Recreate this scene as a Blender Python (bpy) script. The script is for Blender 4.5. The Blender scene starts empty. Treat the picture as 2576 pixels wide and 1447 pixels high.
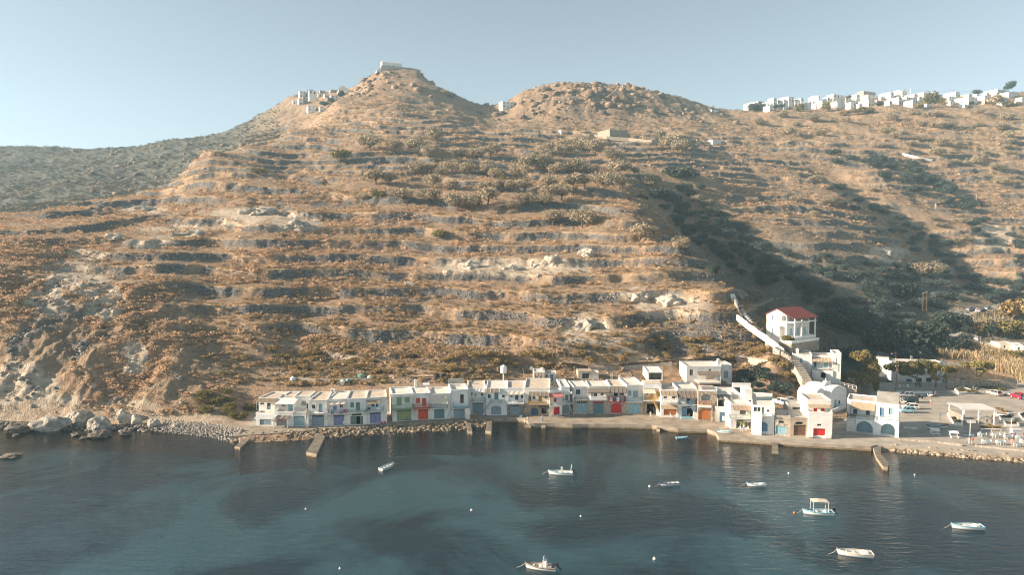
import bpy, math, random
import numpy as np
from mathutils import Vector, Matrix

# ------------------------------------------------------------------ camera model (photo frame of 2576 x 1447)
W0, H0 = 2576.0, 1447.0
FPX = 1718.0
PITCH = math.radians(3.45)
CAMZ = 42.0
CP, SP = math.cos(PITCH), math.sin(PITCH)

def ray(u, v):
    x = (u - W0 / 2) / FPX
    y = (H0 / 2 - v) / FPX
    return Vector((x, CP + y * SP, y * CP - SP))      # pitched slightly down

def at(u, v, Y):
    d = ray(u, v)
    return Vector((0, 0, CAMZ)) + d * (Y / d.y)

def gnd(u, v, z=0.0):
    d = ray(u, v)
    return Vector((0, 0, CAMZ)) + d * ((z - CAMZ) / d.z)

def zat(v, Y):
    y = (H0 / 2 - v) / FPX
    return CAMZ + Y * (y * CP - SP) / (CP + y * SP)

scene = bpy.context.scene
COL = scene.collection
rng = random.Random(11)
nr = np.random.RandomState(7)

# ------------------------------------------------------------------ numpy noise
def _hash(ix, iy, seed):
    h = (ix.astype(np.int64) * 374761393 + iy.astype(np.int64) * 668265263 + seed * 1442695041) & 0xFFFFFFFF
    h = ((h ^ (h >> 13)) * 1274126177) & 0xFFFFFFFF
    h = h ^ (h >> 16)
    return (h & 0xFFFFFF) / float(0xFFFFFF)

def vnoise(x, y, seed=0):
    ix = np.floor(x); iy = np.floor(y)
    fx = x - ix; fy = y - iy
    fx = fx * fx * fx * (fx * (fx * 6 - 15) + 10); fy = fy * fy * fy * (fy * (fy * 6 - 15) + 10)
    a = _hash(ix, iy, seed); b = _hash(ix + 1, iy, seed)
    c = _hash(ix, iy + 1, seed); d = _hash(ix + 1, iy + 1, seed)
    return (a + (b - a) * fx) * (1 - fy) + (c + (d - c) * fx) * fy

def fbm(x, y, oct=4, seed=0, gain=0.5):
    s = 0; amp = 1; tot = 0
    for i in range(oct):
        s = s + amp * (vnoise(x, y, seed + i * 17) * 2 - 1); tot += amp
        x = x * 2.03 + 3.1; y = y * 2.03 + 7.7; amp *= gain
    return s / tot

def sstep(a, b, x):
    t = np.clip((x - a) / (b - a), 0, 1)
    return t * t * (3 - 2 * t)

# ------------------------------------------------------------------ mesh builder
class MB:
    def __init__(s):
        s.v = []; s.f = []; s.m = []; s.mats = []
    def mi(s, mat):
        if mat not in s.mats: s.mats.append(mat)
        return s.mats.index(mat)
    def face(s, pts, mat):
        n = len(s.v)
        s.v.extend([tuple(p) for p in pts]); s.f.append(tuple(range(n, n + len(pts)))); s.m.append(s.mi(mat))
    def hexa(s, P, mat):
        """P = 8 points: bottom 4 (ccw from above) then top 4"""
        n = len(s.v); s.v.extend([tuple(p) for p in P]); k = s.mi(mat)
        for q in ((3, 2, 1, 0), (4, 5, 6, 7), (0, 1, 5, 4), (1, 2, 6, 5), (2, 3, 7, 6), (3, 0, 4, 7)):
            s.f.append(tuple(n + i for i in q)); s.m.append(k)
    def box(s, c, sx, sy, sz, mat, rz=0.0):
        """centre of the bottom, sizes, heading"""
        cx, cy, cz = c; ca, sa = math.cos(rz), math.sin(rz); P = []
        for z in (cz, cz + sz):
            for dx, dy in ((-1, -1), (1, -1), (1, 1), (-1, 1)):
                x, y = dx * sx / 2, dy * sy / 2
                P.append((cx + x * ca - y * sa, cy + x * sa + y * ca, z))
        s.hexa(P, mat)
    def tube(s, pts, r, mat, n=6, r2=None, cap=True):
        pts = [Vector(p) for p in pts]; k = s.mi(mat); rings = []
        for i, p in enumerate(pts):
            d = (pts[min(i + 1, len(pts) - 1)] - pts[max(i - 1, 0)])
            d = d.normalized() if d.length > 1e-9 else Vector((0, 0, 1))
            a = d.cross(Vector((0, 0, 1)))
            if a.length < 0.05: a = d.cross(Vector((1, 0, 0)))
            a.normalize(); b = d.cross(a).normalized()
            rr = r if r2 is None else r + (r2 - r) * i / max(1, len(pts) - 1)
            base = len(s.v)
            for j in range(n):
                t = 2 * math.pi * j / n
                s.v.append(tuple(p + a * (rr * math.cos(t)) + b * (rr * math.sin(t))))
            rings.append(base)
        for i in range(len(rings) - 1):
            for j in range(n):
                s.f.append((rings[i] + j, rings[i] + (j + 1) % n, rings[i + 1] + (j + 1) % n, rings[i + 1] + j)); s.m.append(k)
        if cap:
            s.f.append(tuple(rings[0] + j for j in range(n))[::-1]); s.m.append(k)
            s.f.append(tuple(rings[-1] + j for j in range(n))); s.m.append(k)
    def lathe(s, c, prof, mat, n=12):
        """prof: list of (r, z)"""
        k = s.mi(mat); rings = []
        for r, z in prof:
            base = len(s.v)
            for j in range(n):
                t = 2 * math.pi * j / n
                s.v.append((c[0] + r * math.cos(t), c[1] + r * math.sin(t), c[2] + z))
            rings.append(base)
        for i in range(len(rings) - 1):
            for j in range(n):
                s.f.append((rings[i] + j, rings[i] + (j + 1) % n, rings[i + 1] + (j + 1) % n, rings[i + 1] + j)); s.m.append(k)
        s.f.append(tuple(rings[0] + j for j in range(n))[::-1]); s.m.append(k)
        s.f.append(tuple(rings[-1] + j for j in range(n))); s.m.append(k)
    def rings(s, R, mat, close=True, caps=True):
        """skin a list of equal-length point rings"""
        k = s.mi(mat); n = len(R[0]); b0 = len(s.v)
        for r in R: s.v.extend([tuple(p) for p in r])
        for i in range(len(R) - 1):
            for j in range(n if close else n - 1):
                a = b0 + i * n; b = a + n; j2 = (j + 1) % n
                s.f.append((a + j, a + j2, b + j2, b + j)); s.m.append(k)
        if caps:
            s.f.append(tuple(b0 + j for j in range(n))[::-1]); s.m.append(k)
            e = b0 + (len(R) - 1) * n
            s.f.append(tuple(e + j for j in range(n))); s.m.append(k)
    def build(s, name, parent=None, origin=None, smooth=False, **props):
        me = bpy.data.meshes.new(name)
        o = Vector(origin) if origin is not None else Vector((0, 0, 0))
        me.from_pydata([tuple(Vector(v) - o) for v in s.v], [], s.f)
        for m in s.mats: me.materials.append(m)
        if len(s.mats) > 1: me.polygons.foreach_set('material_index', s.m)
        if smooth: me.polygons.foreach_set('use_smooth', [True] * len(me.polygons))
        me.update()
        ob = bpy.data.objects.new(name, me); COL.objects.link(ob); ob.location = o
        if parent is not None:
            ob.parent = parent; ob.location = o - parent.location if origin is not None else -Vector(parent.location)
            if parent.rotation_euler.z or tuple(parent.scale) != (1, 1, 1): ob.location = o
            if parent.parent is not None and origin is None: ob.location = Vector((0, 0, 0))
        for k2, val in props.items(): ob[k2] = val
        return ob

def tag(o, label, cat, group=None):
    o['label'] = label; o['category'] = cat
    if group: o['group'] = group
    return o

def thing(name, label, cat, loc=(0, 0, 0), rz=0.0, group=None, sc=1.0):
    o = bpy.data.objects.new(name, None); COL.objects.link(o)
    o.location = loc; o.rotation_euler = (0, 0, rz); o.scale = (sc, sc, sc); o.empty_display_size = 0.2
    return tag(o, label, cat, group)

def dup(root, loc, rz=0.0, label=None, group=None, sc=None):
    def cp(o, parent):
        c = o.copy(); COL.objects.link(c)
        if parent is not None:
            c.parent = parent; c.matrix_parent_inverse = Matrix.Identity(4)
        for ch in o.children: cp(ch, c)
        return c
    r = cp(root, None); r.location = loc; r.rotation_euler = (0, 0, rz)
    if sc is not None: r.scale = (sc, sc, sc) if not isinstance(sc, tuple) else sc
    if label: r['label'] = label
    if group: r['group'] = group
    return r

def lpart(mb, name, parent, smooth=False, **k):
    """part modelled in its parent's local space"""
    ob = mb.build(name, None, None, smooth, **k)
    ob.parent = parent; ob.location = (0, 0, 0)
    return ob

# ------------------------------------------------------------------ materials
MATS = {}
def mat(name, col, rough=0.85, var=0.12, scale=1.5, bump=0.0, bscale=8.0, metal=0.0, spec=0.3, col2=None):
    """principled paint/stone/cloth with two octaves of procedural mottling in object space"""
    if name in MATS: return MATS[name]
    m = bpy.data.materials.new(name); m.use_nodes = True
    nt = m.node_tree; N = nt.nodes; L = nt.links
    p = N['Principled BSDF']; p.inputs['Roughness'].default_value = rough; p.inputs['Metallic'].default_value = metal
    p.inputs['Specular IOR Level'].default_value = spec
    tc = N.new('ShaderNodeNewGeometry')
    nz = N.new('ShaderNodeTexNoise'); nz.inputs['Scale'].default_value = scale; nz.inputs['Detail'].default_value = 6
    L.new(tc.outputs['Position'], nz.inputs['Vector'])
    mx = N.new('ShaderNodeMix'); mx.data_type = 'RGBA'
    c2 = col2 if col2 is not None else tuple(max(0.0, c * (1 - 2.2 * var)) for c in col)
    c1 = tuple(min(1.0, c * (1 + 0.6 * var)) for c in col)
    mx.inputs['A'].default_value = (*c2, 1); mx.inputs['B'].default_value = (*c1, 1)
    rp = N.new('ShaderNodeMapRange'); rp.inputs['From Min'].default_value = 0.3; rp.inputs['From Max'].default_value = 0.62
    L.new(nz.outputs['Fac'], rp.inputs['Value']); L.new(rp.outputs['Result'], mx.inputs['Factor'])
    L.new(mx.outputs['Result'], p.inputs['Base Color'])
    if bump > 0:
        n2 = N.new('ShaderNodeTexNoise'); n2.inputs['Scale'].default_value = bscale; n2.inputs['Detail'].default_value = 4
        L.new(tc.outputs['Position'], n2.inputs['Vector'])
        b = N.new('ShaderNodeBump'); b.inputs['Strength'].default_value = bump; b.inputs['Distance'].default_value = 0.2
        L.new(n2.outputs['Fac'], b.inputs['Height']); L.new(b.outputs['Normal'], p.inputs['Normal'])
    MATS[name] = m
    return m

WHITE = mat('white_lime', (0.80, 0.78, 0.73), 0.9, 0.055, 0.7, 0.12, 6)
WHITES = [WHITE, mat('lime_warm', (0.79, 0.755, 0.69), 0.9, 0.09, 0.5, 0.15, 5), mat('lime_cool', (0.74, 0.755, 0.755), 0.9, 0.08, 0.6, 0.15, 5), mat('lime_stained', (0.75, 0.725, 0.68), 0.92, 0.14, 0.45, 0.2, 4)]
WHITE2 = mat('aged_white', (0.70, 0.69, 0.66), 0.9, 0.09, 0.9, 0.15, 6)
GREYW = mat('grey_render', (0.42, 0.41, 0.38), 0.9, 0.12, 0.9, 0.2, 6)
PEEL = mat('peeling_white', (0.72, 0.71, 0.68), 0.92, 0.2, 1.3, 0.3, 5, col2=(0.40, 0.37, 0.33))
ROOFT = mat('roof_screed', (0.56, 0.48, 0.39), 0.92, 0.12, 0.8, 0.15, 7)
ROOFW = mat('roof_lime', (0.66, 0.62, 0.55), 0.92, 0.09, 0.8, 0.12, 7)
TANW = mat('tan_render', (0.46, 0.38, 0.29), 0.92, 0.12, 0.9, 0.2, 6)
STONE = mat('rubble_stone', (0.36, 0.31, 0.25), 0.95, 0.3, 2.6, 0.8, 4.5)
STONEL = mat('pale_stone', (0.48, 0.42, 0.35), 0.95, 0.25, 2.4, 0.7, 4.5)
DARK = mat('dark_inside', (0.015, 0.016, 0.018), 0.9, 0.05)
GLASS = mat('dark_glass', (0.03, 0.045, 0.055), 0.15, 0.1, 1.0, spec=0.6)
WOODW = mat('white_wood', (0.74, 0.72, 0.68), 0.7, 0.06, 3)
WOODB = mat('brown_wood', (0.20, 0.115, 0.065), 0.8, 0.2, 3)
WOODG = mat('grey_wood', (0.30, 0.26, 0.21), 0.85, 0.2, 3)
TAN = mat('tan_matting', (0.40, 0.315, 0.22), 0.95, 0.15, 4, 0.3, 20)
BROWNT = mat('brown_sheet', (0.21, 0.175, 0.145), 0.85, 0.12, 3)
CANVAS = mat('cream_canvas', (0.62, 0.55, 0.45), 0.95, 0.08, 2)
METAL = mat('grey_metal', (0.35, 0.36, 0.37), 0.5, 0.1, 3, metal=0.4)
def paint(name, c, var=0.08, rough=0.6): return mat('paint_' + name, c, rough, var, 2.2)
BLUEP = paint('pale_blue', (0.30, 0.44, 0.50)); BLUEM = paint('mid_blue', (0.13, 0.26, 0.40)); BLUED = paint('dark_blue', (0.05, 0.10, 0.20))
TEAL = paint('teal', (0.13, 0.24, 0.26)); SKYB = paint('sky_blue', (0.26, 0.47, 0.56)); GREYB = paint('grey_blue', (0.24, 0.32, 0.37))
PURP = paint('lilac', (0.24, 0.26, 0.44)); GREEN = paint('sage_green', (0.24, 0.36, 0.21)); OLIVE = paint('olive_green', (0.30, 0.36, 0.17))
DGREEN = paint('dull_green', (0.17, 0.26, 0.22)); ORANGE = paint('orange_red', (0.62, 0.085, 0.03)); RED = paint('bright_red', (0.62, 0.035, 0.03))
CRIM = paint('crimson', (0.48, 0.015, 0.04)); YEL = paint('ochre_yellow', (0.52, 0.30, 0.04)); RUST = paint('orange_wood', (0.50, 0.17, 0.05))
BROWND = paint('brown_door', (0.14, 0.06, 0.035)); GREYP = paint('grey_paint', (0.30, 0.31, 0.30)); PINK = paint('soft_red', (0.50, 0.20, 0.17))
BLACK = paint('black', (0.02, 0.02, 0.022)); WHITEP = paint('white', (0.78, 0.77, 0.74), 0.04); CREAM = paint('cream', (0.62, 0.56, 0.46))
SILVER = paint('silver', (0.42, 0.43, 0.44), 0.05, 0.35); RUBBER = paint('rubber', (0.025, 0.025, 0.025), 0.1, 0.9)
# ------------------------------------------------------------------ world, sun, camera
SUN_EL = math.radians(20.0)
SUN_AZ_VEC = Vector((-1.0, -0.07, 0)).normalized()          # towards the sun, on the ground
w = bpy.data.worlds.new('World'); scene.world = w; w.use_nodes = True
nt = w.node_tree; bg = nt.nodes['Background']
sky = nt.nodes.new('ShaderNodeTexSky'); sky.sky_type = 'NISHITA'; sky.sun_disc = False
sky.sun_elevation = SUN_EL
sky.sun_rotation = math.atan2(SUN_AZ_VEC.x, SUN_AZ_VEC.y)
sky.altitude = 0; sky.air_density = 0.75; sky.dust_density = 0.5; sky.ozone_density = 2.5
hs = nt.nodes.new('ShaderNodeHueSaturation'); hs.inputs['Saturation'].default_value = 0.50
tn_ = nt.nodes.new('ShaderNodeMix'); tn_.data_type = 'RGBA'; tn_.blend_type = 'MULTIPLY'; tn_.inputs['Factor'].default_value = 1.0
tn_.inputs['B'].default_value = (0.94, 0.99, 0.925, 1)
nt.links.new(sky.outputs[0], hs.inputs['Color']); nt.links.new(hs.outputs[0], tn_.inputs['A']); nt.links.new(tn_.outputs['Result'], bg.inputs['Color'])
bg.inputs['Strength'].default_value = 0.067
sl = bpy.data.lights.new('sun', 'SUN'); sl.energy = 5.0; sl.angle = math.radians(0.6); sl.color = (1.0, 0.80, 0.605)
so = bpy.data.objects.new('sun', sl); COL.objects.link(so)
sd = Vector((SUN_AZ_VEC.x * math.cos(SUN_EL), SUN_AZ_VEC.y * math.cos(SUN_EL), math.sin(SUN_EL)))
so.rotation_euler = sd.to_track_quat('Z', 'Y').to_euler(); so.location = sd * 500
cd = bpy.data.cameras.new('camera'); co = bpy.data.objects.new('camera', cd); COL.objects.link(co)
co.location = (0, 0, CAMZ); co.rotation_euler = (math.pi / 2 - PITCH, 0, 0)
cd.sensor_width = 36; cd.lens = 36 * FPX / W0; cd.clip_start = 1; cd.clip_end = 20000
scene.camera = co
scene.view_settings.view_transform = 'Standard'; scene.view_settings.look = 'None'
scene.view_settings.exposure = 1.52; scene.view_settings.gamma = 1.0
scene.cycles.pixel_filter_type = 'BLACKMAN_HARRIS'; scene.cycles.filter_width = 1.15
scene.cycles.max_bounces = 6; scene.cycles.transparent_max_bounces = 8

# ------------------------------------------------------------------ terrain height field
def Zp(*a):  # (Y, v) pairs -> (Y, z)
    return [(p[0], zat(p[1], p[0])) if p[1] is not None else (p[0], p[2]) for p in a]
VIL = Zp((100, None, -7), (135, None, -5), (146, None, -3), (151, None, -0.8), (154, None, 0.4), (168, None, 0.6))
COLS = {
 -1400: Zp((100, None, -9), (170, None, -9), (300, None, -9), (500, None, -5), (640, None, 20), (760, None, 60), (900, None, 95), (1050, None, 80)),
 -700: Zp((100, None, -9), (170, None, -6), (230, None, 0), (300, None, 14), (420, None, 30), (600, 510), (700, 470), (800, 430), (900, 396), (1050, 430)),
 -250: Zp((100, None, -8), (158, None, -3), (164, 1066), (170, 980), (178, 900), (188, 820), (200, 740), (220, 665), (245, 620), (280, 590), (320, 570), (360, 560), (430, 580), (520, 550), (620, 500), (720, 455), (820, 412), (900, 375), (1050, 400)),
 0: Zp((100, None, -8), (155, None, -3), (162, 1062), (165, 1015), (172, 940), (180, 865), (190, 790), (204, 725), (222, 668), (240, 628), (262, 595), (285, 570), (315, 549), (350, 540), (420, 560), (500, 530), (600, 500), (700, 450), (800, 410), (900, 370), (1050, 400)),
 200: Zp((100, None, -8), (152, None, -3), (159, 1075), (164, 1018), (171, 955), (180, 890), (192, 818), (206, 752), (222, 697), (240, 652), (258, 612), (280, 577), (312, 545), (350, 520), (380, 512), (450, 530), (520, 500), (600, 475), (700, 440), (800, 405), (900, 376), (1050, 405)),
 400: Zp((100, None, -8), (150, None, -3), (157, 1080), (164, 1018), (172, 955), (184, 880), (198, 810), (214, 740), (235, 670), (260, 615), (290, 575), (330, 535), (380, 490), (410, 478), (470, 495), (540, 480), (650, 440), (750, 400), (850, 363), (1000, 400)),
 540: Zp((100, None, -8), (146, None, -3), (152, None, 0.2), (158, None, 1.6), (168, 1005), (180, 930), (195, 862), (212, 785), (232, 705), (255, 645), (280, 590), (310, 540), (350, 485), (400, 425), (440, 376), (480, 395), (560, 420), (700, 385), (800, 352), (870, 342), (1000, 380)),
 640: VIL + Zp((172, 985), (180, 950), (190, 890), (205, 815), (225, 730), (250, 650), (275, 580), (310, 530), (350, 478), (400, 425), (450, 376), (480, 350), (530, 365), (700, 350), (850, 308), (880, 305), (1000, 350)),
 760: VIL + Zp((172, 985), (180, 950), (192, 900), (208, 825), (228, 740), (252, 655), (280, 582), (310, 530), (350, 480), (400, 435), (450, 395), (500, 355), (550, 320), (600, 340), (700, 312), (780, 268), (840, 246), (870, 240), (1000, 320)),
 870: VIL + Zp((172, 980), (180, 950), (193, 895), (210, 815), (234, 725), (260, 640), (290, 570), (310, 538), (350, 485), (400, 430), (460, 380), (520, 335), (600, 280), (660, 243), (700, 258), (770, 242), (850, 231), (1000, 300)),
 985: VIL + Zp((172, 980), (180, 945), (195, 890), (215, 800), (240, 710), (270, 620), (300, 550), (340, 490), (400, 427), (460, 378), (520, 330), (600, 272), (660, 232), (700, 205), (735, 181), (765, 171), (800, 182), (900, 260), (1100, 400)),
 1045: VIL + Zp((172, 978), (180, 942), (195, 890), (215, 800), (240, 710), (270, 620), (300, 550), (340, 490), (400, 428), (460, 380), (520, 333), (600, 280), (660, 242), (720, 195), (765, 175), (800, 186), (900, 270), (1100, 400)),
 1120: VIL + Zp((172, 975), (180, 940), (195, 885), (215, 798), (240, 708), (270, 618), (300, 550), (340, 490), (400, 430), (460, 385), (520, 342), (600, 295), (660, 262), (730, 226), (780, 250), (900, 320), (1100, 400)),
 1250: VIL + Zp((171, None, 3), (174, None, 6.2), (183, None, 6.8), (195, 880), (215, 792), (240, 702), (270, 613), (300, 548), (340, 490), (400, 436), (460, 396), (520, 358), (600, 325), (660, 298), (710, 272), (760, 275), (900, 330), (1100, 400)),
 1330: VIL + Zp((171, None, 2), (174, None, 5.6), (184, None, 5.9), (190, 932), (195, 875), (215, 790), (240, 700), (270, 610), (300, 547), (340, 490), (400, 438), (460, 402), (520, 368), (580, 335), (630, 308), (670, 268), (710, 234), (740, 230), (850, 330), (1100, 400)),
 1450: VIL + Zp((171, None, 2), (174, None, 5.6), (184, None, 5.9), (190, 928), (195, 865), (215, 785), (240, 696), (270, 606), (300, 545), (340, 492), (400, 441), (460, 405), (520, 370), (580, 337), (625, 306), (660, 255), (700, 221), (730, 215), (850, 320), (1100, 400)),
 1560: VIL + Zp((171, None, 2), (174, None, 5.4), (185, None, 5.8), (191, 926), (195, 860), (215, 780), (240, 690), (265, 600), (290, 537), (312, 514), (340, 498), (400, 444), (460, 406), (520, 370), (580, 335), (625, 308), (670, 255), (715, 222), (740, 220), (850, 320), (1100, 400)),
 1700: VIL + Zp((171, None, 1.5), (174, None, 4.6), (188, None, 5.2), (193, 912), (203, 865), (215, 780), (235, 692), (255, 614), (270, 598), (300, 590), (340, 540), (400, 475), (460, 420), (520, 378), (580, 338), (630, 310), (690, 268), (730, 249), (850, 320), (1100, 400)),
 1800: VIL + Zp((171, None, 1.2), (175, None, 4.4), (189, None, 5.2), (194, 906), (203, 850), (215, 760), (232, 695), (250, 660), (275, 665), (310, 625), (350, 565), (400, 505), (460, 440), (520, 392), (580, 350), (640, 315), (690, 290), (740, 274), (850, 320), (1100, 400)),
 1880: VIL + Zp((172, None, 1.0), (178, None, 2.4), (186, None, 4.5), (194, 905), (204, 842), (216, 770), (232, 735), (255, 722), (285, 690), (320, 640), (360, 580), (400, 530), (460, 460), (520, 405), (580, 358), (640, 318), (690, 292), (740, 274), (850, 300), (1100, 400)),
 1960: [(100, -7), (135, -5), (143, -3), (147, -0.6), (149, 0.6), (176, 1.5)] + Zp((181, 950), (186, 900), (190, 876), (195, 864), (202, 856), (212, 846), (226, 800), (250, 760), (280, 715), (320, 650), (360, 595), (400, 545), (460, 472), (520, 412), (580, 360), (620, 335), (660, 306), (700, 288), (745, 276), (790, 284), (1100, 400)),
 2060: [(100, -7), (132, -5), (141, -3), (145, -0.6), (147, 0.6), (178, 1.5)] + Zp((186, None, 4.5), (192, None, 9.5), (200, None, 11.5), (213, 868), (230, 832), (252, 795), (280, 740), (315, 675), (350, 625), (400, 560), (440, 505), (480, 455), (520, 410), (570, 362), (620, 325), (655, 300), (700, 282), (745, 268), (790, 276), (1100, 390)),
 2180: [(100, -7), (130, -5), (138, -3), (142, -0.6), (144, 0.6), (176, 1.1)] + Zp((195, None, 2.6), (210, 905), (228, 868), (252, 825), (280, 775), (310, 722), (350, 660), (400, 590), (440, 525), (480, 470), (520, 425), (560, 380), (610, 330), (640, 304), (680, 280), (720, 262), (755, 250), (800, 258), (1100, 380)),
 2320: [(100, -7), (128, -5), (136, -3), (139, -0.8), (141, 0.5), (200, 1.0)] + Zp((216, 935), (240, 885), (270, 832), (300, 786), (330, 745), (370, 690), (410, 632), (440, 575), (480, 515), (520, 452), (560, 392), (600, 330), (630, 300), (670, 278), (715, 258), (755, 244), (800, 252), (1100, 370)),
 2450: [(100, -7), (124, -5), (133, -3), (137, -0.8), (139, 0.5), (205, 1.0)] + Zp((218, 932), (244, 880), (272, 828), (300, 785), (340, 738), (380, 692), (420, 640), (450, 575), (490, 510), (530, 445), (570, 375), (600, 325), (630, 295), (665, 272), (710, 252), (755, 240), (800, 248), (1100, 360)),
 2600: [(100, -7), (122, -5), (131, -3), (135, -0.8), (137, 0.5), (205, 1.0)] + Zp((218, 930), (244, 880), (272, 825), (300, 775), (340, 735), (380, 690), (420, 642), (450, 580), (490, 515), (530, 440), (570, 360), (600, 312), (630, 290), (665, 266), (710, 246), (755, 232), (800, 240), (1100, 350)),
 3300: [(100, -7), (118, -5), (127, -3), (131, -0.8), (133, 0.5), (205, 1.0)] + Zp((218, 930), (260, 850), (300, 775), (360, 700), (420, 610), (490, 480), (560, 350), (620, 270), (660, 240), (800, 235), (1100, 330)),
 4000: [(100, -7), (118, -5), (127, -3), (131, -0.8), (133, 0.5), (205, 1.0)] + Zp((218, 930), (260, 850), (300, 775), (360, 700), (420, 610), (490, 480), (560, 350), (620, 270), (660, 240), (800, 235), (1100, 330)),
}
def pchip(xk, yk, x):
    """monotone cubic through (xk, yk); yk may carry a trailing axis"""
    xk = np.asarray(xk, float); yk = np.asarray(yk, float)
    h = np.diff(xk); sh = h.reshape((-1,) + (1,) * (yk.ndim - 1))
    d = np.diff(yk, axis=0) / sh
    m = np.zeros_like(yk)
    if len(xk) > 2:
        w1 = 2 * sh[1:] + sh[:-1]; w2 = sh[1:] + 2 * sh[:-1]
        same = (d[1:] * d[:-1]) > 0
        with np.errstate(divide='ignore', invalid='ignore'):
            hm = (w1 + w2) / (w1 / d[:-1] + w2 / d[1:])
        m[1:-1] = np.where(same, hm, 0)
    m[0] = d[0]; m[-1] = d[-1]
    i = np.clip(np.searchsorted(xk, x) - 1, 0, len(xk) - 2)
    t = np.clip((x - xk[i]) / h[i], 0, 1); hh = h[i]
    t = t.reshape((-1,) + (1,) * (yk.ndim - 1)); hh = hh.reshape(t.shape)
    return ((1 + 2 * t) * (1 - t) ** 2 * yk[i] + t * (1 - t) ** 2 * hh * m[i]
            + t * t * (3 - 2 * t) * yk[i + 1] + t * t * (t - 1) * hh * m[i + 1])

NU = 1180
UU = np.concatenate([np.linspace(-1400, -60, 110, endpoint=False), np.linspace(-60, 2640, 930, endpoint=False), np.linspace(2640, 4000, 140)])
YY = np.concatenate([np.geomspace(104, 146, 22, endpoint=False), np.geomspace(146, 560, 560, endpoint=False), np.geomspace(560, 1150, 190)])
NU, NY = len(UU), len(YY)
ks = sorted(COLS)
tab = np.array([pchip([p[0] for p in COLS[k]], [p[1] for p in COLS[k]], YY) for k in ks])   # (ncol, NY)
Z = pchip(ks, tab, UU).T                                                                    # (NY, NU)
A = (UU - W0 / 2) / FPX
XG = YY[:, None] * A[None, :]
YG = np.repeat(YY[:, None], NU, 1)
UG = np.repeat(UU[None, :], NY, 0)

CARVED = np.zeros(Z.shape)
def carve(path, depth, width, power=2.0):
    """lower the ground along a world polyline"""
    global Z, CARVED
    best = np.full(Z.shape, 1e9)
    for (x0, y0), (x1, y1) in zip(path[:-1], path[1:]):
        dx, dy = x1 - x0, y1 - y0; L2 = dx * dx + dy * dy
        t = np.clip(((XG - x0) * dx + (YG - y0) * dy) / L2, 0, 1)
        best = np.minimum(best, np.hypot(XG - x0 - t * dx, YG - y0 - t * dy))
    g = np.exp(-(best / width) ** power); Z = Z - depth * g; CARVED = np.maximum(CARVED, g)
def wp(u, Y): return (Y * (u - W0 / 2) / FPX, Y)
carve([wp(1720, 390), wp(1830, 345), wp(1950, 300), wp(2060, 262), wp(2180, 232)], 17, 30)
carve([wp(2080, 520), wp(2190, 470), wp(2330, 430), wp(2460, 390), wp(2590, 350), wp(2760, 300)], 14, 22)
carve([wp(60, 560), wp(240, 520), wp(420, 500), wp(560, 500)], 6, 40)

# --- natural relief
prom = sstep(172, 205, YG)                                  # none of it under the village
leftm = (1 - sstep(420, 640, UG)) * sstep(160, 166, YG)
prom = np.maximum(prom, leftm)
plaza = sstep(1900, 2060, UG) * (1 - sstep(205, 240, YG))
prom = prom * (1 - plaza)
far = sstep(420, 700, YG)
n1 = fbm(XG / 46, YG / 46, 4, 3); n2 = fbm(XG / 13, YG / 17, 4, 9); n3 = fbm(XG / 4.2, YG / 4.2, 3, 21)
rid = 1 - np.abs(fbm(XG / 19 + 0.3 * n1, YG / 34, 4, 31))
crest = np.exp(-((YG - 740) / 60) ** 2) * np.exp(-((UG - 1020) / 140) ** 2)
Z = Z + prom * (1 - 0.8 * crest) * (2.2 * n1 * (1 + far) + 1.25 * n2 * (1 + 0.6 * far) + (0.30 + 0.30 * far) * n3)
cliff = (1 - sstep(330, 620, UG)) * sstep(161, 167, YG) * (1 - sstep(205, 235, YG))
Z = Z + cliff * ((rid - 0.80) * 6.0 + 0.9 * fbm(XG / 2.6, YG / 2.6, 3, 77))
Z = Z + cliff * 1.6 * (np.abs(fbm(XG / 7.0, (YG + Z) / 30.0, 3, 161)) - 0.25)
rockhill = np.exp(-((UG - 1480) / 230) ** 2) * sstep(625, 660, YG) * (1 - sstep(760, 800, YG))
pk = np.exp(-((UG - 960) / 90) ** 2) * sstep(640, 690, YG) * (1 - sstep(750, 775, YG))
rk = 1 - np.abs(fbm(XG / 16, YG / 20, 5, 41, 0.6))
rk2 = 1 - np.abs(fbm(XG / 26 + 1.5 * n2, (YG + 1.4 * Z) / 22, 4, 47, 0.55))
Z = Z + (rockhill * 7 + pk * 3) * (0.5 * rk + 0.9 * rk2 - 1.22)
# --- dry-stone terraces
tn = fbm(XG / 75, YG / 75, 3, 55)
H = 5.3 + 1.3 * sstep(260, 400, YG)
tn = tn * (1 + 0.7 * sstep(260, 420, YG)) + 0.18 * fbm(XG / 20, YG / 20, 2, 57)
t = (Z + 4.5 * tn + 0.012 * XG) / H
fl = np.floor(t); fr = t - fl; RS = 0.78 + 0.08 * vnoise(XG / 9, YG / 9, 93)
step = fl + 0.34 * fr / RS * (fr < RS) + (fr >= RS) * (0.34 + 0.66 * np.clip((fr - RS) / (0.985 - RS), 0, 1))
zt = step * H - 4.5 * tn - 0.012 * XG
tw = sstep(0.30, 0.52, vnoise(XG / 38 + 5, YG / 22, 91) * 0.55 + 0.45 * vnoise(XG / 90, YG / 60, 92) + 0.22 - 0.12 * sstep(300, 420, YG))
tw = tw * prom * sstep(176, 200, YG) * (1 - sstep(560, 640, YG)) * (1 - 0.9 * cliff) * (1 - rockhill)
tw = tw * (1 - 0.9 * sstep(0.25, 0.6, CARVED))
tw = tw * (1 - 0.6 * (1 - sstep(100, 420, UG)) * (1 - sstep(240, 300, YG)))
Zt = Z + 0.92 * tw * (zt - Z)
riser = tw * sstep(0.0, 0.05, fr - RS + 0.03) * (1 - sstep(0.96, 1.0, fr))
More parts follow.
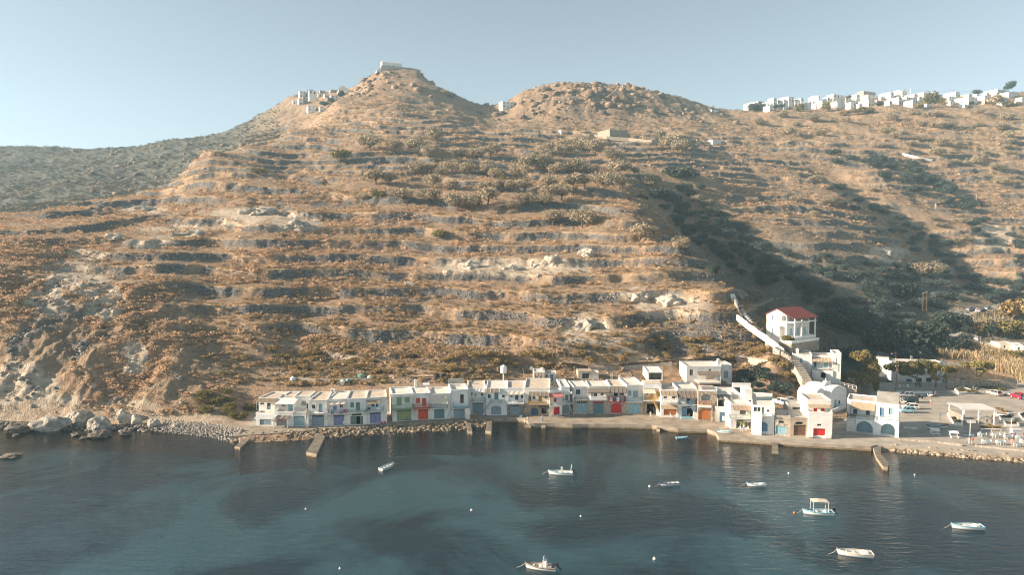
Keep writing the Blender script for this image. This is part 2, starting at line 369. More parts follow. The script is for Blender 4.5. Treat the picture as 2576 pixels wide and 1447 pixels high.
tread_edge = tw * (sstep(0.965, 0.99, fr) + (1 - sstep(0.03, 0.16, fr)))
Z = Zt + prom * 0.20 * fbm(XG / 1.6, YG / 1.6, 2, 63) * (0.4 + riser)

Z = np.where(Z < -0.8, -0.8 + (Z + 0.8) * 3, Z)
edge = [(585, 1098), (640, 1094), (700, 1090), (760, 1085), (850, 1078), (955, 1071), (1050, 1066), (1150, 1060), (1232, 1053), (1240, 1054), (1300, 1052), (1318, 1054), (1330, 1066), (1395, 1066), (1440, 1068), (1480, 1067), (1560, 1068), (1640, 1070), (1665, 1074), (1705, 1078), (1779, 1080), (1800, 1088), (1808, 1100), (1900, 1106), (2000, 1113), (2100, 1119), (2190, 1124), (2206, 1120), (2300, 1127), (2420, 1137), (2576, 1148), (2720, 1158), (3100, 1180), (3600, 1200)]
_ey = np.interp(UU, [e[0] for e in edge], [gnd(e[0], e[1], 0.97).y for e in edge])[None, :]
_d = YG - _ey; _w = (UG > 590) & (UG < 1238)
Z = np.where(_w & (_d < 0.4), np.clip(0.7 + 0.24 * _d + np.minimum(0, _d + 4.5) * 0.7 + 0.25 * fbm(XG / 2.5, YG / 2.5, 3, 71), -16, 0.85), Z)
Z = np.where((UG >= 1238) & (UG < 2215) & (_d < 0.6), np.minimum(Z, -5.0), Z)
# --- bilinear look-ups in the finished height field
def _uy(x, y):
    u = x / y * FPX + W0 / 2
    return np.interp(u, UU, np.arange(NU)), np.interp(y, YY, np.arange(NY))
def hz(x, y):
    fu, fy = _uy(x, y); i = int(min(fu, NU - 2)); j = int(min(fy, NY - 2)); a = fu - i; b = fy - j
    return float((Z[j, i] * (1 - a) + Z[j, i + 1] * a) * (1 - b) + (Z[j + 1, i] * (1 - a) + Z[j + 1, i + 1] * a) * b)
def hit(u, v, y0=150.0, y1=1100.0):
    """first ground point seen through photo pixel (u, v)"""
    d = ray(u, v); d = d / d.y
    yv = np.geomspace(y0, y1, 1400)
    fu = np.interp(d.x * FPX + W0 / 2, UU, np.arange(NU)); i = int(min(fu, NU - 2)); a = fu - i
    zc = Z[:, i] * (1 - a) + Z[:, i + 1] * a
    g = np.interp(yv, YY, zc); zr = CAMZ + d.z * yv
    k = np.nonzero(g >= zr)[0]
    if len(k) == 0: return None
    y = yv[k[0]]
    return Vector((d.x * y, y, float(g[k[0]])))

def np_mesh(name, V, F, mats, smooth=True, attrs=None, fmat=None):
    me = bpy.data.meshes.new(name)
    n = F.shape[1]
    me.vertices.add(len(V)); me.vertices.foreach_set('co', V.astype(np.float32).ravel())
    me.loops.add(F.size); me.loops.foreach_set('vertex_index', F.astype(np.int32).ravel())
    me.polygons.add(len(F))
    me.polygons.foreach_set('loop_start', np.arange(0, F.size, n, dtype=np.int32))
    me.polygons.foreach_set('loop_total', np.full(len(F), n, np.int32))
    if smooth: me.polygons.foreach_set('use_smooth', np.ones(len(F), bool))
    for m in mats: me.materials.append(m)
    if fmat is not None: me.polygons.foreach_set('material_index', fmat.astype(np.int32))
    for k, (dom, arr) in (attrs or {}).items():
        a = me.attributes.new(k, 'FLOAT_COLOR', dom)
        c = np.ones((len(arr), 4), np.float32); c[:, :arr.shape[1]] = arr
        a.data.foreach_set('color', c.ravel())
    me.update(calc_edges=True)
    return me
def link(name, me, **props):
    o = bpy.data.objects.new(name, me); COL.objects.link(o)
    for k, v in props.items(): o[k] = v
    return o

# --- what covers the ground where: r = bare pale rock, g = dry-stone / grey rubble tinted bluish for shade, b = green scrub soil with shade mixed into its colour
gy, gx = np.gradient(Z); dyv = np.gradient(YY)[:, None]; dxv = YY[:, None] * np.gradient(A)[None, :]
slope = np.hypot(gy / dyv, gx / dxv)
nz = fbm(XG / 11, YG / 11, 4, 101) * 0.5 + 0.5
nzb = fbm(XG / 30, YG / 30, 3, 131) * 0.5 + 0.5
tt_ = (Z - CAMZ) / YG; VG = H0 / 2 - FPX * (tt_ * CP + SP) / (CP - tt_ * SP)
def zones(L_, nzs=0.9):
    m = np.zeros_like(Z)
    for cu, cv, wu, wv in L_: m = np.maximum(m, np.exp(-(((UG - cu) / wu) ** 2 + ((VG - cv) / wv) ** 2)))
    return m
nst = fbm(XG / 5.0, (YG + Z) / 17.0, 4, 151) * 0.5 + 0.5
nfi = fbm(XG / 2.2, (YG + Z) / 2.8, 3, 157) * 0.5 + 0.5
pz_ = zones([(40, 985, 110, 95), (130, 1030, 130, 50), (300, 1040, 170, 46), (430, 1052, 90, 32), (190, 700, 95, 55), (260, 755, 60, 60), (120, 760, 70, 40), (330, 900, 40, 60), (215, 640, 60, 18), (620, 545, 120, 26), (740, 560, 80, 30), (360, 530, 80, 14), (450, 575, 130, 12), (400, 610, 70, 20), (1290, 672, 230, 26), (1690, 770, 110, 34), (1475, 830, 70, 44), (1610, 745, 60, 26), (1570, 870, 60, 30), (880, 900, 60, 20), (2230, 640, 60, 24), (2500, 600, 60, 40), (2350, 690, 50, 30)])
pale = prom * sstep(0.50, 0.70, pz_ * 0.72 + 0.28 * nst + 0.22 * nfi)
pale = np.maximum(pale, (1 - sstep(560, 640, UG)) * (1 - sstep(1.2, 4, Z)) * 0.6)
darkrock = cliff * sstep(0.55, 0.66, zones([(20, 860, 110, 70), (150, 880, 130, 50), (20, 780, 40, 60)]) * 0.36 + 0.55 * nst)
grey = np.maximum(np.maximum(riser * sstep(0.32, 0.46, nz), 0.9 * darkrock), 0.8 * prom * sstep(0.60, 0.70, nzb) * sstep(0.5, 0.62, nz))
red = np.clip(rockhill * sstep(0.6, 1.1, slope) + pk * 0.8, 0, 1)
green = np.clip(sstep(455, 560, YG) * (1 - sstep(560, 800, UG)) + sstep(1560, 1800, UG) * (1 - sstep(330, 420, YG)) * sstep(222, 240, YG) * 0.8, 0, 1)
vi = np.arange(NY * NU).reshape(NY, NU)
F = np.stack([vi[:-1, :-1], vi[:-1, 1:], vi[1:, 1:], vi[1:, :-1]], -1).reshape(-1, 4)
V = np.stack([XG, YG, Z], -1).reshape(-1, 3)

def hill_mat():
    m = bpy.data.materials.new('dry_hillside'); m.use_nodes = True
    N = m.node_tree.nodes; L = m.node_tree.links; p = N['Principled BSDF']
    p.inputs['Roughness'].default_value = 0.95; p.inputs['Specular IOR Level'].default_value = 0.1
    g = N.new('ShaderNodeNewGeometry')
    def noise(s, d=5, r=0.6):
        n = N.new('ShaderNodeTexNoise'); n.inputs['Scale'].default_value = s; n.inputs['Detail'].default_value = d; n.inputs['Roughness'].default_value = r
        L.new(g.outputs['Position'], n.inputs['Vector']); return n
    def rng_(node, a, b):
        r = N.new('ShaderNodeMapRange'); r.inputs['From Min'].default_value = a; r.inputs['From Max'].default_value = b
        L.new(node, r.inputs['Value']); return r.outputs['Result']
    def mix(f, a, b):
        x = N.new('ShaderNodeMix'); x.data_type = 'RGBA'
        if isinstance(f, float): x.inputs['Factor'].default_value = f
        else: L.new(f, x.inputs['Factor'])
        for s, c in (('A', a), ('B', b)):
            if isinstance(c, tuple): x.inputs[s].default_value = (*c, 1)
            else: L.new(c, x.inputs[s])
        return x.outputs['Result']
    n1 = noise(0.09, 5); n2 = noise(0.55, 5); n3 = noise(2.2, 4)
    grass = mix(rng_(n2.outputs['Fac'], 0.35, 0.65), (0.21, 0.14, 0.094), (0.425, 0.298, 0.195))
    grass = mix(rng_(n1.outputs['Fac'], 0.4, 0.68), grass, (0.25, 0.195, 0.135))
    rub_shade = mix(rng_(n3.outputs['Fac'], 0.4, 0.62), (0.05, 0.054, 0.058), (0.235, 0.225, 0.21))  # rubble tone carries a bluish tint painted in for shade
    plr = mix(rng_(n2.outputs['Fac'], 0.32, 0.66), (0.31, 0.245, 0.18), (0.56, 0.49, 0.39))
    redr = mix(rng_(n2.outputs['Fac'], 0.35, 0.65), (0.15, 0.10, 0.07), (0.34, 0.235, 0.155))
    grn_shade = mix(rng_(n2.outputs['Fac'], 0.40, 0.62), (0.078, 0.09, 0.08), (0.19, 0.168, 0.13))  # scrub soil colour with the blue of shade mixed into it
    at_ = N.new('ShaderNodeAttribute'); at_.attribute_name = 'cover'
    sp = N.new('ShaderNodeSeparateColor'); L.new(at_.outputs['Color'], sp.inputs[0])
    at2 = N.new('ShaderNodeAttribute'); at2.attribute_name = 'cover2'
    sp2 = N.new('ShaderNodeSeparateColor'); L.new(at2.outputs['Color'], sp2.inputs[0])
    c = mix(sp2.outputs['Green'], grass, (0.50, 0.36, 0.22))
    c = mix(sp.outputs['Blue'], c, grn_shade)
    c = mix(sp.outputs['Green'], c, rub_shade)
    c = mix(sp2.outputs['Red'], c, redr)
    c = mix(sp.outputs['Red'], c, plr)
    sz_ = N.new('ShaderNodeSeparateXYZ'); L.new(g.outputs['Position'], sz_.inputs[0])
    c = mix(rng_(sz_.outputs['Z'], 0.25, -1.6), c, (0.15, 0.165, 0.13))
    L.new(c, p.inputs['Base Color'])
    b = N.new('ShaderNodeBump'); b.inputs['Strength'].default_value = 0.7; b.inputs['Distance'].default_value = 0.8
    L.new(n3.outputs['Fac'], b.inputs['Height']); L.new(b.outputs['Normal'], p.inputs['Normal'])
    return m
HILL = hill_mat()
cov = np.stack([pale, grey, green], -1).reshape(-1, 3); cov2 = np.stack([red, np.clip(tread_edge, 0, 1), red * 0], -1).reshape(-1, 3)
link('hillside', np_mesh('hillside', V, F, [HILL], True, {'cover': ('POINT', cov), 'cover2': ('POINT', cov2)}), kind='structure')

# ------------------------------------------------------------------ sea
def sea_mat():
    m = bpy.data.materials.new('sea_water'); m.use_nodes = True
    N = m.node_tree.nodes; L = m.node_tree.links; N.remove(N['Principled BSDF']); out = N['Material Output']
    g = N.new('ShaderNodeNewGeometry'); mp = N.new('ShaderNodeMapping'); mp.vector_type = 'POINT'
    mp.inputs['Rotation'].default_value = (0, 0, math.radians(12)); mp.inputs['Scale'].default_value = (0.42, 1.35, 1.0)
    L.new(g.outputs['Position'], mp.inputs['Vector'])
    def noise(s, d):
        n = N.new('ShaderNodeTexNoise'); n.inputs['Scale'].default_value = s; n.inputs['Detail'].default_value = d; n.inputs['Roughness'].default_value = 0.55
        n.inputs['Distortion'].default_value = 0.4
        L.new(mp.outputs['Vector'], n.inputs['Vector']); return n
    a = noise(0.75, 3); b = noise(2.3, 2)
    ad = N.new('ShaderNodeMath'); ad.operation = 'MULTIPLY_ADD'; ad.inputs[1].default_value = 0.28
    L.new(b.outputs['Fac'], ad.inputs[0]); L.new(a.outputs['Fac'], ad.inputs[2])
    big = N.new('ShaderNodeTexNoise'); big.inputs['Scale'].default_value = 0.025; big.inputs['Detail'].default_value = 2
    L.new(g.outputs['Position'], big.inputs['Vector'])
    bs = N.new('ShaderNodeMapRange'); bs.inputs['From Min'].default_value = 0.35; bs.inputs['From Max'].default_value = 0.65
    bs.inputs['To Min'].default_value = 0.26; bs.inputs['To Max'].default_value = 0.66
    L.new(big.outputs['Fac'], bs.inputs['Value'])
    bu = N.new('ShaderNodeBump'); bu.inputs['Distance'].default_value = 0.30
    L.new(bs.outputs['Result'], bu.inputs['Strength']); L.new(ad.outputs[0], bu.inputs['Height'])
    gl = N.new('ShaderNodeBsdfGlossy'); gl.inputs['Roughness'].default_value = 0.05; L.new(bu.outputs['Normal'], gl.inputs['Normal'])
    tr = N.new('ShaderNodeBsdfTransparent'); tr.inputs['Color'].default_value = (0.76, 0.90, 0.92, 1)
    fr = N.new('ShaderNodeFresnel'); fr.inputs['IOR'].default_value = 1.6; L.new(bu.outputs['Normal'], fr.inputs['Normal'])
    mx = N.new('ShaderNodeMixShader'); L.new(fr.outputs[0], mx.inputs[0]); L.new(tr.outputs[0], mx.inputs[1]); L.new(gl.outputs[0], mx.inputs[2])
    L.new(mx.outputs[0], out.inputs['Surface'])
    return m
def bed_mat():
    m = bpy.data.materials.new('seabed_sand_weed'); m.use_nodes = True
    N = m.node_tree.nodes; L = m.node_tree.links; p = N['Principled BSDF']; p.inputs['Roughness'].default_value = 1; p.inputs['Specular IOR Level'].default_value = 0
    g = N.new('ShaderNodeNewGeometry')
    n = N.new('ShaderNodeTexNoise'); n.inputs['Scale'].default_value = 0.032; n.inputs['Detail'].default_value = 5; n.inputs['Roughness'].default_value = 0.55; n.inputs['Distortion'].default_value = 0.6
    L.new(g.outputs['Position'], n.inputs['Vector'])
    r = N.new('ShaderNodeMapRange'); r.inputs['From Min'].default_value = 0.44; r.inputs['From Max'].default_value = 0.56; L.new(n.outputs['Fac'], r.inputs['Value'])
    x = N.new('ShaderNodeMix'); x.data_type = 'RGBA'; L.new(r.outputs['Result'], x.inputs['Factor'])
    x.inputs['A'].default_value = (0.14, 0.25, 0.26, 1); x.inputs['B'].default_value = (0.64, 0.90, 0.80, 1)
    sx = N.new('ShaderNodeSeparateXYZ'); L.new(g.outputs['Position'], sx.inputs[0])
    sh = N.new('ShaderNodeMapRange'); sh.inputs['From Min'].default_value = -4.9; sh.inputs['From Max'].default_value = -0.6; L.new(sx.outputs['Z'], sh.inputs['Value'])
    y = N.new('ShaderNodeMix'); y.data_type = 'RGBA'; L.new(sh.outputs['Result'], y.inputs['Factor'])
    L.new(x.outputs['Result'], y.inputs['A']); y.inputs['B'].default_value = (0.40, 0.33, 0.22, 1)
    L.new(y.outputs['Result'], p.inputs['Base Color'])
    return m
SEA = sea_mat(); BED = bed_mat()
sb = MB(); S = 2500
sb.face([(-S, -400, 0), (S, -400, 0), (S, 240, 0), (-S, 240, 0)], SEA); sb.build('sea', kind='structure')
# the sea bed: shoals towards the shore
bx = np.linspace(-400, 400, 161); by = np.linspace(-60, 200, 105)
BX, BY = np.meshgrid(bx, by)
ub = BX / np.maximum(BY, 60) * FPX + W0 / 2
bz = -6.5 + 2.2 * sstep(95, 150, BY) + 1.2 * fbm(BX / 22, BY / 22, 3, 5)
bz = np.where(BY > 104, np.minimum(bz, -1.6), bz)
bi = np.arange(BX.size).reshape(BX.shape)
BF = np.stack([bi[:-1, :-1], bi[:-1, 1:], bi[1:, 1:], bi[1:, :-1]], -1).reshape(-1, 4)
link('seabed', np_mesh('seabed', np.stack([BX, BY, bz], -1).reshape(-1, 3), BF, [BED]), kind='structure')
# ------------------------------------------------------------------ measuring the photo: crops used while surveying it
CR = {1: (960, 1380, 4.2567), 2: (1480, 1380, 4.2567), 3: (1980, 1380, 4.2567), 4: (2480, 1380, 4.2567), 5: (2980, 1380, 4.2567),
      6: (2780, 1100, 4.2567), 7: (3392, 1380, 4.2567), 8: (3392, 1080, 4.2567), 9: (2850, 300, 4.2567), 10: (3392, 300, 4.2567),
      11: (1100, 200, 3.6171), 12: (3392, 1560, 4.2567), 13: (1900, 290, 2.576), 0: (0, 0, 1 / 1.54969)}
def P(c, x, y):
    ox, oy, s = CR[c]
    return (ox + x / s) / 1.54969, (oy + y / s) / 1.54969
def G(c, x, y, z=1.0): return gnd(*P(c, x, y), z)

class House:
    """a building whose facade stands on the ground line measured from (xl, yl) to (xr, yr)"""
    def __init__(s, c, bl, br, label, zg=1.0, name='house', cat='house', O=None, R=None, group=None):
        s.c = c; s.zg = zg
        s.O = O if O is not None else G(c, *bl, zg); R = R if R is not None else G(c, *br, zg)
        d = R - s.O; d.z = 0; s.L = d.length; s.s = d.normalized(); s.n = Vector((s.s.y, -s.s.x, 0))
        s.root = thing(name, label, cat, s.O, 0, group)
    def W(s, a, z, off=0.0):
        p = s.O + s.s * a + s.n * off
        return Vector((p.x, p.y, z))
    def pt(s, x, y, off=0.0):
        u, v = P(s.c, x, y); d = ray(u, v); o = Vector((0, 0, CAMZ))
        q = s.O + s.n * off
        t = (q - o).dot(s.n) / d.dot(s.n)
        p = o + d * t
        return (p - s.O).dot(s.s), p.z
    def depth_at(s, x, y, z, off=0.0):
        p = G(s.c, x, y, z)
        return max(1.0, off - (p - s.O).dot(s.n))
    def box(s, mb, a0, a1, z0, z1, o0, o1, m):
        mb.hexa([s.W(a0, z0, o1), s.W(a1, z0, o1), s.W(a1, z0, o0), s.W(a0, z0, o0),
                 s.W(a0, z1, o1), s.W(a1, z1, o1), s.W(a1, z1, o0), s.W(a0, z1, o0)], m)
    def block(s, x0, x1, ytop, depth=None, yback=None, off=0.0, zbot=None, wall=WHITE, roof=ROOFT, par=0.22, ops=(), sides=None, roofname='roof', front_par=True, ymid=None, low=None):
        if wall is WHITE: wall = WHITES[int(abs(s.O.x) * 1.7) % 4]
        xm = (x0 + x1) / 2
        zt = s.pt(xm, ytop, off)[1]
        zb = s.zg - 0.3 if zbot is None else zbot
        ym = ymid if ymid is not None else ytop
        a0 = s.pt(x0, ym, off)[0]; a1 = s.pt(x1, ym, off)[0]
        dep = depth if depth is not None else s.depth_at(xm, yback, zt, off)
        zr = zt - par
        rec = []
        for op in ops:
            k, ox0, oy0, ox1, oy1, m = op[:6]; kw = op[6] if len(op) > 6 else {}
            oxm = (ox0 + ox1) / 2
            b0 = max(a0 + 0.08, s.pt(ox0, (oy0 + oy1) / 2, off)[0]); b1 = min(a1 - 0.08, s.pt(ox1, (oy0 + oy1) / 2, off)[0])
            z1 = min(zr - 0.08, s.pt(oxm, oy0, off)[1]); z0 = max(zb + 0.32 if zbot is None else zb + 0.03, s.pt(oxm, oy1, off)[1])
            if b1 - b0 > 0.15 and z1 - z0 > 0.15: rec.append((k, b0, b1, z0, z1, m, kw))
        mb = MB()
        xs = sorted({a0, a1, *[r[1] for r in rec], *[r[2] for r in rec]}); zs = sorted({zb, zr, *[r[3] for r in rec], *[r[4] for r in rec]})
        lowm = low[0] if low else None
        if low: zl = s.pt(xm, low[1], off)[1]; zs = sorted(set(zs) | {zl})
        for i in range(len(xs) - 1):
            for j in range(len(zs) - 1):
                cx, cz = (xs[i] + xs[i + 1]) / 2, (zs[j] + zs[j + 1]) / 2
                if any(r[1] < cx < r[2] and r[3] < cz < r[4] for r in rec): continue
                mm = lowm if (low and cz < zl) else wall
                mb.face([s.W(xs[i], zs[j], off), s.W(xs[i + 1], zs[j], off), s.W(xs[i + 1], zs[j + 1], off), s.W(xs[i], zs[j + 1], off)], mm)
        mb.face([s.W(a0, zb, off - dep), s.W(a0, zb, off), s.W(a0, zr, off), s.W(a0, zr, off - dep)], wall)
        mb.face([s.W(a1, zb, off), s.W(a1, zb, off - dep), s.W(a1, zr, off - dep), s.W(a1, zr, off)], wall)
        mb.face([s.W(a1, zb, off - dep), s.W(a0, zb, off - dep), s.W(a0, zr, off - dep), s.W(a1, zr, off - dep)], wall)
        RD = 0.22
        for k, b0, b1, z0, z1, m, kw in rec:
            rd = kw.get('rd', RD)
            A, B = off, off - rd
            mb.face([s.W(b0, z0, A), s.W(b0, z1, A), s.W(b0, z1, B), s.W(b0, z0, B)], wall)
            mb.face([s.W(b1, z0, B), s.W(b1, z1, B), s.W(b1, z1, A), s.W(b1, z0, A)], wall)
            mb.face([s.W(b0, z1, A), s.W(b1, z1, A), s.W(b1, z1, B), s.W(b0, z1, B)], wall)
            mb.face([s.W(b0, z0, B), s.W(b1, z0, B), s.W(b1, z0, A), s.W(b0, z0, A)], wall)
            if kw.get('arch'):
                rise = min(kw['arch'] * (b1 - b0), (z1 - z0) * 0.6); hw = (b1 - b0) / 2; cx = (b0 + b1) / 2
                arc = [(cx - hw * math.cos(math.pi * i / 12), z1 - rise + (rise - 0.01) * math.sin(math.pi * i / 12)) for i in range(13)]
                mm = lowm if low and z1 < zl + 0.3 else wall
                for i in range(12):
                    (p0, q0), (p1, q1) = arc[i], arc[i + 1]
                    mb.face([s.W(p0, q0, off), s.W(p1, q1, off), s.W(p1, z1, off), s.W(p0, z1, off)], mm)
                    mb.face([s.W(p1, q1, off), s.W(p0, q0, off), s.W(p0, q0, off - rd), s.W(p1, q1, off - rd)], mm)
        mb.build('wall', s.root)
        # roof slab and parapet ring
        rb = MB(); T = 0.22
        rb.face([s.W(a0, zr + 0.012, off), s.W(a1, zr + 0.012, off), s.W(a1, zr + 0.012, off - dep), s.W(a0, zr + 0.012, off - dep)], roof)
        rb.build(roofname, s.root)
        if par > 0.05:
            pb = MB(); e = 0.03
            if front_par: s.box(pb, a0 - e, a1 + e, zr + 0.016, zt, off - T, off + e, wall)
            s.box(pb, a0 - e, a1 + e, zr + 0.016, zt + 0.02, off - dep - e, off - dep + T, wall)
            f0 = off - T if front_par else off + e
            s.box(pb, a0 - e, a0 + T, zr + 0.016, zt + 0.05, off - dep + T, f0, wall); s.box(pb, a1 - T, a1 + e, zr + 0.016, zt + 0.05, off - dep + T, f0, wall)
            pb.build('parapet', s.root)
        for k, b0, b1, z0, z1, m, kw in rec: s.opening(k, b0, b1, z0, z1, off - kw.get('rd', RD), m, kw)
        s.last = (a0, a1, zb, zt, off, dep)
        return s
    def opening(s, k, b0, b1, z0, z1, o, m, kw):
        e = 0.004
        trim = kw.get('trim', m); g = 0.06
        if k == 'dark':                                                   # an unlit room behind an open front
            d = kw.get('deep', 2.5); mb = MB()
            for q in ([s.W(b0, z0, o - d), s.W(b1, z0, o - d), s.W(b1, z1, o - d), s.W(b0, z1, o - d)], [s.W(b0, z0, o - e), s.W(b0, z0, o - d), s.W(b0, z1, o - d), s.W(b0, z1, o - e)],
                      [s.W(b1, z0, o - d), s.W(b1, z0, o - e), s.W(b1, z1, o - e), s.W(b1, z1, o - d)], [s.W(b0, z0, o - e), s.W(b1, z0, o - e), s.W(b1, z0, o - d), s.W(b0, z0, o - d)],
                      [s.W(b0, z1, o - d), s.W(b1, z1, o - d), s.W(b1, z1, o - e), s.W(b0, z1, o - e)]): mb.face(q, m)
            mb.build('room_inside', s.root); return
        mb = MB()
        if k == 'garage':
            zc = z1
            tr = kw.get('transom')
            if tr: zc = z1 - tr * (z1 - z0)
            nb = kw.get('leaves', 2); w_ = (b1 - b0) / nb
            for i in range(nb):
                s.box(mb, b0 + i * w_ + 0.02, b0 + (i + 1) * w_ - 0.02, z0 + 0.01, zc - 0.02, o - 0.06, o + 0.02, m)
                np_ = max(2, int(w_ / 0.32))
                for j in range(1, np_): s.box(mb, b0 + i * w_ + j * w_ / np_ - 0.012, b0 + i * w_ + j * w_ / np_ + 0.012, z0 + 0.03, zc - 0.05, o + 0.021, o + 0.035, m)
                s.box(mb, b0 + i * w_ + 0.05, b0 + (i + 1) * w_ - 0.05, z0 + (zc - z0) * 0.38, z0 + (zc - z0) * 0.38 + 0.12, o + 0.036, o + 0.055, m)
            ob = mb.build('garage_door', s.root)
            fb = MB(); s.box(fb, b0 + 0.001, b0 + 0.10, z0, z1 - 0.002, o + 0.06, o + 0.12, trim); s.box(fb, b1 - 0.10, b1 - 0.001, z0, z1 - 0.002, o + 0.06, o + 0.12, trim)
            s.box(fb, b0 + 0.102, b1 - 0.102, z1 - 0.09, z1 - 0.003, o + 0.06, o + 0.12, trim); fb.build('frame', ob)
            if tr:
                tb = MB(); s.box(tb, b0 + 0.1, b1 - 0.1, zc, z1 - 0.09, o - 0.05, o - 0.02, kw.get('pane', DARK))
                n = kw.get('panes', 6)
                for i in range(n + 1):
                    x = b0 + 0.1 + (b1 - b0 - 0.2) * i / n
                    s.box(tb, x - 0.03, x + 0.03, zc, z1 - 0.09, o - 0.018, o + 0.02, kw.get('bar', m))
                tb.build('transom', ob)
        elif k in ('door', 'shutter'):
            s.box(mb, b0 + g, b1 - g, z0 + 0.01, z1 - g, o - 0.06, o, m)
            h = z1 - z0
            if kw.get('glazed'): s.box(mb, b0 + g * 2.2, b1 - g * 2.2, z0 + h * 0.5, z1 - g * 2.2, o + 0.001, o + 0.015, GLASS)
            else:
                for f0, f1 in ((0.08, 0.46), (0.52, 0.92)):
                    s.box(mb, b0 + g * 2.4, (b0 + b1) / 2 - 0.03, z0 + h * f0, z0 + h * f1, o + 0.001, o + 0.03, m)
                    s.box(mb, (b0 + b1) / 2 + 0.03, b1 - g * 2.4, z0 + h * f0, z0 + h * f1, o + 0.001, o + 0.03, m)
            ob = mb.build('door' if k == 'door' else 'shutter', s.root)
            fb = MB(); s.box(fb, b0 + 0.001, b0 + g, z0, z1 - 0.002, o - 0.02, o + 0.08, trim); s.box(fb, b1 - g, b1 - 0.001, z0, z1 - 0.002, o - 0.02, o + 0.08, trim)
            s.box(fb, b0 + g, b1 - g, z1 - g, z1 - 0.003, o - 0.02, o + 0.079, trim); fb.build('frame', ob)
        elif k == 'window':
            s.box(mb, b0, b1, z0, z1, o - 0.05, o - 0.02, kw.get('glass', GLASS))
            ob = mb.build('window', s.root)
            fb = MB(); f = 0.07
            s.box(fb, b0 + 0.001, b0 + f, z0 + 0.001, z1 - 0.001, o - 0.018, o + 0.05, m); s.box(fb, b1 - f, b1 - 0.001, z0 + 0.001, z1 - 0.001, o - 0.018, o + 0.05, m)
            s.box(fb, b0 + f, b1 - f, z0 + 0.001, z0 + f, o - 0.018, o + 0.049, m); s.box(fb, b0 + f, b1 - f, z1 - f, z1 - 0.001, o - 0.018, o + 0.049, m)
            s.box(fb, (b0 + b1) / 2 - 0.03, (b0 + b1) / 2 + 0.03, z0 + f, z1 - f, o - 0.017, o + 0.04, m)
            fb.build('frame', ob)
            if kw.get('sill', True):
                sb_ = MB(); s.box(sb_, b0 - 0.08, b1 + 0.08, z0 - 0.09, z0 - 0.003, o + 0.1, o + 0.30, WHITE2); sb_.build('sill', ob)
    def balcony(s, x0, ytop, x1, ybot, mt, off=0.0, d=1.0, style='rail', slab=WHITE2, brackets=True, name='balcony'):
        xm = (x0 + x1) / 2
        a0 = s.pt(x0, ybot, off + d)[0]; a1 = s.pt(x1, ybot, off + d)[0]; zt = s.pt(xm, ytop, off + d)[1]; zb = s.pt(xm, ybot, off + d)[1]
        mb = MB(); s.box(mb, a0, a1, zb - 0.06, zb + 0.08, off + 0.004, off + d, slab)
        if brackets:
            for f in (0.08, 0.5, 0.92):
                a = a0 + (a1 - a0) * f
                mb.tube([s.W(a, zb - 0.07, off + d - 0.1), s.W(a, zb - 0.75, off + 0.02)], 0.035, mt if mt is not WHITE else WOODG, 5)
        ob = mb.build(name, s.root)
        s.rail(ob, a0, a1, zb + 0.08, zt, off, d, mt, style)
        return s
    def rail(s, ob, a0, a1, zb, zt, off, d, mt, style, name='railing'):
        rb = MB(); r = 0.03
        o1 = off + d - 0.04
        segs = [(a0 + 0.04, o1, a1 - 0.04, o1)]
        if d > 0.3: segs += [(a0 + 0.04, off + 0.03, a0 + 0.04, o1), (a1 - 0.04, off + 0.03, a1 - 0.04, o1)]
        for (p, q, p2, q2) in segs:
            A0, B0 = s.W(p, 0, q), s.W(p2, 0, q2); Ln = (B0 - A0).length
            def L3(f, z): v_ = A0.lerp(B0, f); return Vector((v_.x, v_.y, z))
            if style == 'solid':
                n_ = (B0 - A0).normalized().cross(Vector((0, 0, 1))) * 0.07
                P0 = [L3(0, zb) + n_, L3(1, zb) + n_, L3(1, zb) - n_, L3(0, zb) - n_]
                rb.hexa(P0 + [Vector((p_.x, p_.y, zt)) for p_ in P0], mt); continue
            rb.tube([L3(0, zt), L3(1, zt)], r * 1.3, mt, 5)
            if style == 'rail':
                rb.tube([L3(0, zb + 0.1), L3(1, zb + 0.1)], r, mt, 4)
                n = max(2, int(Ln / 0.22))
                for i in range(n + 1): rb.tube([L3(i / n, zb), L3(i / n, zt)], r * (1.4 if i in (0, n) else 0.8), mt, 4, cap=False)
            else:
                for f in (0.33, 0.66): rb.tube([L3(0, zb + (zt - zb) * f), L3(1, zb + (zt - zb) * f)], r, mt, 4)
                n = max(1, int(Ln / 1.4))
                for i in range(n + 1): rb.tube([L3(i / n, zb), L3(i / n, zt)], r * 1.4, mt, 4, cap=False)
        rb.build(name, ob)
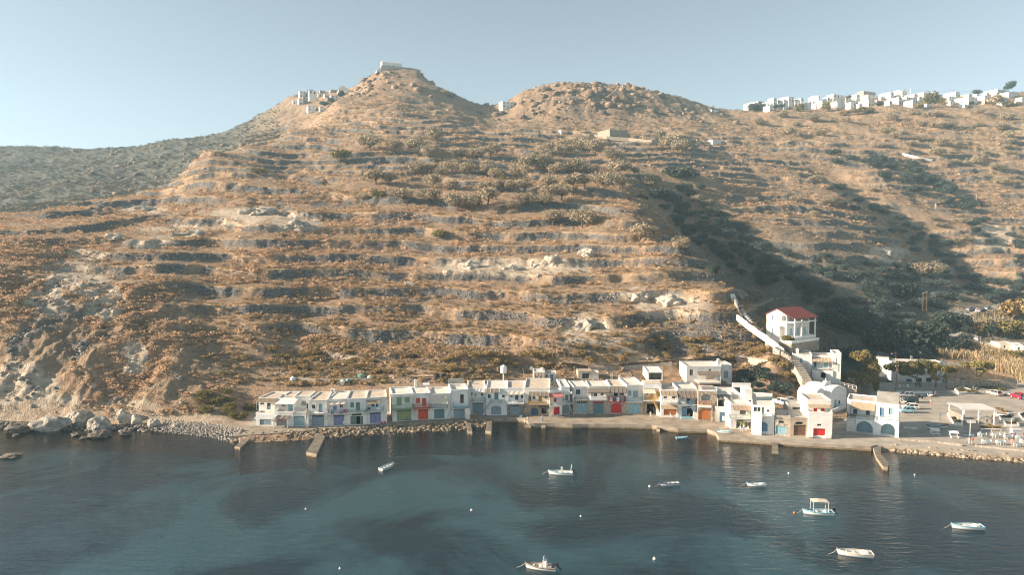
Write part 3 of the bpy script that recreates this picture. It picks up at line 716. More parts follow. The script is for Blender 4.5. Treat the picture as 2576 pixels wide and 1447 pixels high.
    def awning(s, x0, y0, x1, y1, mt, off=0.0, d=1.6, style='ribs', rib=None, posts=None, pm=WOODW, name='awning', droop=None):
        """a sheet from (y0) on the wall plane out to (y1) at distance d; posts = photo y of their feet"""
        xm = (x0 + x1) / 2
        zt = s.pt(xm, y0, off)[1]; zf = s.pt(xm, y1, off + d)[1]
        a0 = s.pt(x0, y1, off + d)[0]; a1 = s.pt(x1, y1, off + d)[0]
        mb = MB(); o0, o1 = off + 0.01, off + d; th = 0.05
        if style == 'corr':
            n = max(6, int((a1 - a0) / 0.24)) ; pts = []
            for i in range(2 * n + 1):
                a = a0 + (a1 - a0) * i / (2 * n); pts.append((a, 0.07 if i % 2 else 0.0))
            for (p, h), (q, k) in zip(pts[:-1], pts[1:]):
                mb.hexa([s.W(p, zf + h - th, o1), s.W(q, zf + k - th, o1), s.W(q, zt + k - th, o0), s.W(p, zt + h - th, o0),
                         s.W(p, zf + h, o1), s.W(q, zf + k, o1), s.W(q, zt + k, o0), s.W(p, zt + h, o0)], mt)
        elif style == 'cloth':
            n, k = 10, 5; rows = []
            for j in range(k + 1):
                f = j / k
                rows.append([s.W(a0 + (a1 - a0) * i / n, zt + (zf - zt) * f - 0.22 * math.sin(math.pi * f) + 0.07 * math.sin(i * 2.1 + j), o0 + (o1 - o0) * f) for i in range(n + 1)])
            for j in range(k):
                for i in range(n): mb.face([rows[j + 1][i], rows[j + 1][i + 1], rows[j][i + 1], rows[j][i]], mt)
        else:
            mb.hexa([s.W(a0, zf - th, o1), s.W(a1, zf - th, o1), s.W(a1, zt - th, o0), s.W(a0, zt - th, o0),
                     s.W(a0, zf, o1), s.W(a1, zf, o1), s.W(a1, zt, o0), s.W(a0, zt, o0)], mt)
        if droop:
            mb.hexa([s.W(a0, zf - droop, o1 + 0.002), s.W(a1, zf - droop, o1 + 0.002), s.W(a1, zf - droop, o1 - 0.03), s.W(a0, zf - droop, o1 - 0.03),
                     s.W(a0, zf - th - .002, o1 + 0.002), s.W(a1, zf - th - .002, o1 + 0.002), s.W(a1, zf - th - .002, o1 - 0.03), s.W(a0, zf - th - .002, o1 - 0.03)], mt)
        ob = mb.build(name, s.root)
        if style == 'ribs':
            rb = MB(); n = max(3, int((a1 - a0) / 0.85)); rm = rib or WOODG
            for i in range(n + 1):
                a = a0 + 0.05 + (a1 - a0 - 0.1) * i / n
                rb.tube([s.W(a, zt + 0.035, o0), s.W(a, zf + 0.035, o1 + 0.05)], 0.035, rm, 4)
            rb.build('slat', ob)
        if posts is not None:
            for f in (0.02, 0.98):
                a = a0 + (a1 - a0) * f; pb = MB(); zp = posts if posts < 60 else s.pt(xm, posts, o1)[1]
                pb.tube([s.W(a, zp, o1 - 0.05), s.W(a, zf - th - 0.01, o1 - 0.05)], 0.055, pm, 6); pb.build('post', ob)
        return s
    def stairs(s, xt, yt, xb, yb, mt, off=0.0, wd=0.9, rail=None, step=None, n=None, solid=True):
        """a flight along the facade from its top (xt, yt) to its foot (xb, yb)"""
        at_, zt = s.pt(xt, yt, off + wd); ab, zb = s.pt(xb, yb, off + wd)
        zb = max(zb, s.zg - 0.2); n = n or max(4, int((zt - zb) / 0.24)); mb = MB()
        for i in range(n):
            f0, f1 = i / n, (i + 1) / n; A_, B_ = ab + (at_ - ab) * f0, ab + (at_ - ab) * f1
            z1 = zb + (zt - zb) * f1; z0 = s.zg - 0.2 if solid else z1 - 0.12
            s.box(mb, min(A_, B_), max(A_, B_), z0, z1, off + 0.006, off + wd, mt)
        ob = mb.build('stairs', s.root)
        if rail is not None:
            rb = MB(); o = off + wd - 0.04
            for h in (0.45, 0.9): rb.tube([s.W(ab, zb + h, o), s.W(at_, zt + h, o)], 0.035, rail, 5)
            for i in range(0, 7):
                f = i / 6; a = ab + (at_ - ab) * f; z = zb + (zt - zb) * f
                rb.tube([s.W(a, z, o), s.W(a, z + 0.9, o)], 0.03, rail, 4)
            rb.build('railing', ob)
        return s
    def chimney(s, x, ytop, ybase, off, w_=0.55, m=WHITE):
        a, z1 = s.pt(x, ytop, off); _, z0 = s.pt(x, ybase, off); mb = MB()
        s.box(mb, a - w_ / 2, a + w_ / 2, z0 - 0.2, z1 - 0.3, off - w_, off, m)
        s.box(mb, a - w_ / 2 - 0.06, a + w_ / 2 + 0.06, z1 - 0.297, z1 - 0.2, off - w_ - 0.06, off + 0.06, m)
        mb.face([s.W(a - w_ / 2, z1 - 0.19, off), s.W(a + w_ / 2, z1 - 0.19, off), s.W(a, z1 + 0.1, off - w_ / 2)], m); mb.face([s.W(a + w_ / 2, z1 - 0.19, off - w_), s.W(a - w_ / 2, z1 - 0.19, off - w_), s.W(a, z1 + 0.1, off - w_ / 2)], m)
        mb.face([s.W(a - w_ / 2, z1 - 0.19, off - w_), s.W(a - w_ / 2, z1 - 0.19, off), s.W(a, z1 + 0.1, off - w_ / 2)], m); mb.face([s.W(a + w_ / 2, z1 - 0.19, off), s.W(a + w_ / 2, z1 - 0.19, off - w_), s.W(a, z1 + 0.1, off - w_ / 2)], m)
        mb.build('chimney', s.root); return s
    def slab(s, name, x0, y0, x1, y1, o0, o1, m):
        xm = (x0 + x1) / 2
        a0 = s.pt(x0, (y0 + y1) / 2, o1)[0]; a1 = s.pt(x1, (y0 + y1) / 2, o1)[0]; z1 = s.pt(xm, y0, o1)[1]; z0 = s.pt(xm, y1, o1)[1]
        mb = MB(); s.box(mb, a0, a1, z0, z1, o0, o1, m); return mb.build(name, s.root)
# ------------------------------------------------------------------ the boathouses along the water, left to right
RW = 'boathouses along the waterfront'
def BH(c, bl, br, label, **k): return House(c, bl, br, label, group=RW, name='boathouse', cat='boathouse', **k)

# 1 left end: corrugated lean-to below, tiled shade above
h = BH(1, (158, 1192), (465, 1204), 'leftmost white boathouse with a white corrugated lean-to on blue posts and striped brown shade above')
h.block(158, 465, 985, yback=740, wall=WHITE2, roof=ROOFT, par=0.35, ops=[('garage', 222, 1088, 415, 1186, GREYB, dict(leaves=3))])
zt = h.last[3]
h.block(205, 490, 735, yback=622, off=-2.2, zbot=zt - 0.4, wall=WHITE, roof=ROOFT, par=0.2, ops=[('window', 230, 812, 300, 846, BLUEP), ('door', 340, 815, 405, 928, BLUEP, dict(glazed=True))])
h.awning(165, 738, 490, 808, TAN, off=-2.2, d=1.5, style='corr', posts=940, pm=BLUEP)
h.awning(130, 1004, 462, 1088, WHITEP, d=2.0, style='corr', posts=1246, pm=BLUEP)
# 2
h = BH(1, (465, 1204), (775, 1210), 'white boathouse with a flat white shade over its terrace and brown sheet awning below')
h.block(465, 775, 960, yback=735, wall=WHITE2, roof=ROOFW, par=0.45, ops=[('garage', 500, 1080, 685, 1204, GREYP)])
zt = h.last[3]
h.block(505, 800, 738, yback=622, off=-2.6, zbot=zt - 0.5, wall=WHITE, roof=ROOFT, par=0.2, ops=[('window', 585, 848, 650, 872, BLUEP), ('door', 695, 842, 772, 945, SKYB)])
h.awning(468, 742, 795, 835, WHITE2, off=-2.6, d=2.4, style='flat', posts=958, pm=SKYB)
h.awning(440, 1026, 682, 1082, BROWNT, d=1.7, style='ribs', posts=1243, pm=WOODW)
# 3
h = BH(1, (775, 1206), (985, 1204), 'white boathouse with a bare terrace parapet over a pale blue double door')
h.block(770, 985, 960, yback=700, wall=WHITE2, roof=ROOFW, par=0.4, ops=[('garage', 778, 1040, 968, 1200, BLUEP, dict(transom=0.12, panes=9))])
zt = h.last[3]
h.block(790, 1055, 702, yback=622, off=-3.2, zbot=zt - 0.45, wall=WHITE, roof=ROOFT, par=0.15, ops=[('shutter', 915, 785, 990, 862, GREYP), ('door', 1000, 825, 1025, 955, BROWND)])
# 4 peeling front
h = BH(1, (1035, 1206), (1340, 1206), 'boathouse with peeling weathered plaster, blue grey doors and a worn ledge above them')
h.block(1035, 1342, 768, yback=632, wall=PEEL, roof=ROOFT, par=0.2, ops=[('window', 1090, 845, 1140, 915, GREYB), ('door', 1205, 840, 1265, 980, BLUEP), ('garage', 1085, 1020, 1290, 1202, GREYB, dict(transom=0.17, panes=7))])
h.slab('ledge', 1042, 986, 1285, 1000, 0.004, 0.7, PEEL)
h.stairs(1030, 960, 985, 1200, WHITE2, off=0.0, wd=0.9)
# 5 lilac with striped cloth
h = BH(1, (1345, 1202), (1660, 1190), 'white boathouse with lilac doors, a ragged cloth awning and washing over its lilac balcony')
h.block(1345, 1662, 752, yback=622, wall=WHITE, roof=ROOFW, par=0.22, ops=[('door', 1440, 865, 1502, 948, PURP), ('window', 1548, 842, 1606, 902, WOODW), ('garage', 1448, 1016, 1626, 1190, PURP, dict(transom=0.17, panes=8))])
h.awning(1352, 790, 1656, 846, CANVAS, d=1.2, style='cloth'); h.balcony(1352, 930, 1652, 1002, PURP, d=1.0)
# 6 dull green
h = BH(1, (1662, 1188), (1990, 1176), 'white boathouse with dull green shutters, thin green balcony and an open green double door')
h.block(1662, 1992, 742, yback=612, wall=WHITE, roof=ROOFT, par=0.22, ops=[('shutter', 1728, 808, 1786, 896, DGREEN), ('door', 1820, 805, 1886, 950, DGREEN), ('garage', 1730, 1036, 1822, 1178, DGREEN, dict(leaves=1)), ('dark', 1824, 1036, 1896, 1172, DARK), ('garage', 1898, 1036, 1938, 1178, DGREEN, dict(leaves=1)), ('window', 1748, 995, 1916, 1030, OLIVE, dict(sill=False))])
h.balcony(1672, 932, 1986, 984, DGREEN, d=0.9, style='bars')
# 7 pale blue balcony
h = BH(1, (1992, 1168), (2330, 1150), 'white boathouse with lilac doors, a pale blue balcony and a rolled brown matting blind')
h.block(1992, 2334, 722, yback=598, wall=WHITE, roof=ROOFT, par=0.22, ops=[('window', 2076, 832, 2130, 882, BLUEP), ('window', 2152, 830, 2190, 886, BLUEP), ('garage', 2050, 974, 2234, 1150, PURP, dict(transom=0.16, panes=9))])
h.awning(2000, 762, 2222, 832, TAN, d=1.1, style='flat'); h.balcony(2002, 888, 2284, 962, SKYB, d=1.0)
# 8 olive green
h = BH(2, (210, 1128), (548, 1108), 'white boathouse painted sage green at doors, shutter and balcony, under a projecting flat roof')
h.block(208, 550, 690, yback=545, wall=WHITE, roof=ROOFW, par=0.3, ops=[('door', 280, 725, 366, 862, GREEN), ('shutter', 414, 720, 498, 814, GREEN), ('garage', 287, 920, 525, 1112, OLIVE, dict(transom=0.17, panes=9, leaves=3))])
h.slab('eave', 165, 668, 550, 690, 0.05, 0.75, WHITE)
h.balcony(210, 842, 555, 930, GREEN, d=1.0, slab=GREEN)
# 9 orange red
h = BH(2, (549, 1106), (838, 1090), 'white boathouse with bright orange red door, shutter and balcony rail')
h.block(550, 842, 655, yback=540, wall=WHITE, roof=ROOFW, par=0.2, ops=[('shutter', 606, 732, 670, 824, ORANGE), ('door', 702, 738, 774, 870, ORANGE), ('garage', 640, 924, 806, 1090, ORANGE, dict(transom=0.12, panes=5, bar=CRIM))])
h.balcony(566, 845, 842, 912, ORANGE, d=1.0, slab=ORANGE); h.chimney(597, 430, 545, -7.5, 0.6)
# 10 canvas
h = BH(2, (842, 1088), (1178, 1078), 'white boathouse whose upper floor hides behind a broad cream canvas blind over a teal balcony')
h.block(842, 1176, 660, yback=545, wall=WHITE, roof=ROOFW, par=0.25, ops=[('window', 930, 760, 1010, 830, TEAL), ('garage', 905, 916, 1076, 1078, TEAL)])
h.awning(842, 690, 1134, 832, CANVAS, d=0.9, style='cloth'); h.balcony(850, 842, 1132, 908, TEAL, d=1.0)
# 11 brown upper door
h = BH(2, (1180, 1066), (1500, 1052), 'white boathouse with a carved brown upper door, pale blue balcony and pale blue garage')
h.block(1180, 1470, 594, yback=495, wall=WHITE, roof=ROOFW, par=0.5, ops=[('door', 1336, 674, 1396, 822, BROWND, dict(glazed=True)), ('garage', 1226, 916, 1412, 1056, BLUEP, dict(transom=0.13, panes=4))])
h.balcony(1236, 826, 1502, 900, BLUEP, d=1.6, slab=BLUEP, brackets=False); h.stairs(1228, 905, 1130, 1082, WHITE2, off=0.7, wd=0.9, rail=BLUEP, solid=False)
h.block(1418, 1502, 905, depth=1.55, off=1.55, wall=PEEL, roof=ROOFT, par=0)
h.slab('back_wall', 1145, 412, 1398, 490, -9.4, -9.1, GREYW)
# 12 white canvas drape, ladder stair
h = BH(2, (1502, 1010), (1765, 1005), 'white boathouse with hanging white sheets over its balcony and a grey blue double door')
h.block(1470, 1765, 572, yback=445, wall=WHITE, roof=ROOFT, par=0.25, ops=[('window', 1517, 645, 1542, 690, GREYP), ('window', 1574, 660, 1606, 712, WOODW), ('window', 1680, 652, 1718, 700, GREYP), ('garage', 1540, 816, 1722, 1002, GREYB, dict(transom=0.1, panes=6))])
h.awning(1540, 578, 1752, 645, WHITE2, d=1.0, style='cloth'); h.balcony(1536, 742, 1750, 800, BLUEP, d=1.0)
h.stairs(1508, 800, 1528, 1048, GREYP, off=1.0, wd=0.75, rail=GREYB, solid=False)
# 13 teal arch
h = BH(2, (1765, 1020), (2112, 1020), 'white boathouse with a grey green arched door and outside stair under brown awning')
h.block(1765, 2112, 574, yback=440, wall=WHITE, roof=ROOFW, par=0.25, ops=[('window', 1795, 676, 1842, 740, TEAL), ('door', 1904, 650, 1972, 762, TEAL), ('window', 2030, 686, 2076, 726, WOODB), ('garage', 1850, 862, 2016, 1012, GREYB, dict(arch=0.3))])
h.awning(1765, 580, 1990, 645, BROWNT, d=1.5, style='ribs', rib=WOODW); h.balcony(1842, 764, 2032, 826, DGREEN, d=1.0, style='bars', brackets=False)
h.stairs(1842, 826, 1728, 998, WHITE2, off=0.2, wd=0.85, rail=DGREEN, solid=False)
h.slab('plinth', 1815, 1028, 2120, 1085, 0.0, 0.35, STONE)
# 14 cloth shade, blue rails
h = BH(2, (2114, 1022), (2400, 1022), 'boathouse with square cloth shades on poles and a blue railed veranda over rubble stone')
h.block(2114, 2420, 566, yback=445, wall=WHITE, roof=ROOFT, par=0.3, low=(STONE, 845), ops=[('window', 2166, 690, 2210, 728, WOODW), ('door', 2248, 688, 2304, 770, BLUED, dict(glazed=True)), ('window', 2345, 684, 2392, 740, BLUED), ('garage', 2166, 852, 2326, 1000, GREYB, dict(transom=0.14, panes=4))])
h.awning(2122, 630, 2398, 680, CANVAS, d=1.8, style='cloth', posts=830, pm=WOODW); h.balcony(2124, 766, 2400, 832, BLUEM, d=1.8, style='bars', brackets=False)
h.slab('plinth', 2120, 1020, 2390, 1085, 0.0, 0.4, STONE)
# 15 wide terrace house with the yellow balcony
h = BH(3, (290, 1030), (700, 1036), 'rubble and white boathouse with an ochre balcony, yellow door and slanted brown batten awning')
h.block(270, 700, 566, yback=405, wall=WHITE, roof=ROOFT, par=0.3, low=(STONE, 830), ops=[('door', 340, 680, 382, 790, BLUED), ('window', 415, 705, 455, 750, TEAL), ('door', 508, 706, 566, 800, YEL), ('window', 610, 694, 645, 735, YEL), ('garage', 380, 902, 506, 1022, BLUED, dict(arch=0.25)), ('dark', 556, 905, 640, 995, DARK)])
h.awning(345, 632, 684, 700, BROWNT, d=2.2, style='ribs', rib=CANVAS, posts=800, pm=YEL); h.balcony(330, 792, 702, 852, YEL, d=2.2, slab=STONE, brackets=False)
h.awning(515, 866, 690, 900, TAN, d=1.3, style='flat')
# 16 red and white, tiled shade
h = BH(3, (722, 1040), (900, 1022), 'small white boathouse with crimson doors, white balcony and striped tile awning')
h.block(690, 900, 612, yback=520, wall=WHITE, roof=ROOFW, par=0.25, ops=[('door', 764, 735, 808, 806, CRIM), ('garage', 760, 885, 860, 1016, CRIM)])
h.awning(692, 650, 940, 724, PINK, d=1.9, style='corr', posts=870, pm=WOODW); h.balcony(702, 802, 932, 860, WHITEP, d=1.7, brackets=False)
h.stairs(782, 892, 722, 1030, RUST, off=1.3, wd=0.55, solid=False)
# 17 grey blue
h = BH(3, (902, 1006), (1078, 1004), 'narrow white boathouse with grey blue balcony, stair and door under a white cloth sail')
h.block(880, 1030, 548, yback=420, wall=WHITE, roof=ROOFW, par=0.3, ops=[('door', 950, 684, 1002, 780, GREYB), ('garage', 904, 842, 1032, 1000, GREYB)])
h.awning(942, 632, 1086, 668, WHITE2, d=2.2, style='cloth', posts=830, pm=WOODW); h.balcony(930, 760, 1076, 830, GREYB, d=1.4, brackets=False)
h.stairs(1000, 832, 1066, 1000, WHITE2, off=0.6, wd=0.7, rail=GREYB, solid=False)
# 18
h = BH(3, (1095, 1002), (1335, 996), 'cream plastered boathouse with plain grey rail and light blue door behind a small boat')
h.block(1090, 1338, 545, yback=442, wall=WHITE2, roof=ROOFW, par=0.25, low=(STONEL, 775), ops=[('window', 1130, 592, 1202, 680, BLUEP), ('door', 1244, 602, 1304, 705, WHITEP), ('garage', 1140, 790, 1330, 965, BLUEP, dict(transom=0.2, panes=6, bar=CREAM))])
h.balcony(1112, 722, 1330, 766, WOODG, d=0.7, style='bars')
# 19
h = BH(3, (1340, 1000), (1690, 1000), 'white boathouse with a long brown vine awning, white walled balcony and teal double door')
h.block(1338, 1690, 538, yback=442, wall=WHITE, roof=ROOFW, par=0.25, low=(STONEL, 780), ops=[('window', 1385, 645, 1420, 690, WOODW), ('door', 1428, 642, 1482, 704, BLUED, dict(glazed=True)), ('window', 1538, 650, 1592, 696, BLUEP), ('garage', 1415, 790, 1590, 998, TEAL, dict(transom=0.18, panes=3, pane=CRIM))])
h.awning(1336, 572, 1686, 640, BROWNT, d=1.9, style='flat', droop=0.25, posts=706, pm=WOODG); h.balcony(1370, 712, 1640, 772, WHITE, d=1.3, style='solid', brackets=False)
# 20 red arch
h = BH(3, (1692, 1002), (1965, 1004), 'rubble stone boathouse with a bright red arched door and red balcony hung with towels')
h.block(1690, 1968, 536, yback=425, wall=WHITE2, roof=ROOFT, par=0.25, low=(STONEL, 800), ops=[('dark', 1760, 650, 1824, 706, DARK), ('window', 1854, 650, 1928, 688, CRIM), ('garage', 1714, 820, 1888, 986, RED, dict(arch=0.28))])
h.awning(1690, 546, 1966, 648, BROWNT, d=1.5, style='ribs', rib=WOODG); h.balcony(1680, 712, 1952, 800, RED, d=1.2, slab=RED)
# 21 light blue arch
h = BH(3, (1972, 1008), (2252, 1004), 'tall white boathouse with a light blue arched door in stone and a pale blue balcony')
h.block(1970, 2256, 516, yback=388, wall=WHITE, roof=ROOFW, par=0.3, low=(STONEL, 812), ops=[('shutter', 1996, 612, 2046, 690, BLUEP), ('door', 2078, 616, 2156, 727, BLUEP), ('garage', 2006, 828, 2180, 996, SKYB, dict(arch=0.22))])
h.balcony(1962, 728, 2246, 802, SKYB, d=1.0)
# 22 ochre yellow house with the open shop
h = BH(4, (125, 1006), (412, 1010), 'boathouse with ochre yellow rails and stair beside a dark open shop')
h.block(122, 424, 572, depth=4.2, wall=TANW, roof=ROOFT, par=0.0, low=(STONE, 800), ops=[('window', 160, 660, 200, 690, YEL), ('door', 236, 664, 290, 740, YEL), ('shutter', 340, 630, 386, 716, YEL), ('dark', 180, 830, 312, 990, DARK, dict(deep=3.5))])
h.block(130, 424, 495, depth=4.2, wall=WHITE, roof=ROOFW, par=0.02, zbot=h.last[3] + 0.004, off=0.05)
h.rail(h.root, *[h.pt(150, 520)[0], h.pt(400, 520)[0]], h.last[3], h.last[3] + 0.55, 0.0, 0.1, YEL, 'bars', 'roof_railing')
zt = h.last[3]
h.block(182, 442, 300, yback=208, off=-3.6, zbot=zt, wall=WHITE, roof=WHITE2, par=0.15, ops=[('dark', 214, 318, 428, 432, STONE, dict(deep=2.0))])
h.awning(120, 586, 328, 660, CANVAS, d=1.7, style='flat', posts=790, pm=YEL); h.balcony(122, 728, 412, 790, YEL, d=1.6, style='bars', brackets=False)
h.stairs(284, 795, 352, 930, YEL, off=1.0, wd=0.8, rail=YEL, solid=False); h.stairs(345, 870, 408, 1050, WHITE2, off=0.3, wd=0.8)
# 23 orange garage with reed blind
h = BH(4, (414, 1052), (690, 1058), 'white boathouse with a reed blind over a low orange door under a white veranda')
h.block(414, 692, 600, depth=8.0, wall=WHITE, roof=ROOFT, par=0.4, ops=[('window', 456, 706, 516, 745, WOODW), ('window', 596, 706, 660, 750, WOODW), ('garage', 456, 918, 668, 1022, RUST, dict(leaves=4))])
h.awning(420, 614, 690, 696, TAN, d=1.9, style='ribs', posts=820, pm=WOODW); h.balcony(424, 748, 684, 816, WHITEP, d=1.9, style='bars', brackets=False)
h.awning(414, 850, 684, 918, TAN, d=1.2, style='flat')
# 24 blue arch with stair
h = BH(4, (692, 1062), (1026, 1066), 'white boathouse with a big blue arch half open, blue balcony, blue stair and blue step')
h.block(690, 1030, 580, yback=468, wall=WHITE, roof=ROOFW, par=0.35, ops=[('window', 735, 724, 792, 750, BLUEM), ('door', 834, 735, 900, 850, BLUEM, dict(glazed=True)), ('garage', 758, 880, 838, 1060, BLUEM, dict(leaves=1)), ('dark', 840, 905, 952, 1052, DARK), ('window', 780, 872, 930, 900, BLUEM, dict(sill=False))])
h.awning(690, 618, 1028, 736, BROWNT, d=1.8, style='ribs', rib=WOODG); h.balcony(714, 784, 1010, 848, BLUEM, d=1.3, brackets=False)
h.stairs(886, 846, 962, 975, BLUEM, off=0.9, wd=0.7, rail=BLUEM, solid=False); h.slab('step', 748, 1062, 956, 1096, 0.35, 1.3, SKYB); h.slab('stair_block', 956, 972, 1022, 1126, 0.3, 1.3, WHITE)
# 25 stone arches
h = BH(4, (1030, 1118), (1340, 1130), 'dark stone boathouse with stone arch over an orange arched door and wooden balcony rail')
h.block(1030, 1342, 626, depth=7.5, wall=STONE, roof=ROOFT, par=0.1, ops=[('shutter', 1086, 668, 1242, 782, GREYP, dict(arch=0.35, rd=0.5)), ('garage', 1036, 908, 1232, 1092, RUST, dict(arch=0.36))])
h.slab('band', 1030, 860, 1250, 894, 0.004, 0.5, WHITE); h.balcony(1036, 792, 1250, 858, RUST, d=0.5, brackets=False, slab=WHITE)
za = h.last[3]
h.block(1040, 1344, 545, depth=0.25, off=0.06, zbot=za + 0.004, wall=WHITE, roof=WHITE, par=0.02)
h.balcony(1084, 548, 1292, 596, WOODB, off=0.06, d=0.12, brackets=False)
h.stairs(1262, 900, 1310, 1130, STONE, off=0.2, wd=0.8)
# 26 big white house above
h = House(4, (836, 470), (1412, 470), 'large white two storey house above the row with round vent, chimney and grey batten awning', O=None, zg=5.2)
h.block(836, 1410, 205, yback=122, wall=WHITE, roof=ROOFW, par=0.5, ops=[('window', 888, 260, 946, 362, WOODW), ('garage', 1162, 356, 1312, 458, CREAM, dict(leaves=4)), ('window', 1206, 255, 1246, 283, WOODB, dict(sill=False))])
h.block(1412, 1590, 182, depth=6, off=-1.4, wall=WHITE2, roof=ROOFW, par=0.25, ops=[('shutter', 1460, 288, 1526, 404, GREYP), ('shutter', 1442, 516, 1532, 604, GREYP)], zbot=1.0)
h.awning(1040, 288, 1412, 358, BROWNT, d=1.8, style='ribs', rib=WOODG, posts=460, pm=WOODW); h.chimney(1372, 85, 200, -0.6, 0.7)
h.slab('terrace', 1040, 478, 1412, 500, 0.0, 4.2, ROOFW)
# 27
h = BH(4, (1318, 1138), (1570, 1140), 'white boathouse with a brown batten pergola terrace over a cobalt blue garage door')
h.block(1316, 1572, 880, depth=6.0, wall=WHITE, roof=ROOFT, par=0.35, ops=[('garage', 1386, 970, 1562, 1136, BLUEM)])
zt = h.last[3]
h.block(1345, 1598, 668, depth=3.5, off=-2.4, zbot=zt - 0.4, wall=WHITE2, roof=ROOFW, par=0.1, ops=[('dark', 1360, 772, 1555, 860, STONE, dict(deep=1.5))])
h.awning(1348, 672, 1596, 752, BROWNT, off=-2.4, d=2.3, style='ribs', rib=WOODW, posts=880, pm=WOODW)
# 28 tall white with stepped roof
h = BH(4, (1560, 1245), (1912, 1252), 'tall white boathouse with stepped roof walls, a grey balcony and an open ground floor porch')
h.block(1575, 1925, 825, yback=560, wall=WHITE, roof=ROOFW, par=0.5, ops=[('window', 1724, 940, 1826, 1008, GREYP), ('dark', 1662, 1100, 1780, 1240, WHITE2, dict(deep=2.2)), ('dark', 1800, 1104, 1906, 1244, WHITE2, dict(deep=2.2))])
h.slab('roof_wall', 1595, 488, 1905, 560, -9.6, -9.3, WHITE); h.slab('roof_wall', 1795, 580, 1925, 770, -5.5, -2.0, WHITE)
h.awning(1622, 866, 1918, 938, TAN, d=1.6, style='ribs', rib=PINK); h.balcony(1562, 1008, 1926, 1082, DGREEN, d=1.4, brackets=False)
# 29
h = BH(4, (1918, 1320), (2306, 1352), 'white boathouse with blue arched garage, outside stair and small square upper windows')
h.block(1918, 2300, 862, yback=650, wall=WHITE, roof=ROOFW, par=0.3, ops=[('window', 1954, 886, 2008, 960, GREYP), ('window', 2014, 890, 2066, 962, GREYP), ('door', 2086, 888, 2126, 1000, GREYP), ('window', 2170, 930, 2212, 966, WOODB), ('garage', 2012, 1130, 2182, 1288, BLUEM, dict(arch=0.32))])
h.balcony(2090, 1002, 2262, 1030, SKYB, d=0.9, brackets=False, slab=WHITE); h.stairs(2086, 1030, 1926, 1150, WHITE, off=0.2, wd=0.9, rail=SKYB)
# 30 low stone store
h = BH(5, (184, 1352), (428, 1372), 'low rough stone storehouse with a light blue door and small dark window above it')
h.block(182, 430, 1030, depth=7.5, wall=STONEL, roof=GREYW, par=0.15, ops=[('window', 236, 1112, 322, 1152, DARK, dict(sill=False)), ('garage', 186, 1200, 360, 1336, SKYB)])
# 31 tan store with arch
h = BH(5, (432, 1374), (735, 1384), 'low tan rendered storehouse with a blind arch above a brown wooden shutter')
h.block(432, 735, 1062, depth=6.5, wall=TANW, roof=GREYW, par=0.12, ops=[('dark', 512, 1130, 642, 1172, DARK, dict(deep=0.5, arch=0.3)), ('garage', 486, 1182, 688, 1358, WOODB, dict(leaves=1))])
zt = h.last[3]
h.block(395, 685, 832, depth=4.0, off=-6.4, zbot=1.0, wall=GREYW, roof=GREYW, par=0.15, ops=[('window', 466, 886, 640, 930, DARK, dict(sill=False))])
# 32 tall white, red garage
h = BH(5, (730, 1392), (1130, 1408), 'tall white boathouse with a scarlet garage door, red upper shutters and a striped tile awning')
h.block(738, 1132, 968, yback=800, wall=WHITE, roof=ROOFW, par=0.5, ops=[('garage', 812, 1242, 1012, 1362, RED), ('window', 876, 1166, 950, 1200, PINK, dict(sill=False))])
zt = h.last[3]
h.block(712, 1104, 762, yback=655, off=-2.2, zbot=zt - 0.52, wall=WHITE, roof=ROOFT, par=0.35, ops=[('door', 815, 905, 884, 1004, RED), ('shutter', 940, 908, 1000, 956, RED)])
h.awning(742, 842, 1114, 902, TAN, off=-2.2, d=1.6, style='corr')
h.slab('buttress', 712, 1340, 805, 1392, 0.004, 0.5, WHITE); h.slab('buttress', 1012, 1356, 1110, 1410, 0.004, 0.5, WHITE)
# 33 two arches by the square
h = BH(5, (1360, 1290), (2228, 1396), 'two storey white house with twin arches, reed shaded blue veranda and a ribbed tile roof')
h.block(1520, 2238, 1080, depth=9.0, wall=WHITE, roof=ROOFW, par=0.02, ops=[('dark', 1522, 1122, 1800, 1330, BLUEP, dict(arch=0.5, rd=2.0, deep=0.4)), ('dark', 1932, 1160, 2166, 1368, BLUEP, dict(arch=0.5, rd=2.0, deep=0.4))])
zt = h.last[3]
h.block(1365, 1519, 1060, depth=8.0, off=-0.4, wall=WHITE2, roof=ROOFW, par=0.02)
h.block(1372, 1850, 775, depth=6.6, off=-2.0, zbot=zt + 0.004, wall=WHITE, roof=ROOFT, par=0.25, ops=[('door', 1474, 920, 1540, 1010, BLUED, dict(glazed=True)), ('door', 1684, 940, 1750, 1020, BLUED, dict(glazed=True))])
h.block(1852, 2240, 822, depth=8.6, off=-0.02, zbot=zt + 0.004, wall=WHITE, roof=ROOFW, par=0.02, ops=[('door', 1916, 896, 1988, 1050, BLUEM), ('shutter', 2062, 900, 2162, 1018, BLUEP)])
tz = h.last[3]; a0, a1 = h.last[0], h.last[1]; mb = MB(); nn = 22
for i in range(nn):
    p, q = a0 + (a1 - a0) * i / nn, a0 + (a1 - a0) * (i + 0.62) / nn
    mb.hexa([h.W(p, tz + 0.02, 0.15), h.W(q, tz + 0.02, 0.15), h.W(q, tz + 0.75, -8.6), h.W(p, tz + 0.75, -8.6), h.W(p, tz + 0.16, 0.15), h.W(q, tz + 0.16, 0.15), h.W(q, tz + 0.9, -8.6), h.W(p, tz + 0.9, -8.6)], ROOFW)
mb.hexa([h.W(a0, tz, 0.1), h.W(a1, tz, 0.1), h.W(a1, tz, -8.6), h.W(a0, tz, -8.6), h.W(a0, tz + 0.06, 0.1), h.W(a1, tz + 0.06, 0.1), h.W(a1, tz + 0.79, -8.6), h.W(a0, tz + 0.79, -8.6)], GREYW)
mb.build('tile_roof', h.root)
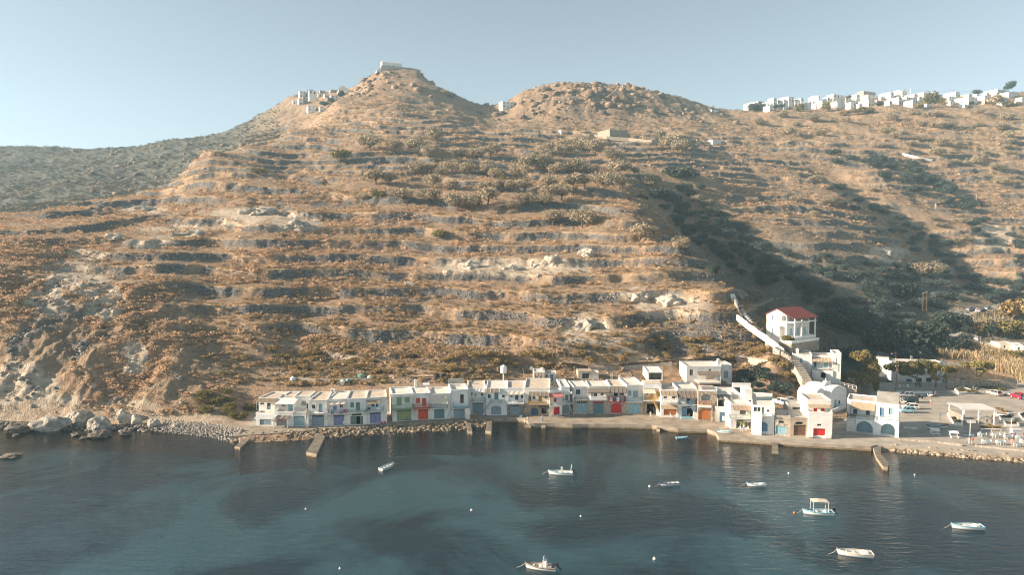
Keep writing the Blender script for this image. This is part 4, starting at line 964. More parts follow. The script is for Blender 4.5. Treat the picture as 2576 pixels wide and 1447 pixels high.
h.awning(1420, 808, 1828, 930, TAN, off=-2.0, d=1.9, style='flat', posts=1085, pm=WOODB); h.balcony(1368, 1012, 1868, 1098, GREYB, off=-2.0, d=2.1, brackets=False, slab=WHITE)
h.rail(h.root, h.pt(1906, 1080)[0], h.pt(2226, 1080)[0], zt + 0.05, zt + 0.8, -0.02, 0.2, BLUEP, 'rail', 'upper_railing')
for x0, x1 in ((1740, 1935), (2168, 2236)): pass
# 34 upper back house behind the terrace house
h = House(3, (345, 500), (806, 500), 'small white upper house with yellow door and pergola on the broad roof terrace', zg=5.9, group='houses behind the front row')
h.block(425, 612, 300, yback=252, wall=WHITE, roof=ROOFW, par=0.2, ops=[('door', 452, 352, 500, 482, YEL), ('window', 532, 358, 562, 412, WOODB)], depth=5)
h.block(614, 806, 325, depth=4.5, off=-0.6, wall=WHITE2, roof=ROOFT, par=0.15, ops=[('window', 626, 345, 656, 392, TEAL), ('door', 700, 342, 752, 466, GREYP)])
h.awning(448, 322, 612, 378, WOODG, d=2.2, style='ribs', rib=WOODB, posts=488, pm=WOODB)
h.stairs(250, 258, 275, 440, WOODW, off=-1.0, wd=0.8, n=11, solid=False)
# 35 back hut with tiled edge
h = House(3, (1165, 440), (1508, 440), 'small cream upper hut with a tiled eave behind the cream plastered boathouse', zg=5.9, group='houses behind the front row')
h.block(1165, 1400, 300, depth=4.5, wall=CREAM, roof=ROOFT, par=0.1, ops=[('window', 1232, 326, 1348, 416, BLUEP)])
h.block(1402, 1508, 310, depth=3.5, wall=WHITE2, roof=ROOFT, par=0.1)
h.awning(1165, 268, 1410, 298, TAN, off=-0.6, d=0.8, style='corr')
# 36 chapel with barrel vault and belfry
O = G(5, 1098, 935, 1.0); R = G(5, 1362, 868, 1.0)
h = House(5, None, None, 'whitewashed chapel with rounded vaults, blue door and a small bell gable', O=O, R=R, name='chapel', cat='chapel')
def vault(h, a0, a1, zs, rise, o0, o1, m, name):
    mb = MB(); n = 14; cx = (a0 + a1) / 2; hw = (a1 - a0) / 2; R0 = []; R1 = []
    for i in range(n + 1):
        t_ = math.pi * i / n
        R0.append(h.W(cx - hw * math.cos(t_), zs + rise * math.sin(t_), o0)); R1.append(h.W(cx - hw * math.cos(t_), zs + rise * math.sin(t_), o1))
    B = [h.W(a1, h.zg, o0), h.W(a0, h.zg, o0)]; B1 = [h.W(a1, h.zg, o1), h.W(a0, h.zg, o1)]
    mb.rings([R0 + B, R1 + B1], m); return mb.build(name, h.root)
zs = h.pt(1240, 650)[1]; ztop = h.pt(1240, 530)[1]; a0 = h.pt(1100, 700)[0]; a1 = h.pt(1360, 700)[0]
vault(h, a0, a1, zs, ztop - zs, 0.0, -7.5, WHITE, 'nave')
hh = (ztop + zs) / 2
mb = MB(); h.box(mb, *[h.pt(1156, 830)[0], h.pt(1194, 830)[0]], h.pt(1175, 908)[1], h.pt(1175, 768)[1], 0.003, 0.07, BLUEP); mb.build('door', h.root)
mb = MB(); h.box(mb, *[h.pt(1228, 800)[0], h.pt(1252, 800)[0]], h.pt(1240, 834)[1], h.pt(1240, 775)[1], 0.003, 0.05, BLUED); mb.build('window', h.root)
mb = MB(); cx, cz = h.pt(1170, 632)
mb.tube([h.W(cx, cz, 0.004), h.W(cx, cz, 0.12)], 0.45, WHITEP, 12); mb.build('round_window', h.root)
b0, b1 = h.pt(990, 560, -2.5)[0], h.pt(1096, 560, -2.5)[0]
vault(h, a0 - 4.2, a0 + 0.3, zs - 0.3, 1.9, -1.5, -6.5, WHITE, 'side_vault')
mb = MB(); za_, zb_ = h.pt(1045, 590, -2.5)[1], h.pt(1045, 455, -2.5)[1]; wb = b1 - b0
mb.rings([[h.W(b0, za_ - 1.0, -2.5), h.W(b1, za_ - 1.0, -2.5), h.W(b1, za_ - 1.0, -3.4), h.W(b0, za_ - 1.0, -3.4)], [h.W(b0, zb_ - 0.9, -2.5), h.W(b1, zb_ - 0.9, -2.5), h.W(b1, zb_ - 0.9, -3.4), h.W(b0, zb_ - 0.9, -3.4)],
          [h.W(b0 + wb * .22, zb_ - 0.25, -2.5), h.W(b1 - wb * .22, zb_ - 0.25, -2.5), h.W(b1 - wb * .22, zb_ - 0.25, -3.4), h.W(b0 + wb * .22, zb_ - 0.25, -3.4)], [h.W(b0 + wb * .42, zb_, -2.5), h.W(b1 - wb * .42, zb_, -2.5), h.W(b1 - wb * .42, zb_, -3.4), h.W(b0 + wb * .42, zb_, -3.4)]], WHITE)
mb.build('bell_gable', h.root)
mb = MB(); h.box(mb, (b0 + b1) / 2 - 0.05, (b0 + b1) / 2 + 0.05, zb_, zb_ + 0.7, -3.0, -2.9, WHITE); h.box(mb, (b0 + b1) / 2 - 0.25, (b0 + b1) / 2 + 0.25, zb_ + 0.35, zb_ + 0.45, -3.01, -2.89, WHITE); mb.build('cross', h.root)
# 37 white house on the slope beside the steps
h = House(6, (1310, 1500), (1640, 1560), 'white split level house on the slope with slatted veranda shade and arched cellar', O=G(6, 1310, 1345, 5.0), R=G(6, 1990, 1800, 1.2) + Vector((0, 0, 0)), zg=1.2)
O = at(*P(6, 1318, 1345), 187); R = at(*P(6, 2125, 1440), 183)
h.O = Vector((O.x, O.y, 0)); d_ = Vector((R.x, R.y, 0)) - h.O; h.s = d_.normalized(); h.n = Vector((h.s.y, -h.s.x, 0)); h.root.location = (h.O.x, h.O.y, 1.2)
h.block(1315, 1640, 1195, depth=7.5, wall=WHITE, roof=ROOFT, par=0.3, zbot=1.0, ops=[('shutter', 1438, 1262, 1478, 1352, BLUEP), ('window', 1586, 1328, 1600, 1344, DARK, dict(sill=False))])
h.block(1642, 1985, 1225, depth=6.0, off=-1.6, wall=WHITE, roof=ROOFT, par=0.4, zbot=1.0, ops=[('door', 1675, 1330, 1712, 1425, BLUED), ('shutter', 1842, 1340, 1912, 1425, BLUEP)])
h.block(1642, 1990, 1462, depth=2.4, off=0.8, wall=WHITE, roof=ROOFT, par=0.05, zbot=1.0, ops=[('dark', 1788, 1500, 1870, 1600, DARK, dict(arch=0.4, deep=2.0, rd=0.3))])
h.block(1988, 2128, 1182, depth=6.5, off=0.4, wall=WHITE, roof=ROOFW, par=0.35, zbot=1.0, ops=[('shutter', 2038, 1268, 2056, 1366, BLUEP)])
h.awning(1636, 1250, 1985, 1325, TAN, off=-1.6, d=2.8, style='ribs', rib=WOODW, posts=1445, pm=WOODW); h.chimney(1400, 1105, 1180, -1.5, 0.7)
h.balcony(1642, 1405, 1938, 1448, SKYB, off=-1.6, d=2.4, style='bars', brackets=False)
# 38 red roof house: long side faces right, gable faces the sea
yb = 196.0
O = at(*P(6, 888, 800), yb + 3.5); R = at(*P(6, 1228, 880), yb - 2.0)
h = House(6, None, None, 'white two storey villa with dark red tiled gable roof and pillared verandas', O=Vector((O.x, O.y, zat(P(6, 888, 880)[1], yb))), R=R, zg=zat(P(6, 1228, 905)[1], yb - 2))
ze = h.pt(1228, 545)[1]; zpk = h.pt(1030, 415)[1]
h.block(888, 1228, 640, depth=11, zbot=h.zg - 4, wall=WHITE, roof=WHITE2, par=0.02, ops=[('shutter', 978, 770, 1042, 862, BLUEP), ('dark', 1100, 738, 1192, 930, WHITE2, dict(deep=1.2))])
zt = h.last[3]
z2 = ze
h.block(888, 1228, 545, depth=11, zbot=zt + 0.004, wall=WHITE, roof=WHITE2, par=0.02, ops=[('shutter', 978, 540, 1044, 628, BLUEP), ('dark', 1138, 548, 1212, 690, WHITE2, dict(deep=1.2))])
a0, a1 = h.last[0], h.last[1]; zt2 = h.last[3]; am = (a0 + a1) / 2; rise = 1.75
mb = MB(); mb.face([h.W(a0, zt2, 0.0), h.W(a1, zt2, 0.0), h.W(am, zt2 + rise, 0.0)], WHITE); mb.face([h.W(a1, zt2, -11), h.W(a0, zt2, -11), h.W(am, zt2 + rise, -11)], WHITE); mb.build('gable', h.root)
REDT = mat('red_tiles', (0.19, 0.055, 0.048), 0.85, 0.2, 2.5, 0.4, 9)
mb = MB(); e = 0.35
for sgn, ax in ((-1, a0), (1, a1)):
    xo = ax + sgn * (e + (2.6 if sgn > 0 else 0)); zo = zt2 - rise * (e + (2.6 if sgn > 0 else 0)) / (am - a0) * (0.55 if sgn > 0 else 1)
    n = 13
    for i in range(n):
        o0, o1 = e - (11 + 2 * e) * i / n, e - (11 + 2 * e) * (i + 0.72) / n
        mb.hexa([h.W(xo, zo + 0.02, o0), h.W(am, zt2 + rise + 0.02, o0), h.W(am, zt2 + rise + 0.02, o1), h.W(xo, zo + 0.02, o1), h.W(xo, zo + 0.20, o0), h.W(am, zt2 + rise + 0.20, o0), h.W(am, zt2 + rise + 0.20, o1), h.W(xo, zo + 0.20, o1)], REDT)
    mb.hexa([h.W(xo, zo + 0.0, e), h.W(am, zt2 + rise, e), h.W(am, zt2 + rise, -11 - e), h.W(xo, zo, -11 - e), h.W(xo, zo + 0.1, e), h.W(am, zt2 + rise + 0.1, e), h.W(am, zt2 + rise + 0.1, -11 - e), h.W(xo, zo + 0.1, -11 - e)], REDT)
mb.build('roof', h.root)
for lvl, (zl, zh) in enumerate(((h.zg, zt), (zt, zt2 - 0.35))):
    mb = MB(); h.box(mb, a1 + 0.004, a1 + 2.5, zl - (4.0 if lvl == 0 else 0.3), zl + 0.05, -10.7, 0.0, WHITE); ob = mb.build('veranda_floor', h.root)
    for o_ in (-0.3, -3.7, -7.1, -10.4):
        pb = MB(); h.box(pb, a1 + 2.15, a1 + 2.45, zl + 0.055, zh - 0.31, o_ - 0.15, o_ + 0.15, WHITE); pb.build('pillar', h.root)
    for o_ in (-2.0, -5.4, -8.8): mb = MB(); h.box(mb, a1 + 0.004, a1 + 0.05, zl + 0.3, zl + 2.2, o_ - 0.5, o_ + 0.5, BLUEP); mb.build('shutter', h.root)
tb = MB(); h.box(tb, 1.5, a1 + 3.4, h.zg - 4.4, h.zg - 1.5, -11.0, 2.8, STONE)
tag(tb.build('terrace'), 'square stone walled terrace carrying the red roofed villa', 'terrace')
tb = MB()
for q in ((1.5, a1 + 3.4, 2.55, 2.8), (a1 + 3.15, a1 + 3.4, -10.9, 2.54)): h.box(tb, q[0], q[1], h.zg - 1.49, h.zg - 0.75, q[2], q[3], WHITE)
tag(tb.build('parapet_wall'), 'white parapet round the terrace of the red roofed villa', 'wall')
VT = h.W(a1 + 1.0, h.zg - 1.4, 1.5)
# 39 flat roofed taverna behind the pines
h = House(7, (360, 600), (1255, 600), 'low flat roofed white taverna half hidden behind the umbrella pines', O=G(7, 360, 462, 1.0), R=G(7, 1300, 490, 1.0), name='taverna', cat='taverna')
h.block(425, 1300, 170, depth=9, wall=WHITE, roof=ROOFT, par=0.35, ops=[('door', 600, 420, 690, 545, BLUED), ('window', 760, 400, 860, 470, BLUED), ('window', 930, 400, 1020, 470, BLUED), ('door', 1190, 430, 1240, 575, BLUEP)])
h.slab('chimney', 680, 40, 705, 85, -5, -4.5, WHITE)
# 40 buildings at the right edge
def slopehouse(c, x0, x1, ytop, ybot, Y0, Y1, label, ops=(), depth=7, wall=WHITE, roof=ROOFT, par=0.25, zb=None, name='house', cat='house', group=None):
    q_ = hit(*P(c, (x0 + x1) / 2, ybot))
    if q_ is not None and c == 8: Y0, Y1 = q_.y + 1.5, q_.y + 0.5
    O = at(*P(c, x0, ybot), Y0); R = at(*P(c, x1, ybot), Y1); z = min(O.z, R.z)
    h = House(c, None, None, label, O=Vector((O.x, O.y, z)), R=R, zg=z, name=name, cat=cat, group=group)
    h.block(x0, x1, ytop, depth=depth, wall=wall, roof=roof, par=par, ops=ops, zbot=z - 3 if zb is None else zb)
    return h
slopehouse(8, 1885, 2130, 1110, 1205, 226, 224, 'small white roadside hut in the shade left of the cream shed', [('window', 1900, 1130, 1930, 1170, DARK)])
slopehouse(8, 2160, 2400, 1110, 1235, 221, 219, 'low cream rendered shed with a dark doorway behind the reeds', [('door', 2370, 1150, 2400, 1235, BLUED), ('window', 2220, 1140, 2250, 1180, DARK)], wall=CREAM)
slopehouse(8, 2405, 2560, 1140, 1260, 218, 217, 'small white hut at the right edge beside the cream shed', [('window', 2450, 1170, 2490, 1215, BLUEP)])
# 41 the white hut wall behind the lane
slopehouse(5, 1850, 2060, 60, 215, 214, 212, 'long blank white garden wall house beside the shaded lane', [], depth=2.5, par=0.05)
# ------------------------------------------------------------------ ridge villages and the hilltop church
def FH(c, x0, xc, x1, yt, yb, label, wall=WHITE, Y=None, th=24, wins=None, roof=ROOFW, left=True, group='white houses on the right hand ridge', steps=(), cat='house', name='house', dmax=14.0):
    """far cube house seen on its corner: left face x0..xc, front xc..x1"""
    u, v = P(c, xc, yb)
    if Y is None:
        p = hit(u, v + 2, 400); Y = p.y if p is not None else (748.0 if c in (9, 10) else 690.0)
    cpt = at(u, v, Y); zt = at(u, P(c, xc, yt)[1], Y).z
    t = math.radians(th); k = Y / FPX / 1.54969 / CR[c][2]
    W_ = max(1.5, (x1 - xc) * k / math.cos(t)); D_ = min(dmax, max(2.0, (xc - x0) * k / math.sin(t)))
    s_ = Vector((math.cos(t), math.sin(t), 0)); b_ = Vector((-math.sin(t), math.cos(t), 0))
    root = thing(name, label, cat, cpt, 0, group)
    def Q(a, b, z): q = cpt + s_ * a + b_ * b; return Vector((q.x, q.y, z))
    def bx(mb, a0, a1, b0, b1, z0, z1, m): mb.hexa([Q(a0, b0, z0), Q(a1, b0, z0), Q(a1, b1, z0), Q(a0, b1, z0), Q(a0, b0, z1), Q(a1, b0, z1), Q(a1, b1, z1), Q(a0, b1, z1)], m)
    mb = MB(); bx(mb, 0, W_, 0, D_, cpt.z - 6.0, zt - 0.3, wall); mb.build('wall', root)
    mb = MB(); e = 0.06; T = 0.3
    bx(mb, -e, W_ + e, -e, T, zt - 0.296, zt, wall); bx(mb, -e, W_ + e, D_ - T, D_ + e, zt - 0.296, zt, wall); bx(mb, -e, T, T, D_ - T, zt - 0.296, zt, wall); bx(mb, W_ - T, W_ + e, T, D_ - T, zt - 0.296, zt, wall)
    mb.face([Q(0, 0, zt - 0.28), Q(W_, 0, zt - 0.28), Q(W_, D_, zt - 0.28), Q(0, D_, zt - 0.28)], roof); mb.build('roof', root)
    H = zt - cpt.z; st = 1 if H < 4.6 else (2 if H < 8.5 else 3)
    nw = wins if wins is not None else max(1, min(4, int(W_ / 3.0)))
    for j in range(st):
        z0 = cpt.z + H * (j + 0.38) / st; hh = min(1.5, H / st * 0.42)
        for i in range(nw):
            if rng.random() < 0.12 and nw > 1: continue
            a = W_ * (i + 0.5) / nw; ww = 0.6 + 0.3 * rng.random(); dz = 0.9 if (j == 0 and i == nw // 2) else 0.0
            mb = MB(); bx(mb, a - ww, a + ww, -0.03, 0.04, z0 - dz, z0 + hh, GLASS if rng.random() < 0.6 else GREYB); mb.build('window' if dz == 0 else 'door', root)
        if left and D_ > 3:
            for i in range(max(1, min(3, int(D_ / 4.5)))):
                b = D_ * (i + 0.5) / max(1, min(3, int(D_ / 4.5)))
                mb = MB(); bx(mb, -0.03, 0.04, b - 0.45, b + 0.45, z0, z0 + hh, GLASS); mb.build('window', root)
    for (f0, f1, hb) in steps:       # raised blocks on the roof
        mb = MB(); bx(mb, W_ * f0, W_ * f1, D_ * 0.25, D_ * 0.8, zt + 0.004, zt + hb, wall); mb.build('roof_block', root)
    return root
far_list = [
 (9, 248, 300, 340, 430, 545, 'leftmost stepped white house of the right ridge village, above a dark round tree', {}),
 (9, 335, 385, 400, 408, 500, 'narrow white house second from the left end of the ridge village', {}),
 (9, 400, 445, 525, 398, 470, 'cream fronted house behind the dark tree near the left end of the ridge village', dict(wall=CREAM)),
 (9, 545, 600, 625, 412, 500, 'small bright cube just right of the left dark tree on the ridge', {}),
 (9, 580, 640, 705, 470, 560, 'low white house standing farthest down the slope near the ridge village left end', {}),
 (9, 618, 700, 760, 342, 470, 'tall white tower like house with small windows on the left part of the ridge', dict(dmax=9)),
 (9, 765, 955, 1060, 322, 400, 'long white block with a stepped parapet on the left part of the skyline', dict(dmax=18, steps=((0.1, 0.4, 0.8),))),
 (9, 705, 770, 820, 370, 440, 'small white house squeezed between the tower house and the long skyline block', {}),
 (9, 820, 870, 985, 370, 470, 'flat fronted white house behind two dark bushes on the left part of the ridge', {}),
 (9, 930, 1060, 1090, 395, 480, 'bright white house with one round window left of the tall green ridge tree', {}),
 (9, 1060, 1160, 1215, 345, 400, 'white upper house directly above the tall green ridge tree', {}),
 (9, 1215, 1350, 1420, 400, 475, 'white house with low arches between the two tall ridge trees', dict(dmax=16)),
 (9, 1352, 1410, 1430, 440, 515, 'tiny white cube in front of the arched house between the two tall trees', dict(dmax=5)),
 (9, 1360, 1450, 1465, 305, 360, 'white house topped by a small dome tank on the skyline between the tall trees', dict(steps=((0.3, 0.7, 0.7),))),
 (9, 1450, 1510, 1545, 395, 490, 'white house half hidden by the second tall ridge tree', {}),
 (9, 1640, 1695, 1915, 280, 345, 'long white skyline house with a shaded porch right of the second tall tree', dict(wins=3)),
 (9, 1685, 1765, 1875, 325, 440, 'two storey white house with a terracotta tinted porch under the long skyline house', {}),
 (9, 1690, 1755, 1780, 400, 490, 'little white house with a blue balcony right beside the second tall tree', {}),
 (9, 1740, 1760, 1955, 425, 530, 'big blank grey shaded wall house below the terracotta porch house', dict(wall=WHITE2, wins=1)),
 (9, 1945, 1985, 2095, 415, 540, 'white cube with two dark windows at the right of the blank shaded wall', dict(wins=2)),
 (9, 2020, 2080, 2150, 285, 330, 'low white skyline house left of the tan stone mansion', {}),
 (9, 2145, 2195, 2455, 228, 340, 'wide tan stone mansion on the skyline of the ridge village', dict(wall=TANW, wins=4)),
 (9, 2215, 2270, 2500, 290, 370, 'white terrace house in front of the tan stone mansion', dict(wins=3)),
 (9, 2200, 2280, 2400, 370, 485, 'house with cream garage shutters below the tan stone mansion', dict(wall=CREAM, wins=2)),
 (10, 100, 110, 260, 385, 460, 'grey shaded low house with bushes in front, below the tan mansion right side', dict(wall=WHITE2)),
 (10, 250, 340, 420, 245, 310, 'white gabled skyline house just right of the tan mansion', {}),
 (10, 420, 530, 640, 225, 300, 'white skyline house with a chimney stack right of the gabled house', dict(steps=((0.1, 0.25, 1.6),))),
 (10, 160, 180, 275, 320, 370, 'low white house with a veranda between the tan mansion and bright corner house', {}),
 (10, 375, 470, 550, 330, 445, 'bright corner house with a big sunlit left wall below the chimney house', {}),
 (10, 550, 600, 800, 325, 440, 'long white house with two upper windows beside the bright corner house', dict(wins=4)),
 (10, 605, 730, 820, 275, 330, 'white house beneath the tall white mast on the ridge', {}),
 (10, 640, 705, 870, 380, 500, 'lowest white house with a bright gable wall above the rocky ridge edge', dict(wins=3)),
 (10, 800, 812, 1000, 325, 420, 'house with a red tinted awning line in the middle of the ridge village', dict(wall=WHITE2, wins=3)),
 (10, 835, 890, 1035, 250, 290, 'low cream skyline house left of the tall dark conifer', dict(wall=CREAM)),
 (10, 985, 1050, 1150, 310, 410, 'white house with a dark glazed balcony left of the conifer', {}),
 (10, 1240, 1420, 1520, 240, 320, 'large bright skyline house just right of the conifer', dict(dmax=18)),
 (10, 1280, 1310, 1480, 315, 400, 'white house with deep balconies right of the conifer', dict(wins=3)),
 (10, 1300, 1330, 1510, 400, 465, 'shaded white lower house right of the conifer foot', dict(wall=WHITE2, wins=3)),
 (10, 1510, 1630, 1835, 320, 450, 'big plain blue white house with one small dark window', dict(wins=1, wall=WHITE)),
 (10, 1575, 1640, 1735, 280, 320, 'tan roofed low house behind the big plain house', dict(wall=CREAM)),
 (10, 1840, 1900, 2020, 300, 380, 'white stepped house right of the big plain house', dict(steps=((0.5, 0.9, 1.0),))),
 (10, 1970, 2110, 2400, 200, 260, 'long white house under the big skyline tree', dict(wins=4)),
 (10, 2005, 2150, 2375, 340, 410, 'white house with a large arched window left of the golden palm', dict(wins=3)),
 (10, 2155, 2200, 2370, 412, 470, 'low white house in front of the arched window house', dict(wins=3)),
 (10, 2220, 2300, 2554, 245, 330, 'wide white house with verandas near the right picture edge', dict(wins=4)),
 (10, 2480, 2520, 2620, 330, 400, 'white house right of the golden palm at the picture edge', {}),
 (10, 1880, 1900, 2000, 385, 450, 'tan stone cottage below the stepped house', dict(wall=TANW)),
]
for c, x0, xc, x1, yt, yb, lab, kw in far_list: FH(c, x0, xc, x1, yt, yb, lab, **kw)
LG = 'white houses left of the church hill'
for c, x0, xc, x1, yt, yb, lab, kw in [
 (11, 195, 245, 330, 555, 650, 'tall white house at the upper left end of the village left of the peak', dict(dmax=10)),
 (11, 168, 235, 290, 660, 750, 'bright white house lowest at the left end of the village left of the peak', {}),
 (11, 232, 290, 420, 640, 725, 'brown stone house beside the bright white house left of the peak', dict(wall=TANW)),
 (11, 335, 380, 470, 548, 600, 'small white house on the skyline left of the peak', {}),
 (11, 280, 365, 462, 760, 875, 'large white cube house standing alone below the village left of the peak', dict(wins=2)),
 (11, 470, 530, 590, 775, 845, 'low white house right beside the lone white cube, cut by the hillside', {}),
 (11, 628, 690, 785, 612, 710, 'white house directly below the stepped gable church left of the peak', {}),
 (11, 565, 595, 630, 600, 650, 'tiny white gabled chapel on the slope left of the peak', dict(dmax=5)),
 (11, 630, 680, 780, 535, 585, 'brown walled ruin left of the stepped gable church', dict(wall=TANW)),
 (11, 505, 530, 600, 548, 580, 'low brown stone house on the skyline left of the brown ruin', dict(wall=TANW))]:
    FH(c, x0, xc, x1, yt, yb, lab, group=LG, Y=None, **kw)
# stepped gable church
rt = FH(11, 740, 800, 955, 540, 610, 'white church with a stepped baroque gable and belfry on the shoulder left of the peak', group=LG, Y=772, wins=3, name='church', cat='church')
Yc = 770; mb = MB()
prof = [(800, 545), (800, 505), (822, 505), (822, 485), (842, 485), (850, 475), (868, 475), (880, 490), (880, 503), (905, 505), (905, 520), (935, 522), (955, 545)]
pf = [at(*P(11, x, y), Yc - 0.4) for x, y in prof]; n_ = Vector((0.0, 0.9, 0)); t24 = math.tan(math.radians(24))
pf = [Vector((p.x, p.y + (p.x - pf[0].x) * t24, p.z)) for p in pf]
mb.rings([pf, [p + n_ for p in pf]], WHITE); mb.build('gable', rt)
for c, x0, xc, x1, yt, yb, lab in [(9, 1080, 1110, 1160, 420, 470, 'small white annex left of the left tall ridge tree'), (9, 1885, 1905, 1960, 330, 400, 'small white cube under the bush right of the long skyline house'), (9, 1560, 1600, 1650, 330, 400, 'small white house above the right tall ridge tree'), (9, 2100, 2125, 2190, 440, 520, 'small white house between the two windowed cube and the garage house'),
 (10, 280, 320, 380, 390, 460, 'white garden house left of the bright corner house'), (10, 430, 470, 560, 300, 335, 'narrow white house under the chimney house'), (10, 900, 940, 1010, 440, 500, 'low white house above the long green ridge hedge'), (10, 1060, 1090, 1150, 240, 300, 'small white skyline house left of the conifer top'), (10, 1530, 1570, 1640, 445, 500, 'low white annex at the foot of the big plain house'),
 (10, 1740, 1770, 1830, 280, 325, 'small white house right of the tan roofed house'), (10, 1900, 1930, 2010, 255, 300, 'small white house left of the long house under the skyline tree'), (10, 2060, 2090, 2160, 270, 335, 'small white house below the long house under the skyline tree'), (10, 2390, 2420, 2480, 400, 460, 'tiny white house beside the golden palm'),
 (11, 130, 150, 195, 690, 740, 'tiny white hut at the far left of the village left of the peak'), (11, 480, 505, 560, 600, 640, 'small white house in the middle of the village left of the peak'), (11, 420, 440, 480, 660, 700, 'small white cube right of the brown stone house left of the peak')]:
    FH(c, x0, xc, x1, yt, yb, lab, group=LG if c == 11 else 'white houses on the right hand ridge')
# second hill
FH(13, 115, 150, 300, 268, 335, 'white house at the left foot of the rocky second hill', group='houses beside the rocky hill', Y=690)
FH(13, 2200, 2250, 2330, 350, 392, 'small pale hut with a flat porch roof right of the rocky hill', group='houses beside the rocky hill', Y=700)
FH(13, 1337, 1362, 1388, 108, 150, 'small square stone hut on top of the rocky hill', wall=STONE, wins=0, left=False, group='houses beside the rocky hill', Y=722, roof=STONE, name='hut', cat='hut')
# the church on the summit
Yp = 752.0
O = at(*P(11, 1418, 232), Yp); R = at(*P(11, 1690, 225), Yp)
h = House(11, None, None, 'white barrel roofed church alone on the summit of the hill', O=Vector((O.x, O.y, O.z)), R=Vector((R.x, R.y + 8, R.z)), zg=O.z, name='church', cat='church')
a1 = (h.pt(1690, 200)[0]); ze = h.pt(1550, 160)[1]; zg0 = O.z; dep = 9.0
mb = MB(); h.box(mb, 0, a1, zg0 - 3, ze, -dep, 0, WHITE); mb.build('wall', h.root)
mb = MB(); n = 10; R0 = [h.W(0.2, ze + 0.01 + 1.4 * math.sin(math.pi * i / n), -dep / 2 + dep / 2 * math.cos(math.pi * i / n)) for i in range(n + 1)]
mb.rings([R0, [p + h.s * (a1 - 0.2) for p in R0]], WHITE); mb.build('roof', h.root)
mb = MB(); gz = h.pt(1405, 130)[1]
gp = [(0.3, zg0 - 2), (0.3, ze + 0.3), (-dep * 0.2, ze + 1.3), (-dep * 0.42, gz), (-dep * 0.58, gz), (-dep * 0.8, ze + 1.3), (-dep - 0.3, ze + 0.3), (-dep - 0.3, zg0 - 2)]
mb.rings([[h.W(-0.7, z, o) for o, z in gp], [h.W(-0.01, z, o) for o, z in gp]], WHITE); mb.build('gable', h.root)
for x in (1503, 1571):
    mb = MB(); a, z = h.pt(x, 203); h.box(mb, a - 0.9, a + 0.9, z - 0.5, z + 0.6, -0.05, 0.03, GLASS); mb.build('window', h.root)
mb = MB(); h.box(mb, -2.0, h.pt(1780, 230)[0], zg0 - 6, h.pt(1600, 216)[1], 0.9, 1.6, STONEL)
tag(mb.build('terrace_wall'), 'stone terrace wall in front of the summit church', 'wall')
mb = MB(); a0 = h.pt(1782, 230)[0]; a1 = h.pt(1950, 262)[0]
mb.rings([[h.W(a0, h.pt(1782, 232)[1] + 0.4, 1.3), h.W(a0, h.pt(1782, 290)[1], 1.3), h.W(a0, h.pt(1782, 290)[1], 0.7), h.W(a0, h.pt(1782, 232)[1] + 0.4, 0.7)], [h.W(a1, h.pt(1950, 262)[1], 1.3), h.W(a1, h.pt(1950, 300)[1], 1.3), h.W(a1, h.pt(1950, 300)[1], 0.7), h.W(a1, h.pt(1950, 262)[1], 0.7)]], STONEL)
tag(mb.build('garden_wall'), 'low sloping stone wall running right from the summit church', 'wall')
mb = MB(); gl = [h.W(-0.72, z, o) for o, z in ((0.5, zg0 - 5), (0.5, zg0 + 1.6), (-7, zg0 + 1.6), (-7, zg0 - 5))]; gr = [h.W(-6.5, z, o) for o, z in ((0.5, zg0 - 6), (0.5, zg0 - 3.2), (-7, zg0 - 3.2), (-7, zg0 - 6))]
mb.rings([gr, gl], WHITE); tag(mb.build('ramp_wall'), 'white curved ramp wall at the left of the summit church', 'wall')
# walls and ruins on the middle slope
def wall_line(pts, hgt, m, label, name='stone_wall', th=0.6, y0=150):
    mb = MB(); Q = []
    for u, v in pts:
        p = hit(u, v, y0)
        if p is None: continue
        Q.append(p)
    for a, b in zip(Q[:-1], Q[1:]):
        d = (b - a); d.z = 0; n = d.normalized().cross(Vector((0, 0, 1))) * th / 2
        mb.hexa([a - n + Vector((0, 0, -1)), b - n + Vector((0, 0, -1)), b + n + Vector((0, 0, -1)), a + n + Vector((0, 0, -1)), a - n + Vector((0, 0, hgt)), b - n + Vector((0, 0, hgt)), b + n + Vector((0, 0, hgt)), a + n + Vector((0, 0, hgt))], m)
    return tag(mb.build(name), label, 'wall')
def pz(c, x, y): return P(c, x, y)
FH(13, 1128, 1228, 1420, 548, 640, 'ruined dark stone enclosure with a square corner on the middle slope', wall=STONE, roof=STONEL, wins=0, left=False, group='ruins on the middle slope', cat='ruin', name='ruin', th=30, dmax=16)
FH(13, 2230, 2260, 2400, 655, 700, 'roofless white walled ruin on the middle right slope', wall=WHITE2, wins=2, left=False, group='ruins on the middle slope', cat='ruin', name='ruin')
FH(13, 670, 740, 752, 556, 590, 'small white hut on the slope left of the stone enclosure', wins=0, left=False, group='ruins on the middle slope', name='hut', cat='hut')
wall_line([pz(13, 860, 600), pz(13, 1000, 625), pz(13, 1200, 645), pz(13, 1420, 670), pz(13, 1650, 690), pz(13, 1900, 690), pz(13, 2150, 690)], 2.0, STONE, 'long retaining stone wall below the ruined enclosure', y0=300)
wall_line([(2270, 390), (2310, 398), (2345, 405)], 1.2, WHITE2, 'low white wall with gateposts on the right hand slope', y0=300)
wall_line([pz(10, 130, 1000), pz(10, 800, 965), pz(10, 1650, 955)], 0.9, CREAM, 'pale road parapet crossing the right hand slope', y0=300)
